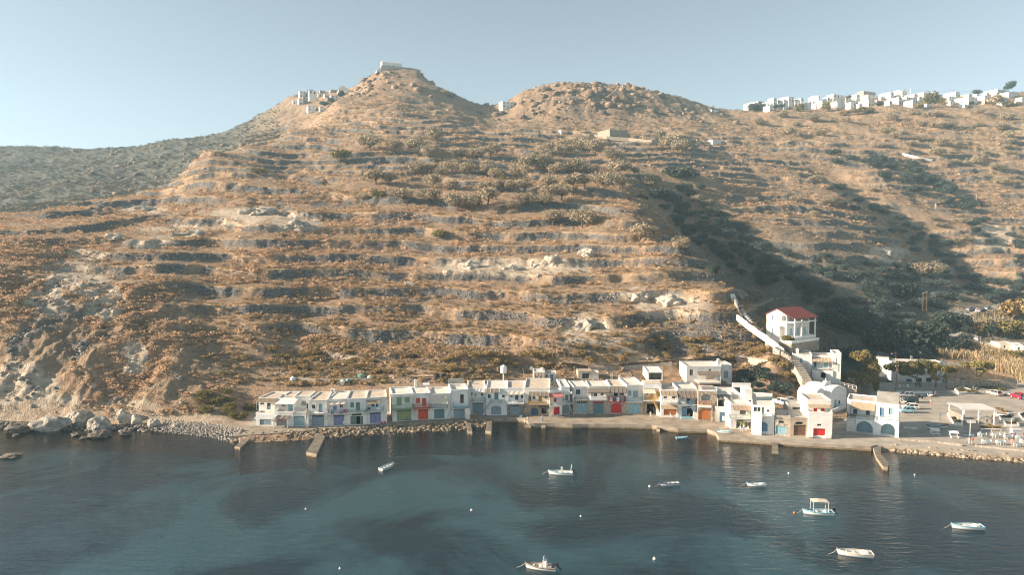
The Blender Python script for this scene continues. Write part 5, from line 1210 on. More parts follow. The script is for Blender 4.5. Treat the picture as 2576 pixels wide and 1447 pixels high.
# ------------------------------------------------------------------ vegetation
def leaf_mat(name, transl=0.25):
    m = bpy.data.materials.new(name); m.use_nodes = True; N = m.node_tree.nodes; L = m.node_tree.links; p = N['Principled BSDF']
    p.inputs['Roughness'].default_value = 0.9; p.inputs['Specular IOR Level'].default_value = 0.15
    a = N.new('ShaderNodeAttribute'); a.attribute_name = 'tint'; L.new(a.outputs['Color'], p.inputs['Base Color'])
    t = N.new('ShaderNodeBsdfTranslucent'); L.new(a.outputs['Color'], t.inputs['Color'])
    x = N.new('ShaderNodeMixShader'); x.inputs[0].default_value = transl; L.new(p.outputs[0], x.inputs[1]); L.new(t.outputs[0], x.inputs[2]); L.new(x.outputs[0], N['Material Output'].inputs['Surface'])
    return m
LEAF = leaf_mat('foliage')
BARK = mat('bark', (0.16, 0.115, 0.08), 0.95, 0.25, 4, 0.6, 12)
def leaf_cloud(n, rx, rz, size, lobes, seed, flat=0.0, hollow=0.55):
    """n leaf-clump triangles spread through an uneven crown; returns (V, F) about the crown's base centre"""
    r = np.random.RandomState(seed)
    C = []; 
    for i in range(lobes):
        a = r.rand() * 2 * np.pi; q = np.sqrt(r.rand()) * 0.62
        C.append((q * np.cos(a) * rx, q * np.sin(a) * rx, rz * (0.45 + 0.45 * r.rand() * (1 - 0.5 * q)), 0.36 + 0.24 * r.rand()))
    C = np.array(C); k = r.randint(0, lobes, n)
    d = r.randn(n, 3); d /= np.linalg.norm(d, axis=1)[:, None]
    rad = (hollow + (1 - hollow) * r.rand(n)) * C[k, 3]
    c = C[k, :3] + d * rad[:, None] * np.array([rx, rx, rz * 0.75])
    c[:, 2] = np.maximum(c[:, 2], 0.04 * rz * r.rand(n))
    u = r.randn(n, 3); u /= np.linalg.norm(u, axis=1)[:, None]
    w_ = np.cross(u, d); w_ /= np.maximum(np.linalg.norm(w_, axis=1), 1e-6)[:, None]
    nrm = np.cross(w_, d); s = size * (0.6 + 0.8 * r.rand(n))[:, None]
    j = r.randn(n, 3) * 0.35 * size
    V = np.stack([c + w_ * s, c - w_ * s * 0.7 + nrm * s * 0.8, c - w_ * s * 0.5 - nrm * s * 0.9 + j, c + d * s * 0.6], 1)
    F = np.concatenate([np.arange(n)[:, None] * 4 + np.array([[0, 1, 2]]), np.arange(n)[:, None] * 4 + np.array([[0, 3, 1]])])
    return V.reshape(-1, 3), F, k
def tints(nface, col, seed, var=0.35, k=None):
    r = np.random.RandomState(seed); b = np.array(col)[None, :] * (1 + var * (r.rand(nface, 1) * 2 - 1)) 
    if k is not None:
        kk = np.concatenate([k, k]); lob = 1 + 0.28 * (r.rand(k.max() + 1) * 2 - 1); b = b * lob[kk][:, None]
    b[:, 0] *= 1 + 0.12 * (r.rand(nface) * 2 - 1)
    return np.clip(b, 0, 1)
def crown_mesh(name, n, rx, rz, size, lobes, col, seed, var=0.35, z0=0.0):
    V, F, k = leaf_cloud(n, rx, rz, size, lobes, seed); V[:, 2] += z0
    return np_mesh(name, V, F, [LEAF], False, {'tint': ('FACE', tints(len(F), col, seed, var, k))})
OLV = (0.41, 0.345, 0.245); DRK = (0.062, 0.085, 0.07); SHD = (0.095, 0.125, 0.115); GOLD = (0.36, 0.26, 0.12); GRN = (0.22, 0.19, 0.075)  # SHD has the bluish cast of shade put into the leaf colour
SH = {}
def kinds(key, n, rx, rz, size, lobes, col, num, z0=0.0):
    SH[key] = [crown_mesh(key + '_leaves', n, rx, rz, size, lobes, col, 100 + 7 * i + len(key) * 13, 0.35, z0) for i in range(num)]
kinds('olive', 1000, 1.15, 1.3, 0.085, 11, OLV, 5, 0.16)
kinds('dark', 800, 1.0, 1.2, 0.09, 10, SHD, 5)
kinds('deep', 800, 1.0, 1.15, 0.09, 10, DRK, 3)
kinds('gold', 700, 1.0, 1.0, 0.085, 9, GOLD, 5)
kinds('green', 700, 1.0, 1.0, 0.085, 9, GRN, 4)
def trunk_mesh(seed):
    r = random.Random(seed); mb = MB()
    mb.tube([(0, 0, -0.25), (0.03, 0.02, 0.2), (r.uniform(-.08, .08), r.uniform(-.08, .08), 0.5)], 0.085, BARK, 6, 0.05)
    for i in range(4):
        a = i * 1.6 + r.random(); mb.tube([(0.0, 0.0, 0.38), (0.28 * math.cos(a), 0.28 * math.sin(a), 0.72), (0.5 * math.cos(a), 0.5 * math.sin(a), 1.05)], 0.045, BARK, 5, 0.015)
    me = bpy.data.meshes.new('trunk'); me.from_pydata(mb.v, [], mb.f); me.materials.append(BARK); return me
TRK = [trunk_mesh(i) for i in range(3)]
nveg = 0
def plant(u, v, wpx, key, label, group, cat, tree=False, squash=1.0, y0=150.0, loc=None):
    global nveg
    p = loc if loc is not None else hit(u, v, y0)
    if p is None: return None
    r = wpx * p.y / FPX / 2 * 1.12; nveg += 1
    me = SH[key][nveg % len(SH[key])]
    if tree:
        o = thing('olive_tree' if key == 'olive' else 'tree', label, cat, p, rng.random() * 6.28, group)
        c = bpy.data.objects.new('crown', me); COL.objects.link(c); c.parent = o
        t_ = bpy.data.objects.new('trunk', TRK[nveg % 3]); COL.objects.link(t_); t_.parent = o
        o.scale = (r, r, r * squash)
    else:
        o = bpy.data.objects.new('shrub' if cat in ('tree', 'plant') else 'bush', me); COL.objects.link(o); tag(o, label, cat, group)  # trees and planter plants built as bare leaf clouds are named shrub
        o.location = p - Vector((0, 0, 0.12 * r)); o.rotation_euler = (0, 0, rng.random() * 6.28); o.scale = (r * rng.uniform(0.9, 1.1), r * rng.uniform(0.9, 1.1), r * squash * rng.uniform(0.85, 1.15))
    return o
def inpoly(x, y, poly):
    c = False; j = len(poly) - 1
    for i in range(len(poly)):
        if (poly[i][1] > y) != (poly[j][1] > y) and x < (poly[j][0] - poly[i][0]) * (y - poly[i][1]) / (poly[j][1] - poly[i][1]) + poly[i][0]: c = not c
        j = i
    return c
def scatter(poly, n, w0, w1, key, label, group, cat, mind=14, **k):
    xs = [p[0] for p in poly]; ys = [p[1] for p in poly]; got = []; tries = 0
    while len(got) < n and tries < n * 60:
        tries += 1; u = rng.uniform(min(xs), max(xs)); v = rng.uniform(min(ys), max(ys))
        if not inpoly(u, v, poly) or any(abs(u - a) < mind * 1.3 and abs(v - b) < mind * 0.7 for a, b in got): continue
        got.append((u, v))
    got.sort(key=lambda q: q[1])
    for u, v in got:
        lab = label(u, v) if callable(label) else label
        plant(u, v, rng.uniform(w0, w1), key, lab, group, cat, **k)
# olive trees on the middle terraces (measured)
OL = [(730,105,120),(260,160,120),(430,180,100),(600,180,110),(680,230,110),(770,230,80),(905,215,80),(1000,220,90),(1110,215,110),(580,340,110),(690,320,70),(755,345,70),(835,320,90),(960,335,100),(1060,345,100),(1150,360,90),(1095,290,60),(1320,360,110),(1380,300,110),(1490,320,130),(1580,330,90),(1700,330,120),(1820,330,80),(2010,340,120),(2120,335,60),(1690,430,120),(1770,425,100),(1900,425,120),(2030,430,110),(2110,430,80),(1060,450,80),(1160,450,90),(1260,450,90),(1350,455,100),(1500,450,120),(1500,510,120),(1610,510,120),(700,430,110),(840,440,80),(680,530,110),(870,580,130),(970,590,120),(1090,540,130),(1265,580,70),(1370,560,110),(1480,545,90),(490,530,110),(210,520,60),(300,400,110),(400,400,90),(1750,700,150),(1550,690,120),(2160,790,120),(2260,760,60),(2460,880,110),(1620,150,80),(1690,150,80),(1640,200,90),(1500,190,90),(1510,240,90),(1390,250,80),(1850,190,110),(1750,170,90),(1960,240,90),(2030,240,60),(1800,110,70),(2130,85,40),(2210,75,40),(2300,90,70),(2250,430,110),(2370,160,120),(2450,180,100)]
def olive_label(x, y):
    if y < 130 and x > 1700: return 'small grey olive tree beside the ruined stone enclosure'
    if y > 650: return 'lone pale olive tree on the shady spur edge right of the pale rocks'
    row = 'upper' if y < 260 else ('middle' if y < 480 else 'lower')
    side = 'left of the centre line' if x < 900 else ('in the middle of the hillside' if x < 1500 else 'towards the shaded valley')
    return 'rounded grey olive tree in the %s olive terraces, %s' % (row, side)
for x, y, wd in OL:
    plant((1300 + x / 1.8086) / 1.54969, (500 + y / 1.8086) / 1.54969, 1.2 * wd / 1.8086 / 1.54969, 'olive', olive_label(x, y), 'olive trees on the terraces', 'olive tree', tree=True, squash=0.92)
for u, v, wd, lab in [(852, 402, 56, 'large dark green lentisk bush on the left of the middle hillside'), (655, 440, 32, 'dark green bush low on the left shoulder of the hill'), (952, 498, 42, 'dark green bush left of the lower olive terraces'), (1110, 600, 44, 'dark green bush under the lower olive trees'), (1268, 455, 30, 'dark green bush among the middle olive trees'), (1715, 450, 80, 'big dark tree above the shaded valley head'), (1615, 505, 30, 'dark bush at the top of the shaded slope'), (2340, 700, 64, 'big lit olive bush alone on the right hand spur'), (1790, 690, 44, 'dark bush on the spur edge above the shaded valley')]:
    plant(u, v, wd, 'olive' if 'lit' in lab else ('deep' if 'dark' in lab and 'green' not in lab else 'green'), lab, None, 'bush', squash=0.8)
VAL = [(1640, 500), (1760, 470), (1840, 560), (1960, 640), (2100, 690), (2300, 740), (2420, 800), (2440, 880), (2250, 890), (2090, 830), (2010, 740), (1900, 715), (1840, 680), (1740, 610)]
def val_label(u, v):
    d = 'upper' if v < 600 else ('middle' if v < 720 else 'lower')
    return 'shaded tree in the %s part of the valley, %s' % (d, 'near the lit spur' if u < 1900 else ('above the red roofed villa' if u < 2080 else 'right of the red roofed villa'))
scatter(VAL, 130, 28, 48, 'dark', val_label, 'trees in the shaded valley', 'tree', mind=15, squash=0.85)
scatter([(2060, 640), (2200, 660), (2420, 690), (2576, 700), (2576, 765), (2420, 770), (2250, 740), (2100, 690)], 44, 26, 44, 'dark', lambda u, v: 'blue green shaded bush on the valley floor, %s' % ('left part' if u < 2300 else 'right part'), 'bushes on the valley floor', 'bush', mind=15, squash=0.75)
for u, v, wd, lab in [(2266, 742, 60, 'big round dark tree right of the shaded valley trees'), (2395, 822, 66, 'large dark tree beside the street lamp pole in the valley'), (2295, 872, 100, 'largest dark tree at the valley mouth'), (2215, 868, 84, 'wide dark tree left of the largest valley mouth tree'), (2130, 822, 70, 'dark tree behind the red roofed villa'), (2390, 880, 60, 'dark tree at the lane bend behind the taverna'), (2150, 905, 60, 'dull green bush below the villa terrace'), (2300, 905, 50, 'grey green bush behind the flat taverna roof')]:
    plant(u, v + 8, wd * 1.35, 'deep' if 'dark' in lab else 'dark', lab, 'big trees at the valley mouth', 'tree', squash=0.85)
GUL = [(2050, 375), (2180, 400), (2320, 430), (2420, 480), (2500, 560), (2576, 620), (2576, 680), (2470, 600), (2360, 510), (2220, 455), (2120, 430)]
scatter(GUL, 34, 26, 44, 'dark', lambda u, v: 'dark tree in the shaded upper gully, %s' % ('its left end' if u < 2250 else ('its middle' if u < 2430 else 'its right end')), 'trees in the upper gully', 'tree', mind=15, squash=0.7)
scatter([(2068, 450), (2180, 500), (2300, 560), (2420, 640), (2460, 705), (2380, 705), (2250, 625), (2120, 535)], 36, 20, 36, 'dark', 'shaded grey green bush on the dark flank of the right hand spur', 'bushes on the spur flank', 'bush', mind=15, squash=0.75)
scatter([(1890, 300), (2100, 285), (2576, 280), (2576, 500), (2420, 430), (2250, 380), (2050, 345), (1900, 350)], 42, 16, 36, 'olive', lambda u, v: 'rounded olive green bush on the slope below the ridge village, %s' % ('its left part' if u < 2150 else ('its middle' if u < 2380 else 'its right part')), 'bushes below the ridge village', 'bush', squash=0.75, y0=330)
scatter([(1650, 540), (2000, 430), (2480, 540), (2480, 640), (2200, 600), (2000, 560), (1850, 520)], 26, 14, 30, 'olive', 'sunlit bush on the terraces between valley and gully', 'bushes between valley and gully', 'bush', squash=0.75, y0=250)
def vil_label(u, v):
    for lim, t_ in ((640, 'left of the first boathouse'), (880, 'above the lilac boathouses'), (1150, 'above the green and orange boathouses'), (1400, 'above the tall white water tank'), (1650, 'above the red balcony boathouse'), (1860, 'behind the large white upper house'), (2100, 'beside the stone steps')):
        if u < lim: return 'golden green bush on the slope %s' % t_
scatter([(660, 880), (1000, 895), (1500, 870), (1850, 850), (1940, 890), (1850, 905), (1600, 925), (1300, 935), (1000, 945), (700, 935)], 62, 22, 44, 'gold', vil_label, 'bushes behind the village', 'bush', mind=17, squash=0.8)
scatter([(480, 1010), (560, 985), (636, 1000), (636, 1050), (560, 1060), (490, 1040)], 11, 26, 46, 'green', 'olive green bush beside the leftmost boathouse above the pebbles', 'bushes by the leftmost boathouse', 'bush', mind=14, squash=0.8)
scatter([(1850, 935), (1950, 950), (2010, 1000), (1960, 1010), (1855, 985)], 13, 30, 50, 'dark', 'dark shaded bush in the hollow right of the large upper house', 'bushes in the shaded hollow', 'bush', mind=14, squash=0.8)
scatter([(1925, 895), (2010, 930), (2045, 985), (2010, 985), (1940, 930)], 10, 26, 44, 'gold', 'sunlit golden bush beside the white stone steps', 'bushes beside the steps', 'bush', mind=14, squash=0.85)
# trees between the ridge houses
for c, x, y, wd, key, lab in [(9, 410, 575, 260, 'dark', 'dark round tree in front of the leftmost ridge houses'), (9, 1140, 575, 175, 'green', 'tall green tree between white ridge houses, the left one of two'), (9, 1590, 580, 190, 'green', 'tall green tree between white ridge houses, the right one of two'), (9, 745, 520, 110, 'dark', 'dark bush under the tower like ridge house'), (9, 855, 505, 100, 'dark', 'dark bush under the flat fronted ridge house'), (9, 2250, 600, 270, 'green', 'wide green tree below the cream garage house'), (9, 2030, 600, 130, 'olive', 'pale bush below the two windowed cube'), (9, 1860, 640, 170, 'gold', 'golden bush below the blank shaded wall'), (9, 1940, 360, 120, 'green', 'bush right of the long skyline house'), (9, 2460, 480, 150, 'dark', 'dark bush beside the cream garage house'), (10, 790, 520, 190, 'gold', 'broad olive bush below the bright gable wall'), (10, 1010, 490, 240, 'green', 'long green hedge bush left of the conifer foot'), (10, 1200, 460, 110, 'green', 'tall dark conifer in the middle of the ridge village'), (10, 2330, 200, 220, 'dark', 'large dark tree on the skyline near the right edge'), (10, 2420, 470, 100, 'gold', 'golden palm like tree near the right edge of the ridge'), (10, 2090, 470, 260, 'olive', 'pale scrub clump below the arched window house'), (10, 1680, 455, 100, 'dark', 'dark bush under the big plain house'), (10, 1780, 285, 150, 'dark', 'dark low tree on the skyline behind the tan roofed house'), (10, 2300, 500, 170, 'green', 'green bush below the low right edge house'), (11, 2390, 650, 120, 'dark', 'dark tree on the right shoulder of the church hill'), (11, 2290, 610, 100, 'olive', 'pale bush on the right shoulder of the church hill'), (13, 1745, 235, 70, 'dark', 'single dark tree on the right shoulder of the rocky hill'), (11, 690, 720, 120, 'dark', 'dark bush below the stepped gable church'), (11, 400, 640, 150, 'dark', 'dark scrub between the white houses left of the peak'), (11, 590, 770, 140, 'dark', 'green bush above the low white house left of the peak'), (11, 830, 640, 130, 'deep', 'dark bush right of the stepped gable church')]:
    u, v = P(c, x, y); sq = 2.1 if 'conifer' in lab else (1.35 if 'tall green' in lab else 0.85)
    pz_ = hit(u, v, 400) 
    if pz_ is None: pz_ = at(u, v, 745)
    plant(u, v, wd / CR[c][2] / 1.54969, key, lab, 'trees among the far houses', 'tree', squash=sq, loc=pz_)

# ---- ground scrub: thousands of low tufts nobody could count
def tuft_templates(n, tri, seed):
    out = []
    for i in range(n):
        V, F, k = leaf_cloud(tri, 1.0, 0.9, 0.20, 5, seed + i, hollow=0.5); out.append((V, F))
    return out
def scrub(name, pts, sizes, cols, tmpl, flat=0.75):
    r = np.random.RandomState(len(pts)); VV = []; FF = []; TT = []; off = 0
    kt = r.randint(0, len(tmpl), len(pts)); ang = r.rand(len(pts)) * 6.283
    for t in range(len(tmpl)):
        idx = np.nonzero(kt == t)[0]
        if len(idx) == 0: continue
        V, F = tmpl[t]; ca, sa = np.cos(ang[idx])[:, None], np.sin(ang[idx])[:, None]; s = sizes[idx][:, None]
        X = (V[None, :, 0] * ca - V[None, :, 1] * sa) * s + pts[idx, 0:1]; Y_ = (V[None, :, 0] * sa + V[None, :, 1] * ca) * s + pts[idx, 1:2]
        Zz = V[None, :, 2] * s * flat + pts[idx, 2:3]
        VV.append(np.stack([X, Y_, Zz], -1).reshape(-1, 3)); n = len(V)
        FF.append((F[None] + (np.arange(len(idx)) * n)[:, None, None]).reshape(-1, 3) + off); off += len(idx) * n
        c = cols[idx][:, None, :] * (1 + 0.35 * (r.rand(len(idx), len(F), 1) * 2 - 1)); TT.append(c.reshape(-1, 3))
    me = np_mesh(name, np.concatenate(VV), np.concatenate(FF), [LEAF], False, {'tint': ('FACE', np.clip(np.concatenate(TT), 0, 1))})
    return link(name, me, kind='stuff')
TM = tuft_templates(8, 24, 300)
def sample(n, dens, seed):
    """random ground points with probability given by a density grid"""
    r = np.random.RandomState(seed); d = dens.ravel().astype(np.float64); cdf = np.cumsum(d); idx = np.searchsorted(cdf, r.rand(n) * cdf[-1])
    j, i = np.unravel_index(np.clip(idx, 0, d.size - 1), dens.shape); fi = np.clip(i + r.rand(n) - .5, 0, NU - 1.001); fj = np.clip(j + r.rand(n) - .5, 0, NY - 1.001)
    i0 = fi.astype(int); j0 = fj.astype(int); a = fi - i0; b = fj - j0
    def bl(A_): return (A_[j0, i0] * (1 - a) + A_[j0, i0 + 1] * a) * (1 - b) + (A_[j0 + 1, i0] * (1 - a) + A_[j0 + 1, i0 + 1] * a) * b
    return np.stack([bl(XG), bl(YG), bl(Z) - 0.05], -1), bl(UG), r
inview = sstep(-70, -40, UG) * (1 - sstep(2630, 2650, UG)) * (YG > 160) * (1 - sstep(1040, 1060, YG))
village = sstep(640, 660, UG) * (1 - sstep(183, 196, YG)) + plaza
patch = sstep(0.44, 0.60, fbm(XG / 14, YG / 14, 4, 211) * 0.5 + 0.5) * (0.35 + sstep(0.35, 0.6, fbm(XG / 55, YG / 55, 3, 223) * 0.5 + 0.5))
dens = inview * np.clip(1 - village, 0, 1) * (0.10 + patch) * (1 - 0.85 * pale) * (1 - 0.6 * grey) * (1 - 0.75 * red) * (Z > 1.5)
dens = dens * (0.3 + 0.7 * sstep(0.0, 0.25, 1 - slope / 2.2))
gr_ = green.ravel()
pts, uu, r = sample(30000, dens * (1 - 0.75 * (green > 0.5)) * (YG < 640), 5)
sz = (0.38 + 0.95 * r.rand(len(pts)) ** 3) * (0.85 + pts[:, 1] / 460)
base = np.array([(0.68, 0.485, 0.32), (0.60, 0.42, 0.27), (0.50, 0.365, 0.235), (0.36, 0.285, 0.19)])
cl = base[np.searchsorted([0.34, 0.66, 0.88], r.rand(len(pts)))]
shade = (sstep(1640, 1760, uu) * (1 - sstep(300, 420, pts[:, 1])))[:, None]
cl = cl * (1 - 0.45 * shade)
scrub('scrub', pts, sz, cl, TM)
pts, uu, r = sample(9000, (dens + 0.25 * inview) * (green > 0.3) * (UG < 1000) * (YG > 400), 6)
sz = (1.0 + 1.6 * r.rand(len(pts)) ** 1.5)
cl = np.array([(0.085, 0.09, 0.072), (0.13, 0.122, 0.092), (0.22, 0.175, 0.125)])[r.randint(0, 3, len(pts))]
scrub('scrubland', pts, sz, cl, TM)
pts, uu, r = sample(5200, inview * (YG > 590) * (UG > 640) * (1 - 0.2 * red), 8)
sz = (0.8 + 1.3 * r.rand(len(pts)) ** 1.5); cl = np.array([(0.20, 0.165, 0.105), (0.32, 0.235, 0.135), (0.40, 0.28, 0.155)])[r.randint(0, 3, len(pts))]
scrub('heath', pts, sz, cl, TM)
# dry grass fringe along the terrace lips
pts, uu, r = sample(12000, inview * tread_edge * (YG < 560) * np.clip(1 - village, 0, 1), 12)
cl = np.array([(0.58, 0.40, 0.22), (0.52, 0.35, 0.19)])[r.randint(0, 2, len(pts))]
scrub('dry_grass', pts, 0.30 + 0.25 * r.rand(len(pts)), cl, TM, 0.9)
# loose stones on the terrace walls and slopes
def rock_templates(n, seed):
    out = []
    for i in range(n):
        r = np.random.RandomState(seed + i); ph = (1 + 5 ** .5) / 2
        V = np.array([(-1, ph, 0), (1, ph, 0), (-1, -ph, 0), (1, -ph, 0), (0, -1, ph), (0, 1, ph), (0, -1, -ph), (0, 1, -ph), (ph, 0, -1), (ph, 0, 1), (-ph, 0, -1), (-ph, 0, 1)]) / 1.9
        F = np.array([(0, 11, 5), (0, 5, 1), (0, 1, 7), (0, 7, 10), (0, 10, 11), (1, 5, 9), (5, 11, 4), (11, 10, 2), (10, 7, 6), (7, 1, 8), (3, 9, 4), (3, 4, 2), (3, 2, 6), (3, 6, 8), (3, 8, 9), (4, 9, 5), (2, 4, 11), (6, 2, 10), (8, 6, 7), (9, 8, 1)])
        V = V * (0.7 + 0.6 * r.rand(12, 1)) * np.array([1.15, 0.95, 0.75]); out.append((V, F))
    return out
RT = rock_templates(6, 900)
def rocks(name, pts, sizes, cols, flat=1.0):
    o = scrub(name, pts, sizes, cols, RT, flat); return o
RK = np.array([(0.33, 0.29, 0.25), (0.26, 0.235, 0.21), (0.42, 0.37, 0.31), (0.20, 0.185, 0.17)])
pts, uu, r = sample(9000, inview * (riser * 1.2 + 0.5 * grey) * (YG < 480) * np.clip(1 - village, 0, 1), 21)
rocks('loose_stones', pts, 0.16 + 0.30 * r.rand(len(pts)) ** 2, RK[r.randint(0, 4, len(pts))])

CRG = np.array([(0.30, 0.215, 0.15), (0.24, 0.17, 0.125), (0.36, 0.265, 0.185), (0.18, 0.135, 0.105)])
pts, uu, r = sample(420, inview * np.clip(rockhill * 1.1 + pk * 1.2, 0, 1) * (0.15 + sstep(0.7, 1.2, slope)) * (YG > 600), 31)
rocks('crags', pts, 0.9 + 4.2 * r.rand(len(pts)) ** 2.5, CRG[r.randint(0, 4, len(pts))], 0.9)
pts, uu, r = sample(260, inview * (green > 0.3) * (UG < 640) * (UG > 200) * (YG > 560), 33)
rocks('far_rocks', pts, 0.9 + 2.8 * r.rand(len(pts)) ** 2, CRG[r.randint(0, 4, len(pts))])
pts, uu, r = sample(500, inview * cliff * (0.2 + pale + darkrock), 35)
rocks('cliff_stones', pts, 0.18 + 0.8 * r.rand(len(pts)) ** 3, RK[r.randint(0, 4, len(pts))] * 1.15)

TB = [leaf_cloud(90, 1.0, 0.95, 0.15, 6, 700 + i, hollow=0.5)[:2] for i in range(6)]
pts, uu, r = sample(2300, inview * (YG > 174) * (YG < 250) * (UG > 480) * (UG < 1930) * (0.32 + patch) * (1 - 0.7 * pale) * (Z > 4.5) * (1 - sstep(200, 245, YG) * 0.75) * (1 - 0.8 * sstep(1250, 1300, UG) * (1 - sstep(188, 194, YG))), 41)
cl = np.array([(0.48, 0.345, 0.19), (0.40, 0.30, 0.155), (0.54, 0.385, 0.22), (0.30, 0.25, 0.14)])[r.randint(0, 4, len(pts))]
scrub('undergrowth', pts, 0.6 + 0.9 * r.rand(len(pts)) ** 2, cl, TB, 0.8)
pts, uu, r = sample(900, inview * (UG > 1940) * (UG < 2140) * (YG > 184) * (YG < 232), 43)
scrub('bank_scrub', pts, 0.5 + 0.8 * r.rand(len(pts)) ** 2, np.array([(0.20, 0.18, 0.11), (0.15, 0.145, 0.095)])[r.randint(0, 2, len(pts))], TB, 0.8)
pts, uu, r = sample(1100, inview * (YG > 174) * (YG < 196) * (UG > 640) * (UG < 1960) * (Z > 4) * sstep(0.45, 0.6, fbm(XG / 5, YG / 4, 3, 311) * 0.5 + 0.5), 47)
rocks('track_rubble', pts, 0.14 + 0.4 * r.rand(len(pts)) ** 2.5, RK[r.randint(0, 4, len(pts))] * 1.2)
# ------------------------------------------------------------------ quay, square, piers, rocks
CONC = mat('quay_concrete', (0.33, 0.28, 0.22), 0.95, 0.16, 0.5, 0.3, 5)
ASPH = mat('square_paving', (0.37, 0.335, 0.285), 0.95, 0.12, 0.35, 0.15, 4)
WETC = mat('wet_concrete', (0.24, 0.18, 0.11), 0.8, 0.2, 1.2, 0.5, 5)
def quay_sheet():
    mb = MB(); ztop = 0.97; E = []
    for u, v in edge:
        p = gnd(u, v, ztop); E.append(Vector((p.x, p.y, ztop)))
    def bk(u):
        Yb = 169.5 if u < 1700 else (172 if u < 1850 else (177 if u < 1960 else (176 if u < 2200 else 204)))
        return Vector(((u - W0 / 2) / FPX * Yb, Yb, ztop))
    Bk = [bk(u) for u, v in edge]
    for i in range(len(E) - 1):
        m = ASPH if edge[i][0] >= 1900 else CONC
        mb.face([E[i], E[i + 1], Bk[i + 1], Bk[i]], m)
        d = Vector((0, -0.12, 0)); lo = Vector((0, 0, -0.62)); lo2 = Vector((0, -0.25, -3.2))
        mb.face([E[i] + lo + d, E[i + 1] + lo + d, E[i + 1], E[i]], CONC)
        mb.face([E[i] + lo2, E[i + 1] + lo2, E[i + 1] + lo + d, E[i] + lo + d], WETC)
    return mb.build('quay', kind='structure')
quay_sheet()
OLDC = mat('old_concrete', (0.19, 0.165, 0.13), 0.95, 0.2, 0.9, 0.4, 4)
def prism(name, px, ztop, m, label, cat, z0=-3.0, kind=None, group=None):
    mb = MB(); T = [gnd(u, v, ztop) for u, v in px]
    mb.face(T, OLDC); B = [Vector((p.x, p.y, z0)) for p in T]; n = len(T)
    W_ = [Vector((p.x, p.y, 0.28)) for p in T]
    for i in range(n):
        j = (i + 1) % n; mb.face([W_[i], W_[j], T[j], T[i]], m); mb.face([B[i], B[j], W_[j], W_[i]], WETC)
    return tag(mb.build(name), label, cat, group)
prism('jetty', [(770, 1138), (796, 1143), (818, 1098), (800, 1090)], 0.75, CONC, 'concrete jetty with a thick end wall in front of the peeling boathouse', 'jetty')
prism('slipway', [(590, 1124), (604, 1127), (638, 1096), (628, 1092)], 0.5, CONC, 'small sloping concrete slip left of the first boathouse', 'slipway')
prism('pier', [(2195, 1122), (2217, 1122), (2216, 1142), (2237, 1168), (2233, 1176), (2222, 1175), (2204, 1150)], 0.75, CONC, 'hooked concrete pier in front of the twin arch house', 'pier')
prism('pier', [(1221, 1084), (1236, 1086), (1238, 1060), (1226, 1058)], 0.8, CONC, 'short concrete pier at the end of the rubble below the brown door boathouse', 'pier')
prism('pier', [(1176, 1086), (1188, 1087), (1184, 1066), (1174, 1066)], 0.7, CONC, 'stub of an old pier in the rubble below the pale blue garage', 'pier')
prism('pier', [(1941, 1136), (1958, 1137), (1957, 1110), (1943, 1108)], 0.6, CONC, 'short concrete pier below the low stone storehouse', 'pier')
prism('pier', [(1320, 1070), (1336, 1071), (1332, 1056), (1321, 1056)], 0.65, CONC, 'small landing block where a man stands by the water', 'pier')
prism('pier', [(1362, 1070), (1372, 1071), (1370, 1060), (1361, 1060)], 0.65, CONC, 'narrow landing block beside the man at the water', 'pier')
prism('pier', [(1652, 1080), (1660, 1081), (1660, 1068), (1651, 1067)], 0.75, CONC, 'narrow mooring block below the open shop', 'pier')
prism('pier', [(1446, 1067), (1456, 1068), (1455, 1056), (1446, 1056)], 0.85, CONC, 'mooring block below the small boat on the quay', 'pier')
# retaining wall of the square and its boulder bank
def ribbon_rocks(name, line, n, s0, s1, spread, zr, seed, cols=RK, zb=0.0):
    r = np.random.RandomState(seed); L_ = [gnd(u, v, zb) for u, v in line]; seg = np.array([(b - a).length for a, b in zip(L_[:-1], L_[1:])]); cum = np.concatenate([[0], np.cumsum(seg)])
    P_ = []
    for i in range(n):
        d = r.rand() * cum[-1]; k = min(np.searchsorted(cum, d) - 1, len(seg) - 1); k = max(k, 0); f = (d - cum[k]) / seg[k]; p = L_[k].lerp(L_[k + 1], f)
        o = r.rand(); P_.append((p.x + r.randn() * 0.1, p.y - spread * (o - 0.5), zb + zr[0] + (zr[1] - zr[0]) * (1 - o)))
    return rocks(name, np.array(P_), s0 + (s1 - s0) * r.rand(n) ** 2, cols[r.randint(0, len(cols), n)])
RKW = np.array([(0.42, 0.34, 0.25), (0.36, 0.29, 0.21), (0.48, 0.40, 0.30), (0.27, 0.21, 0.15)])
ribbon_rocks('boulder_bank', [(2208, 1131), (2300, 1139), (2420, 1149), (2590, 1162)], 620, 0.28, 0.62, 2.4, (-0.35, 0.75), 3, RKW)
ribbon_rocks('shore_rubble', [(590, 1110), (640, 1108), (760, 1101), (860, 1094), (955, 1087), (1080, 1081), (1160, 1075), (1225, 1069)], 1900, 0.10, 0.62, 5.0, (-0.45, 0.8), 5, RKW * 0.72)
ribbon_rocks('quay_ledge', [(1325, 1069), (1400, 1071), (1480, 1071), (1640, 1074), (1705, 1078), (1790, 1086)], 330, 0.15, 0.55, 1.1, (-0.35, 0.65), 15, RKW * 0.6)
ribbon_rocks('pebble_beach', [(400, 1078), (480, 1085), (540, 1093), (600, 1105)], 1300, 0.10, 0.32, 5.5, (-0.2, 1.4), 7, np.array([(0.42, 0.385, 0.345), (0.33, 0.30, 0.27), (0.50, 0.46, 0.41)]))
ribbon_rocks('shore_stones', [(-20, 1075), (60, 1078), (160, 1078), (300, 1082), (400, 1082)], 420, 0.25, 0.8, 3.0, (-0.3, 0.6), 9, RK * 0.8)
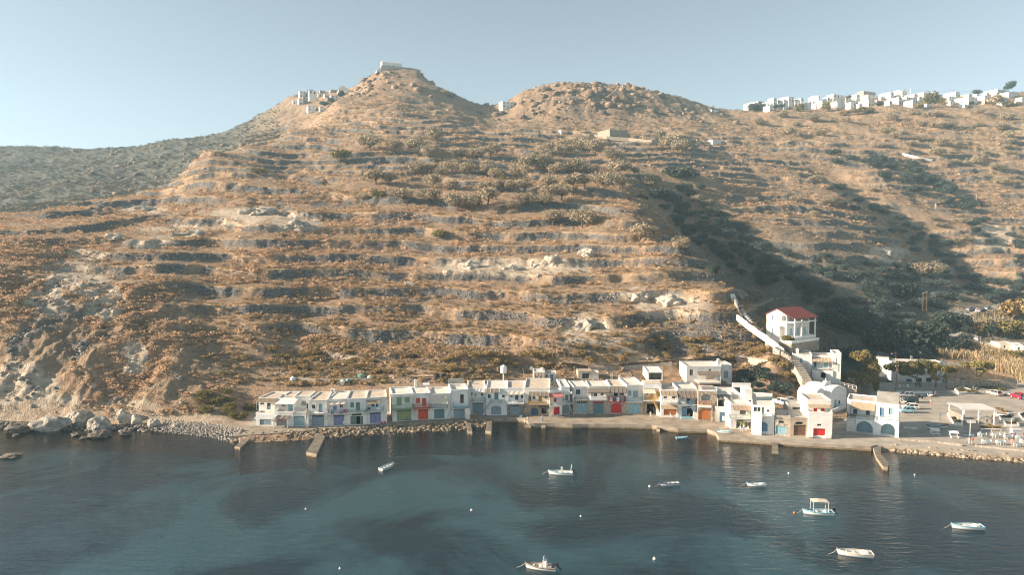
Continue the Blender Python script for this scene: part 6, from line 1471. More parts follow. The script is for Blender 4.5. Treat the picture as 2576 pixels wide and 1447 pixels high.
ribbon_rocks('quay_stones', [(1330, 1071), (1480, 1073), (1640, 1077), (1780, 1086), (1808, 1104)], 150, 0.12, 0.32, 0.9, (-0.3, 0.2), 13, RKW * 0.7)
def blob_rock(u, v, w, h, label, m, seed, z=0.0, name='boulder', dep=0.7, cat='boulder'):
    import mathutils
    p = gnd(u, v, z); k = p.y / FPX; r = random.Random(seed)
    bm = __import__('bmesh').new(); __import__('bmesh').ops.create_icosphere(bm, subdivisions=4, radius=1.0)
    off = mathutils.Vector((seed * 3.1, seed * 1.7, 0))
    for vt in bm.verts:
        q = vt.co.copy(); n = mathutils.noise.fractal(q * 1.3 + off, 1.0, 2.0, 5) * 0.30 + mathutils.noise.noise(q * 0.8 + off) * 0.30
        cell = mathutils.noise.voronoi(q * 1.6 + off)[0][0]
        vt.co = q * (0.85 + n + 0.25 * cell); vt.co.x *= w * k * .44; vt.co.y *= w * k / 2 * dep; vt.co.z = vt.co.z * h * k * 0.52 + h * k * 0.24
    me = bpy.data.meshes.new(name); bm.to_mesh(me); bm.free(); me.materials.append(m)
    o = bpy.data.objects.new(name, me); COL.objects.link(o); o.location = p; return tag(o, label, cat)
PALER = mat('pale_tuff', (0.38, 0.35, 0.30), 0.95, 0.22, 0.9, 0.8, 2.5); DARKR = mat('dark_shore_rock', (0.17, 0.145, 0.12), 0.95, 0.25, 1.2, 0.9, 3); WHTR = mat('white_tuff', (0.52, 0.465, 0.385), 0.95, 0.25, 0.9, 0.9, 2.2, col2=(0.30, 0.25, 0.19))
for a in [(128, 1080, 96, 40, 'largest smooth pale boulder at the foot of the left cliff', PALER, 1), (248, 1082, 58, 40, 'rounded pale boulder standing on dark rock below the left cliff', PALER, 2), (250, 1100, 62, 20, 'dark flat wet rock under the rounded pale boulder', DARKR, 3),
          (48, 1085, 70, 26, 'dark jagged rocks at the far left shore', DARKR, 4), (90, 1080, 40, 22, 'small dark rock beside the largest pale boulder', DARKR, 5), (318, 1094, 30, 14, 'dark rock right of the rounded boulder', DARKR, 6), (310, 1065, 40, 44, 'pale cliff foot rock right of the rounded boulder', WHTR, 7), (345, 1072, 30, 36, 'narrow pale rock pillar on the left shore', WHTR, 8), (196, 1062, 60, 40, 'pale rock behind the gap between the two large boulders', WHTR, 9), (385, 1078, 34, 30, 'pale rock at the start of the pebble beach', PALER, 10), (445, 1080, 26, 20, 'last pale rock on the pebble beach', PALER, 11),
          (28, 1150, 58, 10, 'flat brown rock barely out of the water at the left edge', DARKR, 12), (40, 1098, 22, 8, 'small brown rock in the water by the left edge', DARKR, 13), (192, 1097, 26, 10, 'small brown reef rock beside the rounded boulder', DARKR, 14), (210, 1105, 20, 7, 'low brown reef rock left of the dark flat rock', DARKR, 15)]:
    blob_rock(*a)
def outcrop(u, v, w, h, label, m, seed):
    p = hit(u, v)
    if p is None: return
    import mathutils
    k = p.y / FPX; bm = __import__('bmesh').new(); __import__('bmesh').ops.create_icosphere(bm, subdivisions=4, radius=1.0); off = mathutils.Vector((seed * 2.3, seed * 1.1, seed))
    for vt in bm.verts:
        q = vt.co.copy(); n = mathutils.noise.fractal(q * 1.6 + off, 1.0, 2.0, 5) * 0.34 + mathutils.noise.noise(q * 0.9 + off) * 0.3
        vt.co = q * (0.85 + n); vt.co.x *= w * k / 2; vt.co.y *= w * k * 0.4; vt.co.z *= h * k * 0.6; vt.co *= 1 + 0.22 * mathutils.noise.voronoi(q * 2.3 + off)[0][0]
    me = bpy.data.meshes.new('outcrop'); bm.to_mesh(me); bm.free(); me.materials.append(m); o = bpy.data.objects.new('outcrop', me); COL.objects.link(o); o.location = p + Vector((0, 0.28 * w * k, h * k * 0.02)); return tag(o, label, 'outcrop')
for a in [(1388, 668, 46, 40, 'tallest pale tuff outcrop in the middle of the hillside', WHTR, 21), (1345, 672, 24, 24, 'small pale outcrop left of the tallest one', WHTR, 22), (1283, 680, 56, 24, 'broad pale outcrop left of centre on the hillside', WHTR, 23), (1178, 676, 48, 34, 'pale split outcrop at the left of the outcrop row', WHTR, 24), (1126, 690, 24, 20, 'leftmost small pale outcrop of the row', WHTR, 25), (1475, 645, 50, 26, 'flat topped pale outcrop right of the tallest one', WHTR, 26), (1352, 695, 14, 10, 'round pale stone under the tallest outcrop', WHTR, 27), (1030, 722, 28, 18, 'grey boulder on the hillside left of the outcrop row', PALER, 28),
          (1690, 770, 90, 44, 'wide pale rock face above the cream water tanks', WHTR, 29), (1610, 755, 60, 30, 'pale rock ledge left of the wide rock face', WHTR, 30), (1475, 830, 66, 40, 'pale crumbling bank above the tall brown pole', PALER, 31), (1260, 745, 30, 16, 'grey rock on the lower hillside', PALER, 32), (280, 600, 50, 20, 'pale rocks on the left shoulder terrace', WHTR, 33), (640, 540, 90, 34, 'pale clay bank on the upper left hillside', PALER, 34), (740, 575, 70, 30, 'pale clay slope right of the upper left clay bank', PALER, 35), (470, 595, 110, 24, 'long pale bank on the left shoulder', PALER, 36), (360, 530, 80, 20, 'pale bank edge at the top of the left shoulder', PALER, 37), (1860, 745, 50, 26, 'grey rock inside the walled garden above the villa', PALER, 38), (2230, 640, 40, 20, 'pale rock in the shaded slope of the second spur', PALER, 39)]:
    outcrop(*a)
# low dry-stone wall of the square
def low_wall(px, z0, hgt, m, label, th=0.45, name='stone_wall', cat='wall'):
    mb = MB(); Q = [gnd(u, v, z0) for u, v in px]
    for a, b in zip(Q[:-1], Q[1:]):
        d = b - a; d.z = 0; n = d.normalized().cross(Vector((0, 0, 1))) * th / 2; up = Vector((0, 0, hgt))
        mb.hexa([a - n, b - n, b + n, a + n, a - n + up, b - n + up, b + n + up, a + n + up], m)
    return tag(mb.build(name), label, cat)
low_wall([(2262, 1112), (2360, 1120), (2420, 1127)], 0.6, 0.75, STONEL, 'low dry stone wall edging the square, left of the steps')
low_wall([(2453, 1129), (2520, 1136), (2620, 1146)], 0.6, 0.75, STONEL, 'low dry stone wall edging the square, right of the steps')
# stone steps climbing beside the villa
def stair_path(pts, wd, m, label):
    mb = MB(); Q = [hit(u, v) for u, v in pts]; Q = [q for q in Q if q is not None]
    tot = []
    for a, b in zip(Q[:-1], Q[1:]):
        n = max(2, int((b - a).length / 0.8)); tot += [a.lerp(b, i / n) for i in range(n)]
    for a, b in zip(tot[:-1], tot[1:]):
        d = b - a; L2 = Vector((d.x, d.y, 0)); ang = math.atan2(L2.y, L2.x); c = (a + b) / 2; z = max(hz(c.x, c.y), (a.z + b.z) / 2)
        mb.box((c.x, c.y, z - 0.6), L2.length * 1.02, wd, 0.75 + 0.1 * rng.random(), m, ang)
    return tag(mb.build('stone_steps'), label, 'steps')
def px_steps(pts, wd, m, label):
    Q = [at(*p) for p in pts]; tot = []; mb = MB()
    for a, b in zip(Q[:-1], Q[1:]):
        n = max(2, int((b - a).length / 0.7)); tot += [a.lerp(b, i / n) for i in range(n)]
    for a, b in zip(tot[:-1], tot[1:]):
        d = b - a; c = (a + b) / 2; mb.box((c.x, c.y, c.z - 2.4), Vector((d.x, d.y, 0)).length * 1.05, wd, 2.4, m, math.atan2(d.y, d.x))
    return tag(mb.build('stone_steps'), label, 'steps')
px_steps([(2030, 955, 177), (2014, 928, 181), (1992, 898, 186), (1968, 882, 187.5), (1946, 868, 190)], 2.4, STONEL, 'broad stone steps climbing from the chapel towards the villa')
mb = MB(); Q = [at(*p) for p in [(1856, 792, 202), (1880, 812, 199), (1905, 830, 195.5), (1932, 848, 192), (1958, 868, 188.8), (1972, 880, 187.6)]]
for a, b in zip(Q[:-1], Q[1:]):
    n = Vector((-0.25, 0.3, 0)); dn = Vector((0, 0, -1.7)); mb.hexa([a + dn, b + dn, b + dn + n, a + dn + n, a, b + Vector((0, 0, .25)), b + n + Vector((0, 0, .25)), a + n], WHITE)
tag(mb.build('garden_wall'), 'long white wall stepping down the slope beside the villa', 'wall')
stair_path([(1945, 866), (1905, 826), (1870, 790), (1852, 765), (1838, 735)], 1.8, WHITE2, 'white washed steps running up behind the villa wall')
def slope_wall(pts, hgt, m, label, th=0.4, cat='wall', name='garden_wall'):
    mb = MB(); Q = [hit(u, v) for u, v in pts]; Q = [q for q in Q if q is not None]
    for a, b in zip(Q[:-1], Q[1:]):
        d = b - a; d.z = 0; n = d.normalized().cross(Vector((0, 0, 1))) * th / 2; dn = Vector((0, 0, -1.2)); up = Vector((0, 0, hgt))
        mb.hexa([a - n + dn, b - n + dn, b + n + dn, a + n + dn, a - n + up, b - n + up, b + n + up, a + n + up], m)
    return tag(mb.build(name), label, cat)
slope_wall([(1846, 758), (1856, 785), (1868, 806)], 1.3, STONEL, 'curved stone wall round the garden above the villa')
slope_wall([(1866, 778), (1905, 772), (1945, 757)], 1.2, STONE, 'stone terrace wall in the garden behind the villa')
plant(1992, 866, 36, 'green', 'clipped round golden green bush on the villa terrace', None, 'bush', loc=VT)
slope_wall([(1845, 902), (1880, 908), (1945, 918), (1965, 925)], 0.9, STONEL, 'rubble wall edging the track above the shaded hollow')
slope_wall([(1480, 932), (1560, 930), (1640, 925), (1690, 921)], 0.8, STONEL, 'rubble wall behind the upper cream hut')
slope_wall([(740, 958), (800, 962), (860, 962), (940, 960)], 0.8, STONEL, 'rubble wall with water tanks above the lilac boathouses')
# roads
ROAD = mat('grey_road', (0.30, 0.285, 0.265), 0.95, 0.1, 0.4, 0.1, 4); TRACK = mat('dirt_track', (0.42, 0.305, 0.20), 0.95, 0.15, 0.8, 0.3, 4)
def road(pts, wd, m, name, lift=0.14):
    mb = MB(); Q = [hit(u, v) for u, v in pts]; Q = [q for q in Q if q is not None]; D = []
    for a, b in zip(Q[:-1], Q[1:]):
        n = max(2, int((b - a).length / 2.0)); D += [a.lerp(b, i / n) for i in range(n)]
    D.append(Q[-1]); L_, R_ = [], []
    for i, p in enumerate(D):
        d = D[min(i + 1, len(D) - 1)] - D[max(i - 1, 0)]; d.z = 0; n = d.normalized().cross(Vector((0, 0, 1))) * wd / 2; c = hz(p.x, p.y)
        row = []
        for f in (-1, -0.33, 0.33, 1):
            q = p + n * f; row.append(Vector((q.x, q.y, max(hz(q.x, q.y), c) + lift)))
        L_.append(row)
    for a, b in zip(L_[:-1], L_[1:]):
        for i in range(3): mb.face([a[i], b[i], b[i + 1], a[i + 1]], m)
    return mb.build(name, kind='structure')
road([(2216, 985), (2214, 960), (2212, 930), (2212, 905), (2225, 890)], 4.2, ROAD, 'lane')
road([(2370, 882), (2390, 862), (2402, 845), (2392, 830), (2405, 812), (2440, 795), (2500, 780), (2590, 772)], 4.5, ROAD, 'road')
road([(2400, 868), (2450, 856), (2520, 862), (2590, 868)], 4.0, ROAD, 'road')
road([(940, 950), (1040, 948), (1120, 946), (1190, 938), (1240, 930)], 1.6, TRACK, 'path', 0.08)
road([(1400, 922), (1480, 923), (1560, 918), (1640, 912), (1720, 906), (1850, 905), (1950, 912)], 2.2, TRACK, 'path', 0.08)
# ------------------------------------------------------------------ boats
def hull_pts(L, B, Hh, t, side, inset=0.0):
    """t 0 stern .. 1 bow"""
    b = B / 2 * (1 - max(0.0, (t - 0.35) / 0.65) ** 2.2) * (0.86 + 0.14 * min(1, t / 0.3)); z = Hh * (0.78 + 0.10 * (1 - t) ** 2 + 0.42 * t * t)
    return b, z
def boat(label, u, v, wpx, heading, hullm=WHITEP, stripe=None, inside=GREYW, group=None, motor=None, extras=(), B=None, z=0.0, loc=None, name='boat', tilt=0.0, cat='boat'):
    p = loc if loc is not None else gnd(u, v, z); k = p.y / FPX
    L = wpx * k / max(0.35, abs(math.cos(heading))); B = B or L * 0.36; Hh = 0.17 * L * 0.72
    root = thing(name, label, cat, p, heading, group); root.rotation_euler.x = tilt
    ns = 14; secs = []; rim = []; inn = []
    for i in range(ns + 1):
        t = i / ns; b, zz = hull_pts(L, B, Hh, t, 1); x = (t - 0.5) * L; kz = -0.18 + 0.12 * t * t * t
        xb = x - 0.10 * L * max(0, t - 0.7) * 1.2
        secs.append([Vector((x, b, zz)), Vector((x, b * 0.93, zz * 0.45)), Vector((xb, b * 0.68, kz * 0.4)), Vector((xb, 0, kz)), Vector((xb, -b * 0.68, kz * 0.4)), Vector((x, -b * 0.93, zz * 0.45)), Vector((x, -b, zz))])
        bi = max(0.0, b - 0.10)
        inn.append([Vector((x, bi, zz - 0.02)), Vector((x, bi * 0.8, 0.14 + 0.1 * t)), Vector((x, 0, 0.12 + 0.1 * t)), Vector((x, -bi * 0.8, 0.14 + 0.1 * t)), Vector((x, -bi, zz - 0.02))])
    mb = MB(); mb.rings(secs, hullm, close=False, caps=False); mb.face([q for q in secs[0]][::-1], hullm); lpart(mb, 'hull', root, True)
    mb = MB(); mb.rings(inn, inside, close=False, caps=False); mb.face(inn[0], inside); lpart(mb, 'inside', root)
    mb = MB(); gm = stripe or hullm
    for s_ in (0, 6): mb.tube([q[s_] + Vector((0, 0, 0.02)) for q in secs], 0.06, gm, 6)
    mb.tube([secs[0][0] + Vector((0, 0, .02)), secs[0][6] + Vector((0, 0, .02))], 0.06, gm, 6); lpart(mb, 'gunwale', root)
    if stripe:
        mb = MB()
        for sg in (0, 6):
            Lp = []
            for q in secs:
                a_ = q[sg]; b_ = q[1 if sg == 0 else 5]; o_ = Vector((0, 0.012 if sg == 0 else -0.012, 0)); Lp.append([a_.lerp(b_, 0.15) + o_, a_.lerp(b_, 0.55) + o_])
            mb.rings(Lp, stripe, close=False, caps=False)
        lpart(mb, 'stripe', root)
    for t in (0.28, 0.52, 0.74):
        b, zz = hull_pts(L, B, Hh, t, 1); mb = MB(); mb.box(((t - 0.5) * L, 0, zz * 0.68), 0.26, 2 * b - 0.2, 0.05, WOODW); lpart(mb, 'thwart', root)
    mb = MB(); b, zz = hull_pts(L, B, Hh, 1.0, 1); mb.tube([(L / 2 - 0.03, 0, 0.2), (L / 2 + 0.02, 0, zz + 0.22)], 0.05, gm, 6); lpart(mb, 'stem_post', root)
    if motor:
        mb = MB(); zs = Hh * 0.88; x0 = -L / 2 - 0.16
        mb.rings([[(x0 - 0.16, -0.15, zs + 0.1), (x0 + 0.14, -0.15, zs + 0.1), (x0 + 0.14, 0.15, zs + 0.1), (x0 - 0.16, 0.15, zs + 0.1)], [(x0 - 0.24, -0.17, zs + 0.38), (x0 + 0.16, -0.17, zs + 0.38), (x0 + 0.16, 0.17, zs + 0.38), (x0 - 0.24, 0.17, zs + 0.38)], [(x0 - 0.14, -0.1, zs + 0.5), (x0 + 0.1, -0.1, zs + 0.5), (x0 + 0.1, 0.1, zs + 0.5), (x0 - 0.14, 0.1, zs + 0.5)]], BLACK)
        mo = lpart(mb, 'outboard_motor', root); mb = MB(); mb.tube([(x0, 0, zs + 0.1), (x0 - 0.45, 0, zs - 0.25), (x0 - 0.6, 0, zs - 0.32)], 0.07, BLACK, 6); mb.tube([(x0 - 0.55, -0.16, zs - 0.3), (x0 - 0.55, 0.16, zs - 0.3)], 0.05, BLACK, 5)
        s_ = lpart(mb, 'propeller_leg', root); s_.parent = mo
    for e in extras:
        mb = MB()
        if e == 'canopy':
            z1 = Hh + 1.55; mb.rings([[(-L * 0.32, -B * 0.46, z1), (-L * 0.32, B * 0.46, z1), (-L * 0.32, B * 0.46, z1 + 0.05), (-L * 0.32, -B * 0.46, z1 + 0.05)], [(0.0, -B * 0.46, z1 + 0.1), (0, B * 0.46, z1 + 0.1), (0, B * 0.46, z1 + 0.15), (0, -B * 0.46, z1 + 0.15)], [(L * 0.22, -B * 0.46, z1), (L * 0.22, B * 0.46, z1), (L * 0.22, B * 0.46, z1 + 0.05), (L * 0.22, -B * 0.46, z1 + 0.05)]], CANVAS)
            c_ = lpart(mb, 'canopy', root)
            for x in (-L * 0.30, L * 0.20):
                for y in (-B * 0.43, B * 0.43): mb = MB(); mb.tube([(x, y, Hh * 0.8), (x, y, z1)], 0.03, WHITEP, 5); q = lpart(mb, 'canopy_post', root); q.parent = c_
            continue
        if e == 'console': mb.box((-L * 0.14, 0, 0.2), 0.5, 0.75, Hh + 0.55, WHITEP); mb.box((-L * 0.10, 0, Hh + 0.75), 0.08, 0.8, 0.38, WHITE2); lpart(mb, 'console', root); continue
        if e == 'frame': mb.tube([(-L * 0.42, -0.5, Hh), (-L * 0.46, -0.35, Hh + 1.3), (-L * 0.46, 0.35, Hh + 1.3), (-L * 0.42, 0.5, Hh)], 0.06, CANVAS, 6); lpart(mb, 'stern_frame', root); continue
        if e == 'bowpost': mb.box((-0.05 * L, 0.1, Hh * 0.5), 0.32, 0.32, 1.1, WHITE2); lpart(mb, 'pillar', root); continue
        if e == 'cover':
            R_ = []
            for i in range(ns + 1):
                t = i / ns; b, zz = hull_pts(L, B, Hh, t, 1); x = (t - 0.5) * L; R_.append([Vector((x, b * math.cos(a_), zz + 0.03 + 0.16 * math.sin(a_))) for a_ in [math.pi * j / 6 for j in range(7)]])
            mb.rings(R_, WHITE2, close=False, caps=False); lpart(mb, 'cover', root); continue
        if e == 'mast': mb.tube([(0.1 * L, 0, 0.1), (0.1 * L, 0, 3.4)], 0.06, WOODW, 6); mb.tube([(0.1 * L - 0.45, 0, 2.9), (0.1 * L + 0.45, 0, 2.9)], 0.035, WOODW, 5); lpart(mb, 'mast', root); continue
        if e == 'oars':
            for s_ in (-1, 1): mb = MB(); mb.tube([(-L * 0.2, s_ * B * 0.3, Hh * 0.9), (L * 0.25, s_ * B * 0.2, Hh * 0.95)], 0.03, WOODW, 5); lpart(mb, 'oar', root)
            continue
        if e == 'inner':
            mb.box((-L * 0.30, 0, 0.25), 0.5, B * 0.55, Hh * 0.7, inside); lpart(mb, 'engine_box', root); continue
    if z == 0.0 and loc is None:
        zz = hull_pts(L, B, Hh, 1.0, 1)[1]; mb = MB(); mb.tube([(L / 2, 0, zz), (L / 2 + 0.5, 0.1, zz * 0.35), (L / 2 + 1.5, 0.3, -0.15)], 0.025, CREAM, 5); lpart(mb, 'mooring_rope', root)
    return root
BG = 'small boats moored in the bay'
R_ = math.radians
boat('small white rowing boat with a dark red stern plate, alone left in the bay', 974, 1178, 26, R_(58), WHITEP, BLUEP, WHITE2, BG)
boat('white motor boat with a tilted black outboard and a tall stern frame', 1410, 1194, 62, R_(173), WHITEP, BLUEP, WHITE2, BG, motor=True, extras=('frame', 'bowpost'))
boat('white inflatable looking boat with a dark navy waterline', 1684, 1221, 50, R_(-168), WHITEP, BLUED, WHITE2, BG, extras=('oars',))
boat('little white boat with pale blue waterline nearest the left of the three right hand boats', 1902, 1223, 47, R_(176), WHITEP, BLUEP, WHITE2, BG, extras=('inner',))
boat('white boat with a cream sun canopy on four posts', 2057, 1294, 74, R_(174), WHITEP, SKYB, BLUEP, BG, motor=True, extras=('canopy', 'inner'))
boat('white open boat with oars floating far right', 2432, 1330, 76, R_(175), WHITEP, SKYB, WHITE2, BG, extras=('oars', 'inner'))
boat('white open boat with tan rail and mooring lines near the lower right', 2150, 1398, 84, R_(170), WHITEP, CREAM, WHITE2, BG, extras=('oars', 'inner'))
boat('big white boat with a console and black outboard at the bottom edge', 1360, 1432, 78, R_(169), WHITEP, WOODG, GREYW, BG, motor=True, extras=('console', 'inner'))
boat('pale blue flat dinghy floating just off the quay', 1715, 1104, 29, R_(4), SKYB, None, SKYB, BG)
LB = 'boats drawn up on land'
boat('small white dinghy pulled up on the paved slip by the umbrella porch', 0, 0, 30, R_(-28), WHITEP, SKYB, WHITE2, LB, loc=gnd(1823, 1089, 1.05))
boat('long white fishing boat with a brown stripe standing on the square', 0, 0, 53, R_(5), WHITEP, WOODB, BLUEP, LB, loc=G(7, 1125, 1225, 1.25), extras=('mast',))
boat('white dinghy under a pale cover on the shaded square', 0, 0, 30, R_(168), WHITEP, WHITE2, WHITE2, LB, loc=G(7, 660, 1255, 1.05), extras=('cover',))
boat('small decorative white boat with a mast and cross beside the strolling couple', 0, 0, 21, R_(-12), WHITEP, SKYB, WHITE2, LB, loc=G(7, 1640, 1370, 1.05), extras=('mast',))
boat('second decorative white boat with a mast among the dining tables', 0, 0, 22, R_(-8), WHITEP, SKYB, WHITE2, LB, loc=G(7, 2320, 1340, 1.05), extras=('mast',))
boat('small pale blue boat standing before the cream boathouse doors', 0, 0, 24, R_(180), BLUEP, WHITEP, BLUEP, LB, loc=G(3, 1240, 1000, 1.0))
# buoys
def buoy(u, v, r, m, label, stick=False):
    r *= 0.72; mb = MB(); mb.lathe((0, 0, 0), [(0.02, -0.6 * r), (r * 0.8, -0.4 * r), (r, 0.2 * r), (r * 0.8, 0.8 * r), (r * 0.25, 1.15 * r), (r * 0.25, 1.5 * r)], m, 12)
    o = mb.build('buoy', smooth=True); o.location = gnd(u, v, 0.05); tag(o, label, 'buoy')
for a in [(1186, 1285, 0.24, WHITEP, 'white buoy alone in the middle of the dark bay'), (1461, 1300, 0.2, WHITEP, 'small white buoy below the stern frame motor boat'), (1634, 1225, 0.26, WHITEP, 'white round buoy left of the navy waterline boat'), (1998, 1292, 0.28, RUST, 'orange ball buoy left of the canopy boat'), (1984, 1192, 0.24, WHITEP, 'white buoy above the canopy boat'), (1646, 1408, 0.3, WHITEP, 'drifting white float at the bottom centre'), (2301, 1196, 0.2, WHITEP, 'white buoy right of the hooked pier'), (769, 1282, 0.2, WHITEP, 'white buoy in the left half of the bay'), (855, 1432, 0.2, WHITEP, 'white buoy at the bottom edge left of the console boat'), (1536, 1072, 0.16, YEL, 'small yellow float by the quay under the red arch')]: buoy(*a)
# ------------------------------------------------------------------ poles and wires
def pole(px_top, px_foot, label, m=WOODB, r=0.13, lamp=False, cross=True, base=None, name='utility_pole', cat='utility pole'):
    f = base if base is not None else hit(*px_foot); top = at(*px_top, f.y); hgt = top.z - f.z
    root = thing(name, label, cat, f); mb = MB(); mb.tube([(0, 0, -0.5), (top.x - f.x, 0, hgt)], r, m, 8, r * 0.7); lpart(mb, 'pole', root)
    if cross:
        mb = MB(); mb.box((top.x - f.x, 0, hgt - 0.55), 1.3, 0.1, 0.1, m, 0.3); lpart(mb, 'crossarm', root)
        for dx in (-0.5, 0.5): mb = MB(); mb.tube([(top.x - f.x + dx, dx * .3, hgt - 0.45), (top.x - f.x + dx, dx * .3, hgt - 0.2)], 0.06, WHITEP, 6); lpart(mb, 'insulator', root)
    if lamp:
        mb = MB(); x = top.x - f.x; mb.tube([(x, 0, hgt * 0.80), (x - 0.7, -0.1, hgt * 0.80 + 0.35), (x - 1.1, -0.1, hgt * 0.80 + 0.3)], 0.04, METAL, 5); l_ = lpart(mb, 'lamp_arm', root)
        mb = MB(); mb.box((x - 1.25, -0.1, hgt * 0.80 + 0.2), 0.5, 0.22, 0.12, WHITEP); lpart(mb, 'lamp_head', root)
    return root, top
poles = {}
def pg(c, x, y, z): return G(c, x, y, z)
for key, a, b, lab, kw in [
 ('a', (703, 925), (704, 984), 'wooden pole behind the leftmost boathouses', dict(base=gnd(704, 984, 6.4))),
 ('b', (989, 880), (992, 950), 'wooden lamp pole on the slope above the lilac boathouses', dict(lamp=True)),
 ('c', (1391, 838), (1390, 920), 'tall brown pole on the slope above the small upper house', dict(r=0.17)),
 ('d', (1823, 820), (1822, 901), 'tall wooden pole above the large white upper house', {}),
 ('e', (2257, 918), (2252, 989), 'tall wooden pole in front of the umbrella pines', dict(base=gnd(2253, 989, 1.0), r=0.15)),
 ('f', (2254, 886), (2254, 912), 'street lamp pole left of the flat taverna roof', dict(lamp=True, base=gnd(2254, 916, 5.0), cross=False)),
 ('g', (2323, 736), (2321, 790), 'left one of two dark poles standing together in the valley', {}),
 ('h', (2331, 733), (2330, 792), 'right one of two dark poles standing together in the valley', {}),
 ('i', (2414, 756), (2411, 817), 'lamp pole at the lane bend in front of the dark tree', dict(lamp=True)),
 ('j', (2088, 957), (2089, 1002), 'white metal pole beside the chapel bell gable', dict(m=WHITEP, r=0.07, cross=False, base=gnd(2089, 1030, 1.0))),
 ('k', (2456, 487), (2456, 521), 'pale pole on the right hand slope', dict(m=CREAM)),
 ('l', (2354, 510), (2354, 525), 'short white post by the road on the right hand slope', dict(m=WHITEP, cross=False)),
 ('m', (2290, 222), (2290, 262), 'tall white mast among the ridge houses', dict(m=WHITEP, base=at(2290, 262, 750), r=0.3, cross=False)),
 ('n', (2275, 222), (2275, 250), 'dark pole left of the white mast on the ridge', dict(base=at(2275, 255, 750), r=0.2)),
 ('o', (2322, 225), (2322, 250), 'first thin pole right of the white mast on the ridge', dict(base=at(2322, 255, 750), r=0.2)),
 ('p', (2398, 224), (2398, 250), 'thin pole above the large bright skyline house', dict(base=at(2398, 255, 750), r=0.2)),
 ('q', (2442, 227), (2442, 250), 'thin pole on the skyline above the big plain house', dict(base=at(2442, 255, 750), r=0.2)),
 ('r', (2472, 288), (2472, 312), 'brown pole below the stepped ridge house', dict(base=at(2472, 312, 640), r=0.25)),
 ('s', (2536, 282), (2536, 318), 'brown pole in front of the low right edge house', dict(base=at(2536, 318, 640), r=0.25)),
 ('t', (123, 369), (123, 378), 'thin mast far away on the left skyline', dict(base=at(123, 378, 880), r=0.2, cross=False)),
 ('u', (507, 333), (507, 345), 'thin mast on the distant ridge left of the church hill', dict(base=at(507, 348, 870), r=0.2, cross=False)),
 ('v', (1229, 295 - 30), (1229, 300 - 20), 'thin pole left of the rocky second hill', dict(base=at(1229, 285, 690), r=0.2, cross=False))]:
    poles[key] = pole(a, b, lab, **kw)[1]
def wire(a, b, label, sag=1.0, r=0.025):
    pts = [a.lerp(b, i / 14) + Vector((0, 0, -sag * 4 * (i / 14) * (1 - i / 14))) for i in range(15)]
    mb = MB(); mb.tube(pts, r, BLACK, 4); return tag(mb.build('overhead_wire'), label, 'wire')
dz_ = Vector((0, 0, -0.3))
wire(poles['g'] + dz_, poles['i'] + dz_, 'overhead wire between the twin dark poles and the lane lamp pole', 1.6)
wire(poles['e'] + dz_, poles['f'] + dz_, 'overhead wire between the pine pole and the taverna street lamp', 0.5)
wire(poles['i'] + dz_, at(2600, 800, 260), 'overhead wire running right from the lane lamp pole', 1.5)
wire(poles['n'] + dz_, poles['o'] + dz_, 'overhead wire on the ridge beside the white mast', 1.2, 0.05); wire(poles['o'] + dz_, poles['p'] + dz_, 'overhead wire over the conifer on the ridge', 2.0, 0.05); wire(poles['p'] + dz_, poles['q'] + dz_, 'overhead wire over the big plain ridge house', 1.5, 0.05)
wire(poles['j'] + dz_, G(5, 790, 120, 7.0), 'cable from the chapel pole up to the split level house', 0.3); wire(poles['j'] + dz_, G(5, 1430, 665, 6.8), 'cable from the chapel pole to the twin arch house', 0.3)
# ------------------------------------------------------------------ water tanks, dishes, roof clutter
def lathe_thing(name, label, cat, loc, prof, m, n=16, legs=None):
    if legs is None:
        mb = MB(); mb.lathe((0, 0, 0), prof, m, n); o = mb.build(name, smooth=False); o.location = loc; return tag(o, label, cat)
    root = thing(name, label, cat, loc); mb = MB(); mb.lathe((0, 0, legs), prof, m, n); lpart(mb, 'tank', root)
    mb = MB(); mb.tube([(0, 0, -0.2), (0, 0, legs + 0.02)], 0.16, WHITEP, 8); lpart(mb, 'stand', root); return root
def tankprof(r, h): return [(r * 0.96, 0), (r, h * 0.1), (r, h * 0.45), (r * 0.97, h * 0.5), (r, h * 0.55), (r, h * 0.82), (r * 0.5, h * 0.95), (r * 0.2, h), (r * 0.2, h * 1.05)]
def px2m(c, px, p): return px / CR[c][2] / 1.54969 * p.y / FPX
TK = [(1, 775, 460, 95, 80, WHITE2, 'white water tank lying on the rubble above the leftmost boathouses'), (1, 1600, 515, 85, 90, WHITEP, 'white plastic tank, left one of two beside the track'), (1, 1688, 490, 60, 85, SKYB, 'pale blue tank beside the white plastic tank'), (1, 1915, 430, 135, 110, DGREEN, 'large dark green water tank on the slope'), (1, 1810, 430, 85, 60, DGREEN, 'smaller dark green tank leaning on the large one'), (1, 2055, 440, 95, 90, CREAM, 'cream round water tank right of the green tanks'), (2, 950, 430, 95, 115, BLACK, 'black water tank, left one of two behind the canvas house'), (2, 1065, 415, 75, 95, BLACK, 'black water tank, right one of two behind the canvas house'), (3, 570, 265, 62, 50, WHITE2, 'small white tank on the upper house roof')]
for c, x, y, wd, hh, m, lab in TK:
    p = hit(*P(c, x, y)) if c != 3 else G(3, 570, 270, 9.2)
    if p is None: continue
    lathe_thing('water_tank', lab, 'water tank', p - Vector((0, 0, 0.1)), tankprof(px2m(c, wd, p) / 2, px2m(c, hh, p)), m)
p = hit(*P(2, 2055, 440)); p = p if p is not None else G(2, 2055, 440, 5.5)
lathe_thing('water_tower', 'tall white water tank on a single post behind the boathouses', 'water tank', p, tankprof(px2m(2, 106, p) / 2, px2m(2, 130, p)), WHITEP, 18, legs=px2m(2, 125, p))
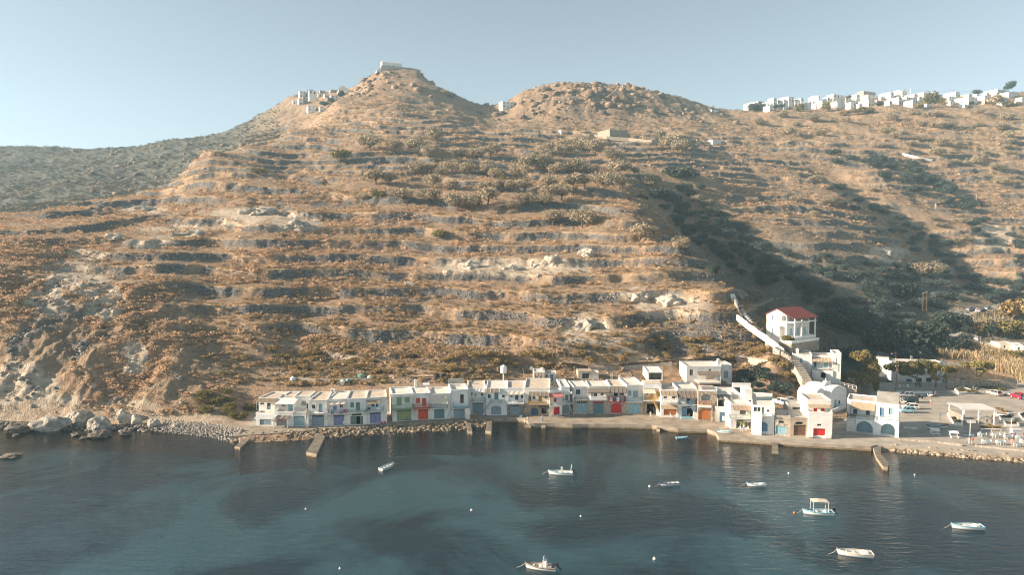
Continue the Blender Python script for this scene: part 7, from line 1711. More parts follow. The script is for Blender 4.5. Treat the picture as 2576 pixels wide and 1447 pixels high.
def drum(label, c, x, y, z, wd, m, name='boiler'):
    p = G(c, x, y, z); L_ = px2m(c, wd, p); mb = MB()
    mb.tube([(-L_ / 2, 0, L_ * 0.25), (-L_ / 2 + 0.1, 0, L_ * 0.25), (L_ / 2 - 0.1, 0, L_ * 0.25), (L_ / 2, 0, L_ * 0.25)], L_ * 0.28, m, 12); o = mb.build(name); o.location = p; tag(o, label, 'boiler')
drum('white drum shaped solar boiler on the orange boathouse roof', 2, 775, 540, 7.0, 105, WHITEP); drum('cream twin boiler drum above the open roof room', 4, 225, 190, 8.2, 110, CREAM)
def ac(label, c, x, y, z, wd):
    p = G(c, x, y, z); s_ = px2m(c, wd, p); mb = MB(); mb.box((0, 0, 0), s_, s_ * 0.5, s_ * 0.75, WHITEP); mb.tube([(-s_ * .1, -s_ * .25, s_ * .38), (-s_ * .1, -s_ * .262, s_ * .38)], s_ * .28, GREYP, 12); o = mb.build('air_conditioner'); o.location = p; tag(o, label, 'air conditioner')
ac('white air conditioner on the roof of the lilac cloth awning boathouse', 1, 1435, 640, 7.0, 75); ac('white box on the second boathouse roof', 1, 625, 722, 6.6, 80)
def dish(label, c, x, y, z, wd, m=WHITEP):
    p = G(c, x, y, z); r = px2m(c, wd, p) / 2; root = thing('satellite_dish', label, 'satellite dish', p, 0.4); mb = MB(); n = 14; prev = None; R_ = []
    for q, h in ((0.02, 0.0), (0.5, 0.08), (1.0, 0.28)): R_.append([Vector((r * q * math.cos(2 * math.pi * i / n), -h * r, r * q * math.sin(2 * math.pi * i / n) + r * 1.2)) for i in range(n)])
    mb.rings(R_, m, caps=False); lpart(mb, 'dish', root); mb = MB(); mb.tube([(0, 0, 0), (0, 0.02, r * 1.2)], 0.04, METAL, 5); lpart(mb, 'mast', root)
dish('pale satellite dish on the roof of the small upper house', 3, 385, 270, 9.4, 58); dish('tan satellite dish on the white sheets boathouse roof', 2, 1540, 490, 7.3, 48, TAN)
for c, x, y0, y1, z, lab in [(2, 1457, 430, 560, 7.2, 'thin roof aerial between the brown door and white sheets boathouses'), (3, 670, 420, 600, 6.6, 'thin pole at the corner of the broad roof terrace'), (3, 858, 425, 565, 6.6, 'thin pole right of the broad roof terrace'), (3, 1712, 310, 420, 7.0, 'left thin aerial above the red arch boathouse'), (3, 1733, 305, 420, 7.0, 'right thin aerial above the red arch boathouse')]:
    f = G(c, x, y1, z); t_ = at(*P(c, x, y0), f.y); mb = MB(); mb.tube([f, t_], 0.05, WHITEP, 5); tag(mb.build('aerial'), lab, 'aerial')
# ------------------------------------------------------------------ vehicles
def car(label, loc, heading, body, L=3.8, Wd=1.62, Hc=1.45, kind='hatch', group=None, sc=1.0):
    root = thing('parked_car', label, 'car', loc, heading, group, sc)
    g = 0.24; hb = Hc * 0.60
    prof = {'hatch': [(0.0, 0.56, 0.90), (0.03, hb, 0.97), (0.20, hb, 1.0), (0.62, hb * 0.98, 1.0), (0.74, hb * 0.92, 1.0), (0.95, hb * 0.78, 0.96), (1.0, 0.5, 0.86)],
            'suv': [(0.0, 0.62, 0.92), (0.02, hb + .05, 0.98), (0.5, hb + .05, 1.0), (0.70, hb + .04, 1.0), (0.96, hb - .04, 0.97), (1.0, 0.6, 0.9)],
            'pickup': [(0.0, 0.7, 0.94), (0.01, hb, 0.98), (0.42, hb, 1.0), (0.74, hb, 1.0), (0.96, hb * .9, 0.96), (1.0, 0.6, 0.88)]}[kind]
    cab = {'hatch': ((0.02, 0.72), (0.13, 0.56)), 'suv': ((0.01, 0.70), (0.05, 0.58)), 'pickup': ((0.30, 0.74), (0.35, 0.62))}[kind]
    R_ = []
    for t, zt_, ws in prof:
        x = (t - 0.5) * L; w_ = Wd / 2 * ws
        R_.append([Vector((x, -w_ * .92, g)), Vector((x, -w_, g + 0.18)), Vector((x, -w_, zt_ - 0.10)), Vector((x, -w_ * 0.9, zt_)), Vector((x, w_ * 0.9, zt_)), Vector((x, w_, zt_ - 0.10)), Vector((x, w_, g + 0.18)), Vector((x, w_ * .92, g))])
    mb = MB(); mb.rings(R_, body); lpart(mb, 'body', root, False)
    (a0, a1), (b0, b1) = cab; z0 = hb - 0.05; w0, w1 = Wd / 2 * 0.93, Wd / 2 * 0.74; z1 = Hc - 0.05
    A_ = [Vector(((a0 - .5) * L, -w0, z0)), Vector(((a1 - .5) * L, -w0, z0)), Vector(((a1 - .5) * L, w0, z0)), Vector(((a0 - .5) * L, w0, z0))]
    B_ = [Vector(((b0 - .5) * L, -w1, z1)), Vector(((b1 - .5) * L, -w1, z1)), Vector(((b1 - .5) * L, w1, z1)), Vector(((b0 - .5) * L, w1, z1))]
    mb = MB(); mb.rings([A_, B_], GLASS, caps=False); lpart(mb, 'windows', root)
    mb = MB(); C_ = [p + Vector((0, 0, 0.055)) for p in B_]; mid = [B_[i].lerp(C_[i], 0.5) for i in range(4)]; mb.rings([B_, [p + (p - Vector((0, 0, p.z))).normalized() * 0.02 for p in mid], [Vector((p.x * .97, p.y * .95, p.z)) for p in C_]], body); lpart(mb, 'roof', root)
    mb = MB()
    for i in range(4): mb.tube([A_[i], B_[i]], 0.045, body, 5)
    for f in (0.42,):
        for s_ in (0, 3): 
            j = 1 if s_ == 0 else 2; mb.tube([A_[s_].lerp(A_[j], f + .05), B_[s_].lerp(B_[j], f + .1)], 0.04, body, 5)
    lpart(mb, 'pillars', root)
    for sx in (0.19, 0.80):
        for sy in (-1, 1):
            x = (sx - .5) * L; y = sy * (Wd / 2 - 0.08); mb = MB(); mb.tube([(x, y - 0.09, 0.31), (x, y + 0.09, 0.31)], 0.31, RUBBER, 14); wl = lpart(mb, 'wheel', root)
            mb = MB(); mb.tube([(x, y + sy * 0.085, 0.31), (x, y + sy * 0.105, 0.31)], 0.19, SILVER, 10); r_ = lpart(mb, 'rim', root); r_.parent = wl
    for sy in (-1, 1):
        mb = MB(); mb.box((L / 2 - 0.10, sy * Wd * 0.34, 0.62), 0.16, 0.30, 0.15, WHITEP); lpart(mb, 'headlight', root)
        mb = MB(); mb.box((-L / 2 + 0.07, sy * Wd * 0.40, 0.70), 0.12, 0.18, 0.26, CRIM); lpart(mb, 'tail_light', root)
    mb = MB(); mb.box((-L / 2 - 0.02, 0, 0.34), 0.10, Wd * 0.86, 0.18, body); lpart(mb, 'bumper', root)
    if kind == 'suv': mb = MB(); mb.tube([(-L / 2 - 0.02, 0, 0.85), (-L / 2 - 0.2, 0, 0.85)], 0.33, WHITE2, 12); lpart(mb, 'spare_wheel', root)
    return root
CP_ = 'cars parked on and around the square'
car('pale blue small hatchback parked nearest the twin arch house', G(7, 615, 975, 1.0), R_(172), SKYB, 3.6, 1.55, 1.5, group=CP_)
car('white hatchback with a red tail light right behind the pale blue one', G(7, 670, 915, 1.0), R_(172), WHITEP, 3.7, 1.6, 1.45, group=CP_)
car('dark green car in the row beside the twin arch house', G(7, 650, 805, 1.0), R_(176), paint('car_dark', (0.03, 0.05, 0.055), 0.05, 0.35), 4.0, 1.66, 1.5, group=CP_)
car('silver estate car at the back of the row by the house', G(7, 590, 715, 1.0), R_(176), SILVER, 4.2, 1.68, 1.45, group=CP_)
car('beige car seen from behind in the sun on the right of the square', G(7, 2060, 685, 1.0), R_(100), CREAM, 3.9, 1.66, 1.5, group=CP_)
car('red jeep with a white spare wheel at the right edge of the square', G(7, 2450, 740, 1.0), R_(95), CRIM, 3.7, 1.66, 1.65, 'suv', CP_)
car('dark car at the very right edge beside the red jeep', G(7, 2550, 760, 1.0), R_(95), BLUED, 3.9, 1.66, 1.5, group=CP_)
car('white pickup truck with a spare wheel parked behind the arched garage house', G(5, 265, 835, 1.6), R_(112), WHITEP, 4.4, 1.7, 1.65, 'suv', CP_)
car('grey car half hidden beside the white pickup truck', G(5, 430, 800, 1.6), R_(80), SILVER, 4.0, 1.66, 1.45, group=CP_)
VR = 'cars along the valley road'
for x, y, hd, m, lab in [(2410, 510, 5, WHITEP, 'white van like car on the upper valley road'), (2255, 520, 5, GREYP, 'grey car left of the white car on the upper valley road'), (2530, 492, 5, DGREEN, 'dark car at the right end of the upper valley road'), (1965, 545, 20, SILVER, 'silver car with a bright roof on the valley road'), (1870, 575, 30, BLUED, 'dark car in front of the silver car on the valley road'), (1785, 590, 60, WHITEP, 'white car facing down the valley road beside the dark tree'), (1665, 580, 20, GREYB, 'pale car beside the dark tree on the valley road'), (1745, 1055, 100, WHITEP, 'white car on the lower lane above the reeds'), (640, 1345, 170, GREYB, 'blue grey car parked behind the flat taverna roof')]:
    p = hit(*P(8, x, y)); 
    if p is not None: car(lab, p + Vector((0, 0, 0.12)), R_(hd), m, 3.9, 1.65, 1.5, group=VR)
def scooter(label, loc, hd, m):
    root = thing('motor_scooter', label, 'scooter', loc, hd, 'scooters on the square'); mb = MB()
    mb.rings([[(-0.75, -.14, .55), (-0.75, .14, .55), (-0.75, .14, .8), (-0.75, -.14, .8)], [(-0.1, -.17, .35), (-0.1, .17, .35), (-0.1, .17, .78), (-0.1, -.17, .78)], [(0.1, -.16, .28), (0.1, .16, .28), (0.1, .16, .38), (0.1, -.16, .38)], [(0.42, -.16, .3), (0.42, .16, .3), (0.42, .16, .42), (0.42, -.16, .42)], [(0.55, -.12, .4), (0.55, .12, .4), (0.48, .12, .95), (0.48, -.12, .95)]], m); lpart(mb, 'body', root)
    mb = MB(); mb.box((-0.4, 0, 0.8), 0.62, 0.28, 0.1, BLACK); lpart(mb, 'seat', root)
    for x in (-0.62, 0.66): mb = MB(); mb.tube([(x, -.06, .25), (x, .06, .25)], .25, RUBBER, 12); lpart(mb, 'wheel', root)
    mb = MB(); mb.tube([(0.66, 0, .25), (0.48, 0, 1.05), (0.42, -.32, 1.08)], .03, METAL, 5); mb.tube([(0.48, 0, 1.05), (0.42, .32, 1.08)], .03, METAL, 5); lpart(mb, 'handlebar', root)
for c, x, y, hd, m, lab in [(7, 985, 715, 130, WHITEP, 'white scooter under the second pine'), (7, 830, 745, 10, BLACK, 'black scooter beside the silver estate car'), (7, 1740, 600, 170, GREYP, 'grey scooter by the far stone wall of the square'), (7, 2290, 700, 120, WHITEP, 'white quad like scooter beside the beige car'), (7, 545, 830, 150, WHITEP, 'white scooter half hidden among the parked cars')]:
    scooter(lab, G(c, x, y, 1.0), R_(hd), m)
# ------------------------------------------------------------------ square furniture
def table(label, loc, hd, group='dining tables on the square', w_=0.8, cloth=SKYB):
    root = thing('dining_table', label, 'table', loc, hd, group); mb = MB(); mb.box((0, 0, .71), w_, .8, .045, cloth); lpart(mb, 'tabletop', root)
    for sx in (-1, 1):
        for sy in (-1, 1): mb = MB(); mb.box((sx * (w_ / 2 - .06), sy * .34, 0), .06, .06, .709, WOODW); lpart(mb, 'leg', root)
    return root
def chair(label, loc, hd, group='white chairs at the dining tables', m=WOODW):
    root = thing('dining_chair', label, 'chair', loc, hd, group); mb = MB(); mb.box((0, 0, .43), .42, .42, .04, m); lpart(mb, 'seat', root)
    mb = MB(); mb.box((-.19, 0, .471), .04, .42, .46, m); lpart(mb, 'backrest', root)
    for sx in (-1, 1):
        for sy in (-1, 1): mb = MB(); mb.box((sx * .18, sy * .18, 0), .045, .045, .429, m); lpart(mb, 'leg', root)
    return root
T0 = table('blue topped table, the sunny one just right of the first mast boat', G(12, 1860, 620, 1.0), 0.1); C0 = chair('white chair at the sunny table right of the first mast boat', G(12, 1810, 620, 1.0), 0.0)
tabs = [(2085, 625, 'blue topped table between the two mast boats'), (2290, 650, 'diners table beneath the second mast boat'), (2490, 665, 'right edge table behind the diners'), (1930, 735, 'front row table nearest the steps'), (2165, 745, 'front row table second from the steps'), (2440, 780, 'front row table beside the person in pink'), (2560, 730, 'table cut by the right picture edge')]
for x, y, lab in tabs: dup(T0, G(12, x, y, 1.0), 0.1, lab)
for (x, y, lab) in [(1860, 620, 'the sunny table right of the first mast boat')] + tabs:
    short = lab.replace('blue topped ', '')
    for dx, dy, hd, pos in ((0.72, 0.05, math.pi, 'right'), (-0.72, 0.0, 0.0, 'left'), (0.1, 0.7, -math.pi / 2, 'far')):
        if x == 1860 and pos == 'left': continue
        q = G(12, x, y, 1.0) + Vector((dx, dy, 0)); dup(C0, q, hd + rng.uniform(-.2, .2), 'white chair at the %s side of the %s' % (pos, short if not short.startswith('the ') else short[4:]))
def trestle(label, loc, hd):
    root = thing('picnic_table', label, 'table', loc, hd, 'slanted trestle display tables'); mb = MB(); mb.hexa([(-.9, -.5, .95), (.9, -.5, .95), (.9, .5, 1.25), (-.9, .5, 1.25), (-.9, -.5, 1.0), (.9, -.5, 1.0), (.9, .5, 1.3), (-.9, .5, 1.3)], WHITEP); lpart(mb, 'tabletop', root)
    for x in (-.7, .7):
        mb = MB(); mb.tube([(x, -.55, 0), (x, .4, 1.2)], .05, WHITEP, 5); lpart(mb, 'leg', root); mb = MB(); mb.tube([(x, .55, 0), (x, -.4, 1.0)], .05, WHITEP, 5); lpart(mb, 'leg', root)
    for s_ in (-.95, .95): mb = MB(); mb.box((0, s_, .42), 1.7, .28, .05, WHITEP); mb.box((-.6, s_, 0), .06, .25, .419, WHITEP); mb.box((.6, s_, 0), .06, .25, .419, WHITEP); lpart(mb, 'bench', root)
trestle('white trestle table with benches, in front of the brown striped boat', G(12, 1075, 575, 1.0), R_(-18)); trestle('white trestle table with benches, between the striped boat and first mast boat', G(12, 1385, 620, 1.0), R_(-18))
def bench(label, loc, L_, hd=0.0, m=WHITEP):
    root = thing('bench', label, 'bench', loc, hd); mb = MB(); mb.box((0, 0, .42), L_, .42, .06, m); lpart(mb, 'seat', root)
    for x in (-L_ / 2 + .2, 0, L_ / 2 - .2): mb = MB(); mb.box((x, 0, 0), .08, .36, .419, m); lpart(mb, 'leg', root)
    return root
bench('long white bench in front of the ochre bushes', G(12, 2010, 515, 1.0), 4.4, R_(-4)); bench('grey bench against the sage green garage', G(2, 455, 1112, 1.0), 2.2, R_(6), GREYP)
def stall(label, c, x0, x1, y, hgt):
    p = G(c, x0, y, 1.0); q = G(c, x1, y, 1.0); L_ = (q - p).length; root = thing('counter', label, 'counter', (p + q) / 2); mb = MB(); mb.box((0, 0, 0), L_, 0.8, hgt, WHITEP); lpart(mb, 'cabinet', root); mb = MB(); mb.box((0, 0, hgt + .002), L_ + .15, .95, .06, WHITE2); lpart(mb, 'worktop', root)
stall('white boxy counter behind the diners at the right', 12, 2340, 2505, 560, 0.95)
# pergola kiosk
def pergola():
    z = 1.0; FL, FR = G(7, 1530, 1165, z), G(7, 2060, 1180, z); d = (FR - FL); d.z = 0; L_ = d.length; hd = math.atan2(d.y, d.x)
    root = thing('pergola', 'white wooden pergola kiosk with slatted roof on the square', 'pergola', FL, hd); D = 6.0; Ht = px2m(7, 240, FL) * 1.0
    for x in (0.05, L_ * 0.5, L_ - 0.05):
        for y in (0, D): mb = MB(); mb.box((x, y, 0), .2, .2, Ht, WOODW); lpart(mb, 'post', root)
    for y in (0, D): mb = MB(); mb.box((L_ / 2, y, Ht + .002), L_ + .8, .16, .22, WOODW); lpart(mb, 'beam', root)
    for i in range(6): mb = MB(); mb.box((L_ / 2, D * (i + .5) / 6, Ht + .23), L_ + .8, .55, .07, WHITEP); lpart(mb, 'roof_slat', root)
    mb = MB(); mb.box((L_ * .25, 0, .25), L_ * .46, .08, .75, BROWNT); mb.box((L_ * .25, 0, 1.002), L_ * .46, .14, .08, WOODW); lpart(mb, 'front_panel', root)
    mb = MB(); mb.box((0.05, D / 2, .1), .08, D - .3, 1.9, WOODG); lpart(mb, 'side_screen', root)
    mb = MB(); mb.box((L_ * .25, -.55, .42), 1.9, .35, .05, WHITE2); mb.box((L_ * .25, -.37, .55), 1.9, .05, .4, WHITE2); o = mb.build('park_bench'); o.location = FL; o.rotation_euler.z = hd; tag(o, 'white slatted bench in front of the pergola panel', 'bench')
pergola()
def planter(px, c, label, plants, hgt=0.5, key='green'):
    Q = [G(c, x, y, 1.0) for x, y in px]; mb = MB(); n = len(Q); cen = sum(Q, Vector()) / n; up = Vector((0, 0, hgt))
    root = thing('planter', label, 'planter', cen)
    I = [q.lerp(cen, 0.16) for q in Q]
    for i in range(n): j = (i + 1) % n; mb.hexa([Q[i], Q[j], I[j], I[i], Q[i] + up, Q[j] + up, I[j] + up, I[i] + up], WHITE)
    mb.build('kerb', root); mb = MB(); mb.face([q + up * .8 for q in I], BARK); mb.build('soil', root)
    for (x, y, wd) in plants:
        p = G(c, x, y, 1.0); o = plant(0, 0, wd / CR[c][2] / 1.54969, key, 'green plants growing in the %s' % label, 'plants in the square planters', 'plant', loc=p + up * .8, squash=0.8)
planter([(1275, 1010), (1395, 1195), (1545, 1200), (1420, 1000)], 7, 'long white kerbed bed left of the pergola', [(1330, 1010, 90), (1370, 1060, 90), (1410, 1110, 90), (1450, 1160, 90)], key='deep')
planter([(2085, 1000), (2300, 1010), (2290, 1045), (2085, 1030)], 7, 'white kerbed bed behind the pergola right side', [(2140, 960, 130), (2220, 1000, 100)], key='gold')
planter([(2125, 1050), (2170, 1110), (2395, 1115), (2340, 1065)], 7, 'white kerbed bed right of the pergola', [(2220, 1080, 90), (2310, 1080, 90)], key='deep')
planter([(2205, 1140), (2250, 1210), (2480, 1215), (2430, 1150)], 7, 'white kerbed bed in front of the pergola right corner', [(2400, 1170, 90), (2310, 1175, 70)], key='gold')
planter([(2460, 1005), (2530, 1110), (2620, 1115), (2580, 1010)], 7, 'white kerbed bed at the right edge of the square', [(2540, 1050, 100)], key='deep')
planter([(1400, 610), (1470, 680), (1760, 650), (1520, 570)], 7, 'fenced flower bed at the far side of the square', [(1500, 640, 90), (1640, 660, 110), (1720, 670, 110)], hgt=0.6, key='green')
for x, y, wd, key, lab in [(1880, 1230, 130, 'gold', 'ochre bush behind the long white bench, left'), (2010, 1240, 150, 'gold', 'ochre bush behind the long white bench, middle'), (2120, 1240, 130, 'gold', 'ochre bush behind the long white bench, right'), (1900, 580, 100, 'deep', 'dark bush at the far wall of the square'), (2040, 590, 110, 'green', 'bush beside the beige car'), (2190, 610, 120, 'green', 'bush behind the quad scooter'), (1460, 470, 240, 'gold', 'reddish shrub above the stone oven wall')]:
    plant(*P(7, x, y), wd / CR[7][2] / 1.54969, key, lab, None, 'bush', loc=G(7, x, y, 1.0), squash=0.75)
# stone oven wall, terrace walls
def boxwall(c, x0, x1, y, hgt, th, m, label, name='stone_wall', cat='wall', z=1.0, dy=0.0):
    p = G(c, x0, y, z); q = G(c, x1, y + dy, z); d = q - p; mb = MB(); mb.box(((p.x + q.x) / 2, (p.y + q.y) / 2, z - .3), Vector((d.x, d.y, 0)).length, th, hgt + .3, m, math.atan2(d.y, d.x)); return tag(mb.build(name), label, cat)
boxwall(7, 1260, 1470, 570, 3.0, 1.2, STONE, 'stone oven block with a dark mouth beside the taverna', 'stone_oven', 'oven')
boxwall(7, 1480, 2420, 560, 2.2, 0.8, STONE, 'long stone retaining wall at the back of the square')
boxwall(7, 395, 1030, 655, 0.55, 0.35, WHITE, 'white kerb wall in front of the taverna terrace', 'low_wall')
boxwall(5, 1110, 1345, 1000, 1.0, 0.3, WHITE2, 'curved white wall beside the chapel lane', 'low_wall', dy=-95)
p, q = G(5, 935, 455, 5.6), G(5, 1530, 590, 4.0); mb = MB(); mb.hexa([p + Vector((0, 0, -5)), q + Vector((0, 0, -4)), q + Vector((0, .5, -4)), p + Vector((0, .5, -5)), p, q, q + Vector((0, .5, 0)), p + Vector((0, .5, 0))], STONEL); tag(mb.build('stone_wall'), 'stone wall carrying the lane railing above the chapel vault', 'wall')
mb = MB(); up = Vector((0, .2, .9))
for f in (1.0, 0.5): mb.tube([p + up * f, q + up * f], .06, WHITEP, 5)
for i in range(10): mb.tube([p.lerp(q, i / 9), p.lerp(q, i / 9) + up], .05, WHITEP, 4)
tag(mb.build('lane_railing'), 'white metal railing descending above the chapel vault', 'railing')
# ------------------------------------------------------------------ pines, tamarisk, reeds
def pine(label, trunk_px, crowns, c, key='pine', col=(0.17, 0.15, 0.05), hgt=None, z=1.0):
    f = G(c, *trunk_px, z); root = thing('pine_tree', label, 'pine tree', f); 
    VV, FF, TT = [], [], []; off = 0; tops = []
    for i, (x, y, w_, h_) in enumerate(crowns):
        q = at(*P(c, x, y), f.y - 1.6 + rng.uniform(-0.6, 0.6)); rx = px2m(c, w_, f) / 2; rz = px2m(c, h_, f); tops.append(q)
        V, F, k = leaf_cloud(int(620 * max(1, rx * rz * 0.5)), rx * 1.12, rz * 1.1, 0.20, 7, int(x + y) % 997); V = V + np.array([q.x - f.x, q.y - f.y, q.z - f.z - rz / 2])
        VV.append(V); FF.append(F + off); off += len(V); TT.append(tints(len(F), col, i + int(x), 0.4, k))
    me = np_mesh('crown', np.concatenate(VV), np.concatenate(FF), [LEAF], False, {'tint': ('FACE', np.concatenate(TT))}); o = bpy.data.objects.new('crown', me); COL.objects.link(o); o.parent = root
    mb = MB(); cen = sum([t - f for t in tops], Vector()) / len(tops); knee = Vector((cen.x * .3, 0, cen.z * .45)); mb.tube([(0, 0, -.3), knee * .5, knee], .26, BARK, 8, .17)
    lpart(mb, 'trunk', root)
    for t in tops: mb = MB(); e = t - f; mb.tube([knee, knee.lerp(e, .6) + Vector((0, 0, -.2)), e], .13, BARK, 6, .04); lpart(mb, 'limb', root)
    return root
pine('large umbrella pine with dark left half over the taverna terrace', (845, 545), [(340, 240, 220, 120), (520, 230, 260, 150), (700, 230, 300, 170), (850, 210, 280, 170), (800, 300, 260, 120), (580, 330, 180, 90)], 7, col=(0.20, 0.185, 0.075))
pine('golden lit umbrella pine right of the large dark one', (1090, 560), [(1050, 220, 260, 130), (1200, 270, 260, 140), (1320, 280, 200, 130), (1000, 320, 200, 110), (1060, 420, 120, 90), (1270, 390, 90, 90)], 7, col=(0.34, 0.275, 0.10))
pine('separate flat topped pine before the reeds on the right', (1780, 540), [(1620, 210, 220, 90), (1760, 190, 260, 110), (1900, 200, 240, 110), (1990, 230, 150, 90), (1850, 280, 200, 70)], 7, col=(0.36, 0.31, 0.11))
pine('tall two toned tamarisk tree leaning by the lane behind the twin arch house', (1840, 590), [(1560, 60, 260, 130), (1680, 70, 240, 170), (1760, 170, 260, 180), (1820, 260, 230, 170), (1760, 350, 240, 170), (1700, 430, 280, 190), (1820, 470, 190, 190), (1600, 480, 200, 170), (1850, 560, 130, 150)], 5, col=(0.33, 0.27, 0.11))
for x, y, wd, lab in [(1480, 400, 200, 'pinkish dry shrub left of the tamarisk tree'), (1310, 480, 130, 'green shrub under the railing by the chapel'), (1400, 500, 120, 'small bush between chapel railing and tamarisk')]:
    plant(0, 0, wd / CR[5][2] / 1.54969, 'gold', lab, None, 'bush', loc=G(5, x, y, 3.0))
def reeds(name, poly, n, h0, h1, col, seed, zf=None):
    r = np.random.RandomState(seed); pts = []; xs = [p[0] for p in poly]; ys = [p[1] for p in poly]
    while len(pts) < n:
        u = r.uniform(min(xs), max(xs)); v = r.uniform(min(ys), max(ys))
        if inpoly(u, v, poly):
            p = hit(u, v)
            if p is not None: pts.append((p.x, p.y, p.z))
    pts = np.array(pts); n = len(pts); hgt = h0 + (h1 - h0) * r.rand(n); a = r.rand(n) * 6.283; w_ = 0.05 + 0.05 * r.rand(n); ln = r.randn(n, 2) * 0.22 * hgt[:, None]
    dx = np.stack([np.cos(a) * w_, np.sin(a) * w_, 0 * w_], -1); top = pts + np.stack([ln[:, 0], ln[:, 1], hgt], -1); mid = pts * 0.45 + top * 0.55 - np.stack([ln[:, 0], ln[:, 1], 0 * hgt], -1) * 0.12
    V = np.stack([pts - dx, pts + dx, mid - dx * 1.6, mid + dx * 1.6, top, mid + np.stack([ln[:, 1], -ln[:, 0], 0 * hgt], -1) * 1.3 + np.array([0, 0, .3])], 1).reshape(-1, 3); b = (np.arange(n) * 6)[:, None]
    F = np.concatenate([b + np.array([[0, 1, 3]]), b + np.array([[0, 3, 2]]), b + np.array([[2, 3, 4]]), b + np.array([[2, 3, 5]])]); link(name, np_mesh(name, V, F, [LEAF], False, {'tint': ('FACE', tints(len(F), col, seed, 0.4))}), kind='stuff')
reeds('reeds', [(2345, 885), (2440, 868), (2500, 890), (2560, 905), (2576, 950), (2500, 935), (2440, 905), (2380, 905)], 3400, 1.6, 3.6, (0.44, 0.345, 0.21), 31)
reeds('reed_bed', [(2530, 905), (2600, 900), (2620, 985), (2560, 975)], 1500, 1.6, 3.2, (0.42, 0.33, 0.20), 32)
reeds('shaded_reeds', [(2440, 800), (2540, 790), (2560, 850), (2450, 850)], 1500, 1.8, 3.2, (0.34, 0.29, 0.20), 33)
for u, v, wd, key, lab in [(2560, 800, 90, 'gold', 'large golden tree at the right edge above the cream shed'), (2545, 850, 80, 'green', 'green tree at the right edge above the cream shed'), (2460, 838, 46, 'gold', 'golden lit tree beside the white car on the lower lane'), (2362, 838, 54, 'gold', 'golden lit tree top right of the valley mouth trees'), (2500, 840, 60, 'deep', 'dark tree between the lower lane and the golden tree'), (2555, 905, 50, 'green', 'green bush right of the shaded hut'), (2500, 905, 46, 'green', 'green bush in front of the shaded hut')]:
    plant(u, v, wd, key, lab, None, 'tree', squash=0.95)
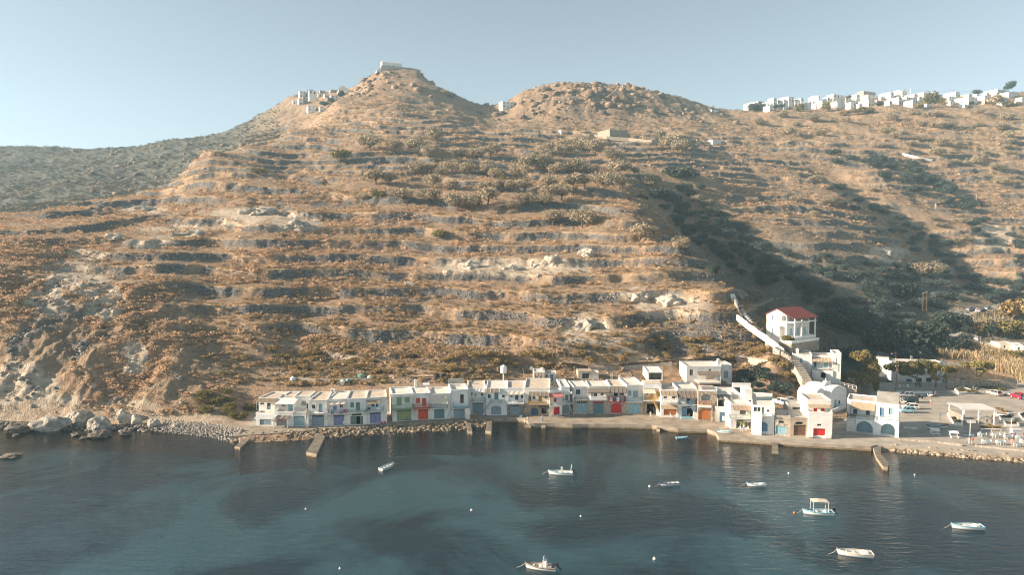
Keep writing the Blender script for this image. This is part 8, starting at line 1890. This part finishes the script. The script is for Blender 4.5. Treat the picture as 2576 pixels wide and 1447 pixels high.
# ------------------------------------------------------------------ people
SKIN = mat('skin', (0.45, 0.27, 0.19), 0.7, 0.05); HAIRD = mat('dark_hair', (0.04, 0.03, 0.022), 0.8, 0.1)
def skinmesh(name, J, E, m, root, sub=1):
    me = bpy.data.meshes.new(name); me.from_pydata([j[0] for j in J], E, []); o = bpy.data.objects.new(name, me); COL.objects.link(o)
    me.materials.append(m); o.modifiers.new('skin', 'SKIN'); 
    if not me.skin_vertices: 
        pass
    sv = me.skin_vertices[0].data
    for i, j in enumerate(J): sv[i].radius = (j[1], j[1] if len(j) < 3 else j[2])
    sv[0].use_root = True
    s_ = o.modifiers.new('sub', 'SUBSURF'); s_.levels = sub; s_.render_levels = sub
    o.parent = root; return o
def person(label, loc, hd, top, bottom, hgt=1.72, sit=False, hair=HAIRD, arms=0, dress=False, group=None):
    s_ = hgt / 1.72; root = thing('person', label, 'person', loc, hd, group, s_)
    hp = 0.93 if not sit else 0.48
    def legs():
        out = []
        for sy in (-1, 1):
            if sit: out.append([((0.02, sy * .10, hp), .085), ((0.42, sy * .11, hp), .07), ((0.45, sy * .11, .10), .05), ((0.60, sy * .12, .05), .045)])
            else: out.append([((0.0, sy * .10, hp - .08), .09), ((0.06 * sy, sy * .10, .50), .065), ((0.02 - .08 * sy, sy * .10, .09), .045), ((0.14 - .08 * sy, sy * .11, .045), .042)])
        return out
    J = [((0, 0, hp), .13, .11), ((0, 0, hp + .26), .13, .10), ((0, 0, hp + .47), .15, .10), ((0, 0, hp + .56), .055), ((0.015, 0, hp + .64), .075), ((0.02, 0, hp + .72), .095), ((0.015, 0, hp + .80), .07)]
    E = [(0, 1), (1, 2), (2, 3), (3, 4), (4, 5), (5, 6)]
    for lg in legs():
        p = 0
        for j in lg: J.append(j); E.append((p, len(J) - 1)); p = len(J) - 1
    for sy in (-1, 1):
        fw = 0.30 if (sit or arms) else 0.04
        ch = [((0, sy * .20, hp + .45), .06), ((0.02 + fw * .3, sy * .25, hp + .20), .045), ((0.05 + fw, sy * .23, hp + (.14 if fw > .1 else -.03)), .033), ((0.07 + fw * 1.2, sy * .23, hp + (.14 if fw > .1 else -.10)), .036)]
        p = 2
        for j in ch: J.append(j); E.append((p, len(J) - 1)); p = len(J) - 1
        wx, wy, wz = ch[-1][0]; dn = (0, 0, -1) if fw < .1 else (1, 0, -.2)
        for k_ in range(4):
            L_ = (.085, .095, .09, .07)[k_]; J.append(((wx + dn[0] * L_ + .012 * (k_ - 1.5) * (fw < .1), wy + .014 * (k_ - 1.5) * (fw > .1), wz + dn[2] * L_), .010)); E.append((p, len(J) - 1))
        J.append(((wx + .04, wy - sy * .035, wz + dn[2] * .04), .011)); E.append((p, len(J) - 1))
    skinmesh('body', J, E, SKIN, root)
    skinmesh('shirt', [((0, 0, hp + .0), .155, .13), ((0, 0, hp + .26), .15, .12), ((0, 0, hp + .46), .17, .115), ((0, .21, hp + .44), .075), ((0.04, .25, hp + .24), .062), ((0, -.21, hp + .44), .075), ((0.04, -.25, hp + .24), .062)], [(0, 1), (1, 2), (2, 3), (3, 4), (2, 5), (5, 6)], top, root)
    if dress: skinmesh('skirt', [((0, 0, hp + .05), .15), ((0, 0, hp - .25), .19), ((0, 0, hp - .45), .21)], [(0, 1), (1, 2)], bottom, root)
    else:
        lg = legs(); JJ = [((0, 0, hp + .02), .15, .125)]; EE = []
        for l_ in lg:
            p = 0
            for j in l_[:3]: JJ.append((j[0], j[1] + .022)); EE.append((p, len(JJ) - 1)); p = len(JJ) - 1
        skinmesh('trousers', JJ, EE, bottom, root)
    mb = MB(); zc = hp + .755; R2 = []
    for f in (0, .35, .7, 1.0): R2.append([Vector((0.0 - .015 + .112 * math.cos(a_) * math.cos(f * 1.45), .10 * math.sin(a_) * math.cos(f * 1.45), zc + .10 * math.sin(f * 1.45))) for a_ in [2 * math.pi * i / 10 for i in range(10)]])
    mb.rings(R2, hair); lpart(mb, 'hair', root, True)
    mb = MB()
    for sy in (-1, 1): mb.tube([(.108, sy * .035, hp + .73), (.115, sy * .035, hp + .73)], .012, BLACK, 6)
    lpart(mb, 'eyes', root); mb = MB(); mb.hexa([(.10, -.012, hp + .685), (.135, -.01, hp + .69), (.135, .01, hp + .69), (.10, .012, hp + .685), (.10, -.008, hp + .725), (.108, -.006, hp + .725), (.108, .006, hp + .725), (.10, .008, hp + .725)], SKIN); lpart(mb, 'nose', root)
    return root
F_ = R_(-90)
person('person in white walking at the edge of the square beside one in red', G(12, 1645, 745, 1.0), R_(75), WHITEP, BLUEP)
person('person in a dark red shirt walking beside the one in white', G(12, 1693, 750, 1.0), R_(80), CRIM, TAN)
person('person in pink standing by the front row table', G(12, 2352, 780, 1.0), R_(30), PINK, PINK, dress=True)
person('person with bare back and red shorts walking in the shaded square', G(7, 1012, 855, 1.0), R_(80), CREAM, PINK)
person('dark dressed person standing beside the white scooter', G(7, 1085, 725, 1.0), F_, BLUED, BLACK)
person('person in white shirt and dark trousers beside the pergola post', G(7, 1935, 1150, 1.0), F_, WHITEP, BLUED)
person('second person in white at the right pergola post', G(7, 2025, 1150, 1.0), R_(180), WHITEP, BLUED)
person('person in magenta sitting on the taverna terrace', G(7, 755, 525, 1.0), F_, CRIM, BLACK, sit=True)
person('man in white standing on the small landing block by the water', G(3, 330, 1160, 1.0), F_, WHITEP, WHITE2)
person('person in a blue top crouching on the quay below the ochre balcony', G(3, 572, 1115, 1.0), F_, SKYB, BLUEM, sit=True)
person('child in white at the open shop under the yellow stair', G(4, 240, 1050, 1.0), R_(90), WHITEP, WHITE2, hgt=1.45)
person('woman in a white dress at the open shop door', G(4, 295, 985, 1.0), F_, WHITEP, WHITEP, dress=True)
person('person in a pink top standing deeper in the open shop', G(4, 245, 965, 1.0), F_, PINK, BLUED)
for x, y, top, lab in [(2270, 640, BLUED, 'diner in dark clothes at the left of the crowded table'), (2340, 630, CRIM, 'diner in red at the crowded table'), (2395, 620, PURP, 'diner in violet right of the crowded table'), (2535, 650, PINK, 'diner at the right edge table')]:
    person(lab, G(12, x, y, 1.0), F_, top, BLUED, sit=True)
# washing, sheets and towels that hang from the balconies
def hang(fr, c, x0, y0, x1, y1, off, m, label, name='towel', cat='towel'):
    O = G(c, *fr[0], 1.0); R = G(c, *fr[1], 1.0); hh = House.__new__(House); hh.c = c; hh.O = O; d = R - O; d.z = 0; hh.s = d.normalized(); hh.n = Vector((hh.s.y, -hh.s.x, 0))
    a0, z0 = hh.pt(x0, y0, off); a1, z1 = hh.pt(x1, y1, off); mb = MB(); n = 6
    for k_, s_ in ((0, 1), (1, -1)):
        row0 = [hh.W(a0 + (a1 - a0) * i / n, z0, off + 0.03 * math.sin(i * 2.0) + .012 * s_) for i in range(n + 1)]; row1 = [hh.W(a0 + (a1 - a0) * i / n, z1, off + 0.05 * math.sin(i * 1.7 + 1) + .012 * s_) for i in range(n + 1)]
        for i in range(n): mb.face([row1[i], row1[i + 1], row0[i + 1], row0[i]] if s_ > 0 else [row0[i], row0[i + 1], row1[i + 1], row1[i]], m)
    tag(mb.build(name), label, cat)
rb_ = ((1692, 1002), (1965, 1004))
for x0, x1, m, lab in [(1690, 1735, CREAM, 'cream towel at the left of the red balcony'), (1748, 1790, BLUED, 'dark towel on the red balcony'), (1806, 1848, WHITEP, 'white towel in the middle of the red balcony'), (1880, 1930, DGREEN, 'green towel at the right of the red balcony')]: hang(rb_, 3, x0, 722, x1, 792, 1.22, m, lab)
hang(((1345, 1202), (1660, 1190)), 1, 1400, 942, 1460, 998, 1.05, DGREEN, 'green cloth drying on the lilac balcony'); hang(((1345, 1202), (1660, 1190)), 1, 1540, 938, 1610, 996, 1.05, PURP, 'lilac cloth drying on the lilac balcony'); hang(((1345, 1202), (1660, 1190)), 1, 1612, 930, 1640, 980, 1.05, CRIM, 'red cloth drying on the lilac balcony')
hang(((1992, 1168), (2330, 1150)), 1, 2020, 895, 2062, 925, 1.05, BLACK, 'black garment drying on the pale blue balcony'); hang(((1992, 1168), (2330, 1150)), 1, 2160, 890, 2220, 930, 1.05, WHITEP, 'white garment drying on the pale blue balcony')
hang(((1318, 1138), (1570, 1140)), 4, 1425, 1035, 1470, 1115, 0.5, WHITEP, 'white sheet hanging before the cobalt blue garage door', 'sheet', 'sheet'); hang(((1318, 1138), (1570, 1140)), 4, 1500, 1100, 1545, 1200, 1.2, WHITEP, 'white sheet hanging right of the cobalt blue garage', 'sheet', 'sheet')
hang(((158, 1192), (775, 1210)), 1, 552, 1085, 596, 1114, 1.6, CRIM, 'red cloth hanging under the brown sheet awning', 'cloth', 'cloth')
# parasols
def parasol(label, loc, r, hgt, m, tilt=0.0):
    root = thing('parasol', label, 'parasol', loc); root.rotation_euler.y = tilt; mb = MB(); mb.tube([(0, 0, 0), (0, 0, hgt)], .04, WOODW, 6); lpart(mb, 'pole', root)
    mb = MB(); n = 8; P_ = [Vector((r * math.cos(2 * math.pi * i / n), r * math.sin(2 * math.pi * i / n), hgt - r * .32)) for i in range(n)]; tp = Vector((0, 0, hgt))
    for i in range(n): mb.face([P_[i], P_[(i + 1) % n], tp], m); mb.face([tp - Vector((0, 0, .03)), P_[(i + 1) % n] - Vector((0, 0, .03)), P_[i] - Vector((0, 0, .03))], m)
    lpart(mb, 'canopy', root)
parasol('green and yellow beach parasol leaning in the porch of the tall stepped house', G(4, 1690, 1255, 1.0), 1.3, 2.0, paint('lime', (0.42, 0.42, 0.12)), 0.5); parasol('white parasol over the tables in the porch of the tall stepped house', G(4, 1760, 1240, 1.0), 1.3, 2.6, WHITEP); parasol('second white parasol at the right of the umbrella porch', G(4, 1850, 1250, 1.0), 1.2, 2.3, WHITEP)
for i, (c, x, y, hd, lab) in enumerate([(4, 520, 1040, -90, 'white plastic chair left in front of the orange garage door'), (4, 585, 1055, -60, 'white plastic chair in the middle before the orange garage door'), (4, 640, 1050, -120, 'white plastic chair right before the orange garage door'), (4, 862, 1060, 180, 'white plastic chair inside the blue arch'), (1, 1620, 1195, -90, 'white plastic chair beside the lilac doors'), (4, 1500, 1230, -90, 'white chair beside the hanging sheet at the umbrella porch'), (4, 1745, 1290, 0, 'white chair at the umbrella porch table'), (4, 1840, 1270, 180, 'white chair right of the umbrella porch table'), (7, 495, 575, -90, 'white chair on the shaded taverna terrace, left'), (7, 630, 575, -90, 'white chair on the shaded taverna terrace, right')]):
    q = G(c, x, y, 1.0); dup(C0, q, R_(hd), lab, 'white chairs by the house doors', 1.15)
for c, x, y, lab in [(7, 560, 560, 'shaded table on the left of the taverna terrace'), (7, 690, 560, 'shaded table under the dark pine'), (4, 1790, 1285, 'table under the parasols of the umbrella porch'), (3, 540, 520, 'table with a red cloth on the broad roof terrace')]:
    dup(T0, G(c, x, y, 1.0 if c != 3 else 6.7), 0.0, lab)
for c, x, y, m, lab in [(1, 2250, 1160, RED, 'red bucket by the lilac doors, left one of two'), (1, 2300, 1156, RED, 'red bucket by the stairs, right one of two'), (2, 1570, 1062, RUST, 'orange crate beside the ladder stair'), (2, 1730, 1020, WHITEP, 'white tub at the foot of the grey green stair')]:
    p = G(c, x, y, 1.0); lathe_thing('bucket', lab, 'bucket', p, [(0.17, 0), (0.23, 0.38), (0.21, 0.4)], m, 12)
boat('light blue upturned boat hull leaning on the veranda boathouse wall', 0, 0, 9, R_(80), SKYB, BLUEM, SKYB, LB, loc=G(2, 2350, 1035, 1.0), B=0.9)

hm = bpy.data.materials.new('haze'); hm.use_nodes = True; N_ = hm.node_tree.nodes; N_.remove(N_['Principled BSDF']); pv = N_.new('ShaderNodeVolumePrincipled')
pv.inputs['Color'].default_value = (0.52, 0.81, 0.97, 1); pv.inputs['Density'].default_value = 0.00022; pv.inputs['Anisotropy'].default_value = 0.0
hm.node_tree.links.new(pv.outputs[0], N_['Material Output'].inputs['Volume'])
hz_ = MB(); hz_.box((0, 540, -40), 4600, 1320, 330, hm); hz_.build('haze', kind='stuff')
scene.cycles.volume_bounces = 0; scene.cycles.volume_step_rate = 10; scene.cycles.volume_max_steps = 32
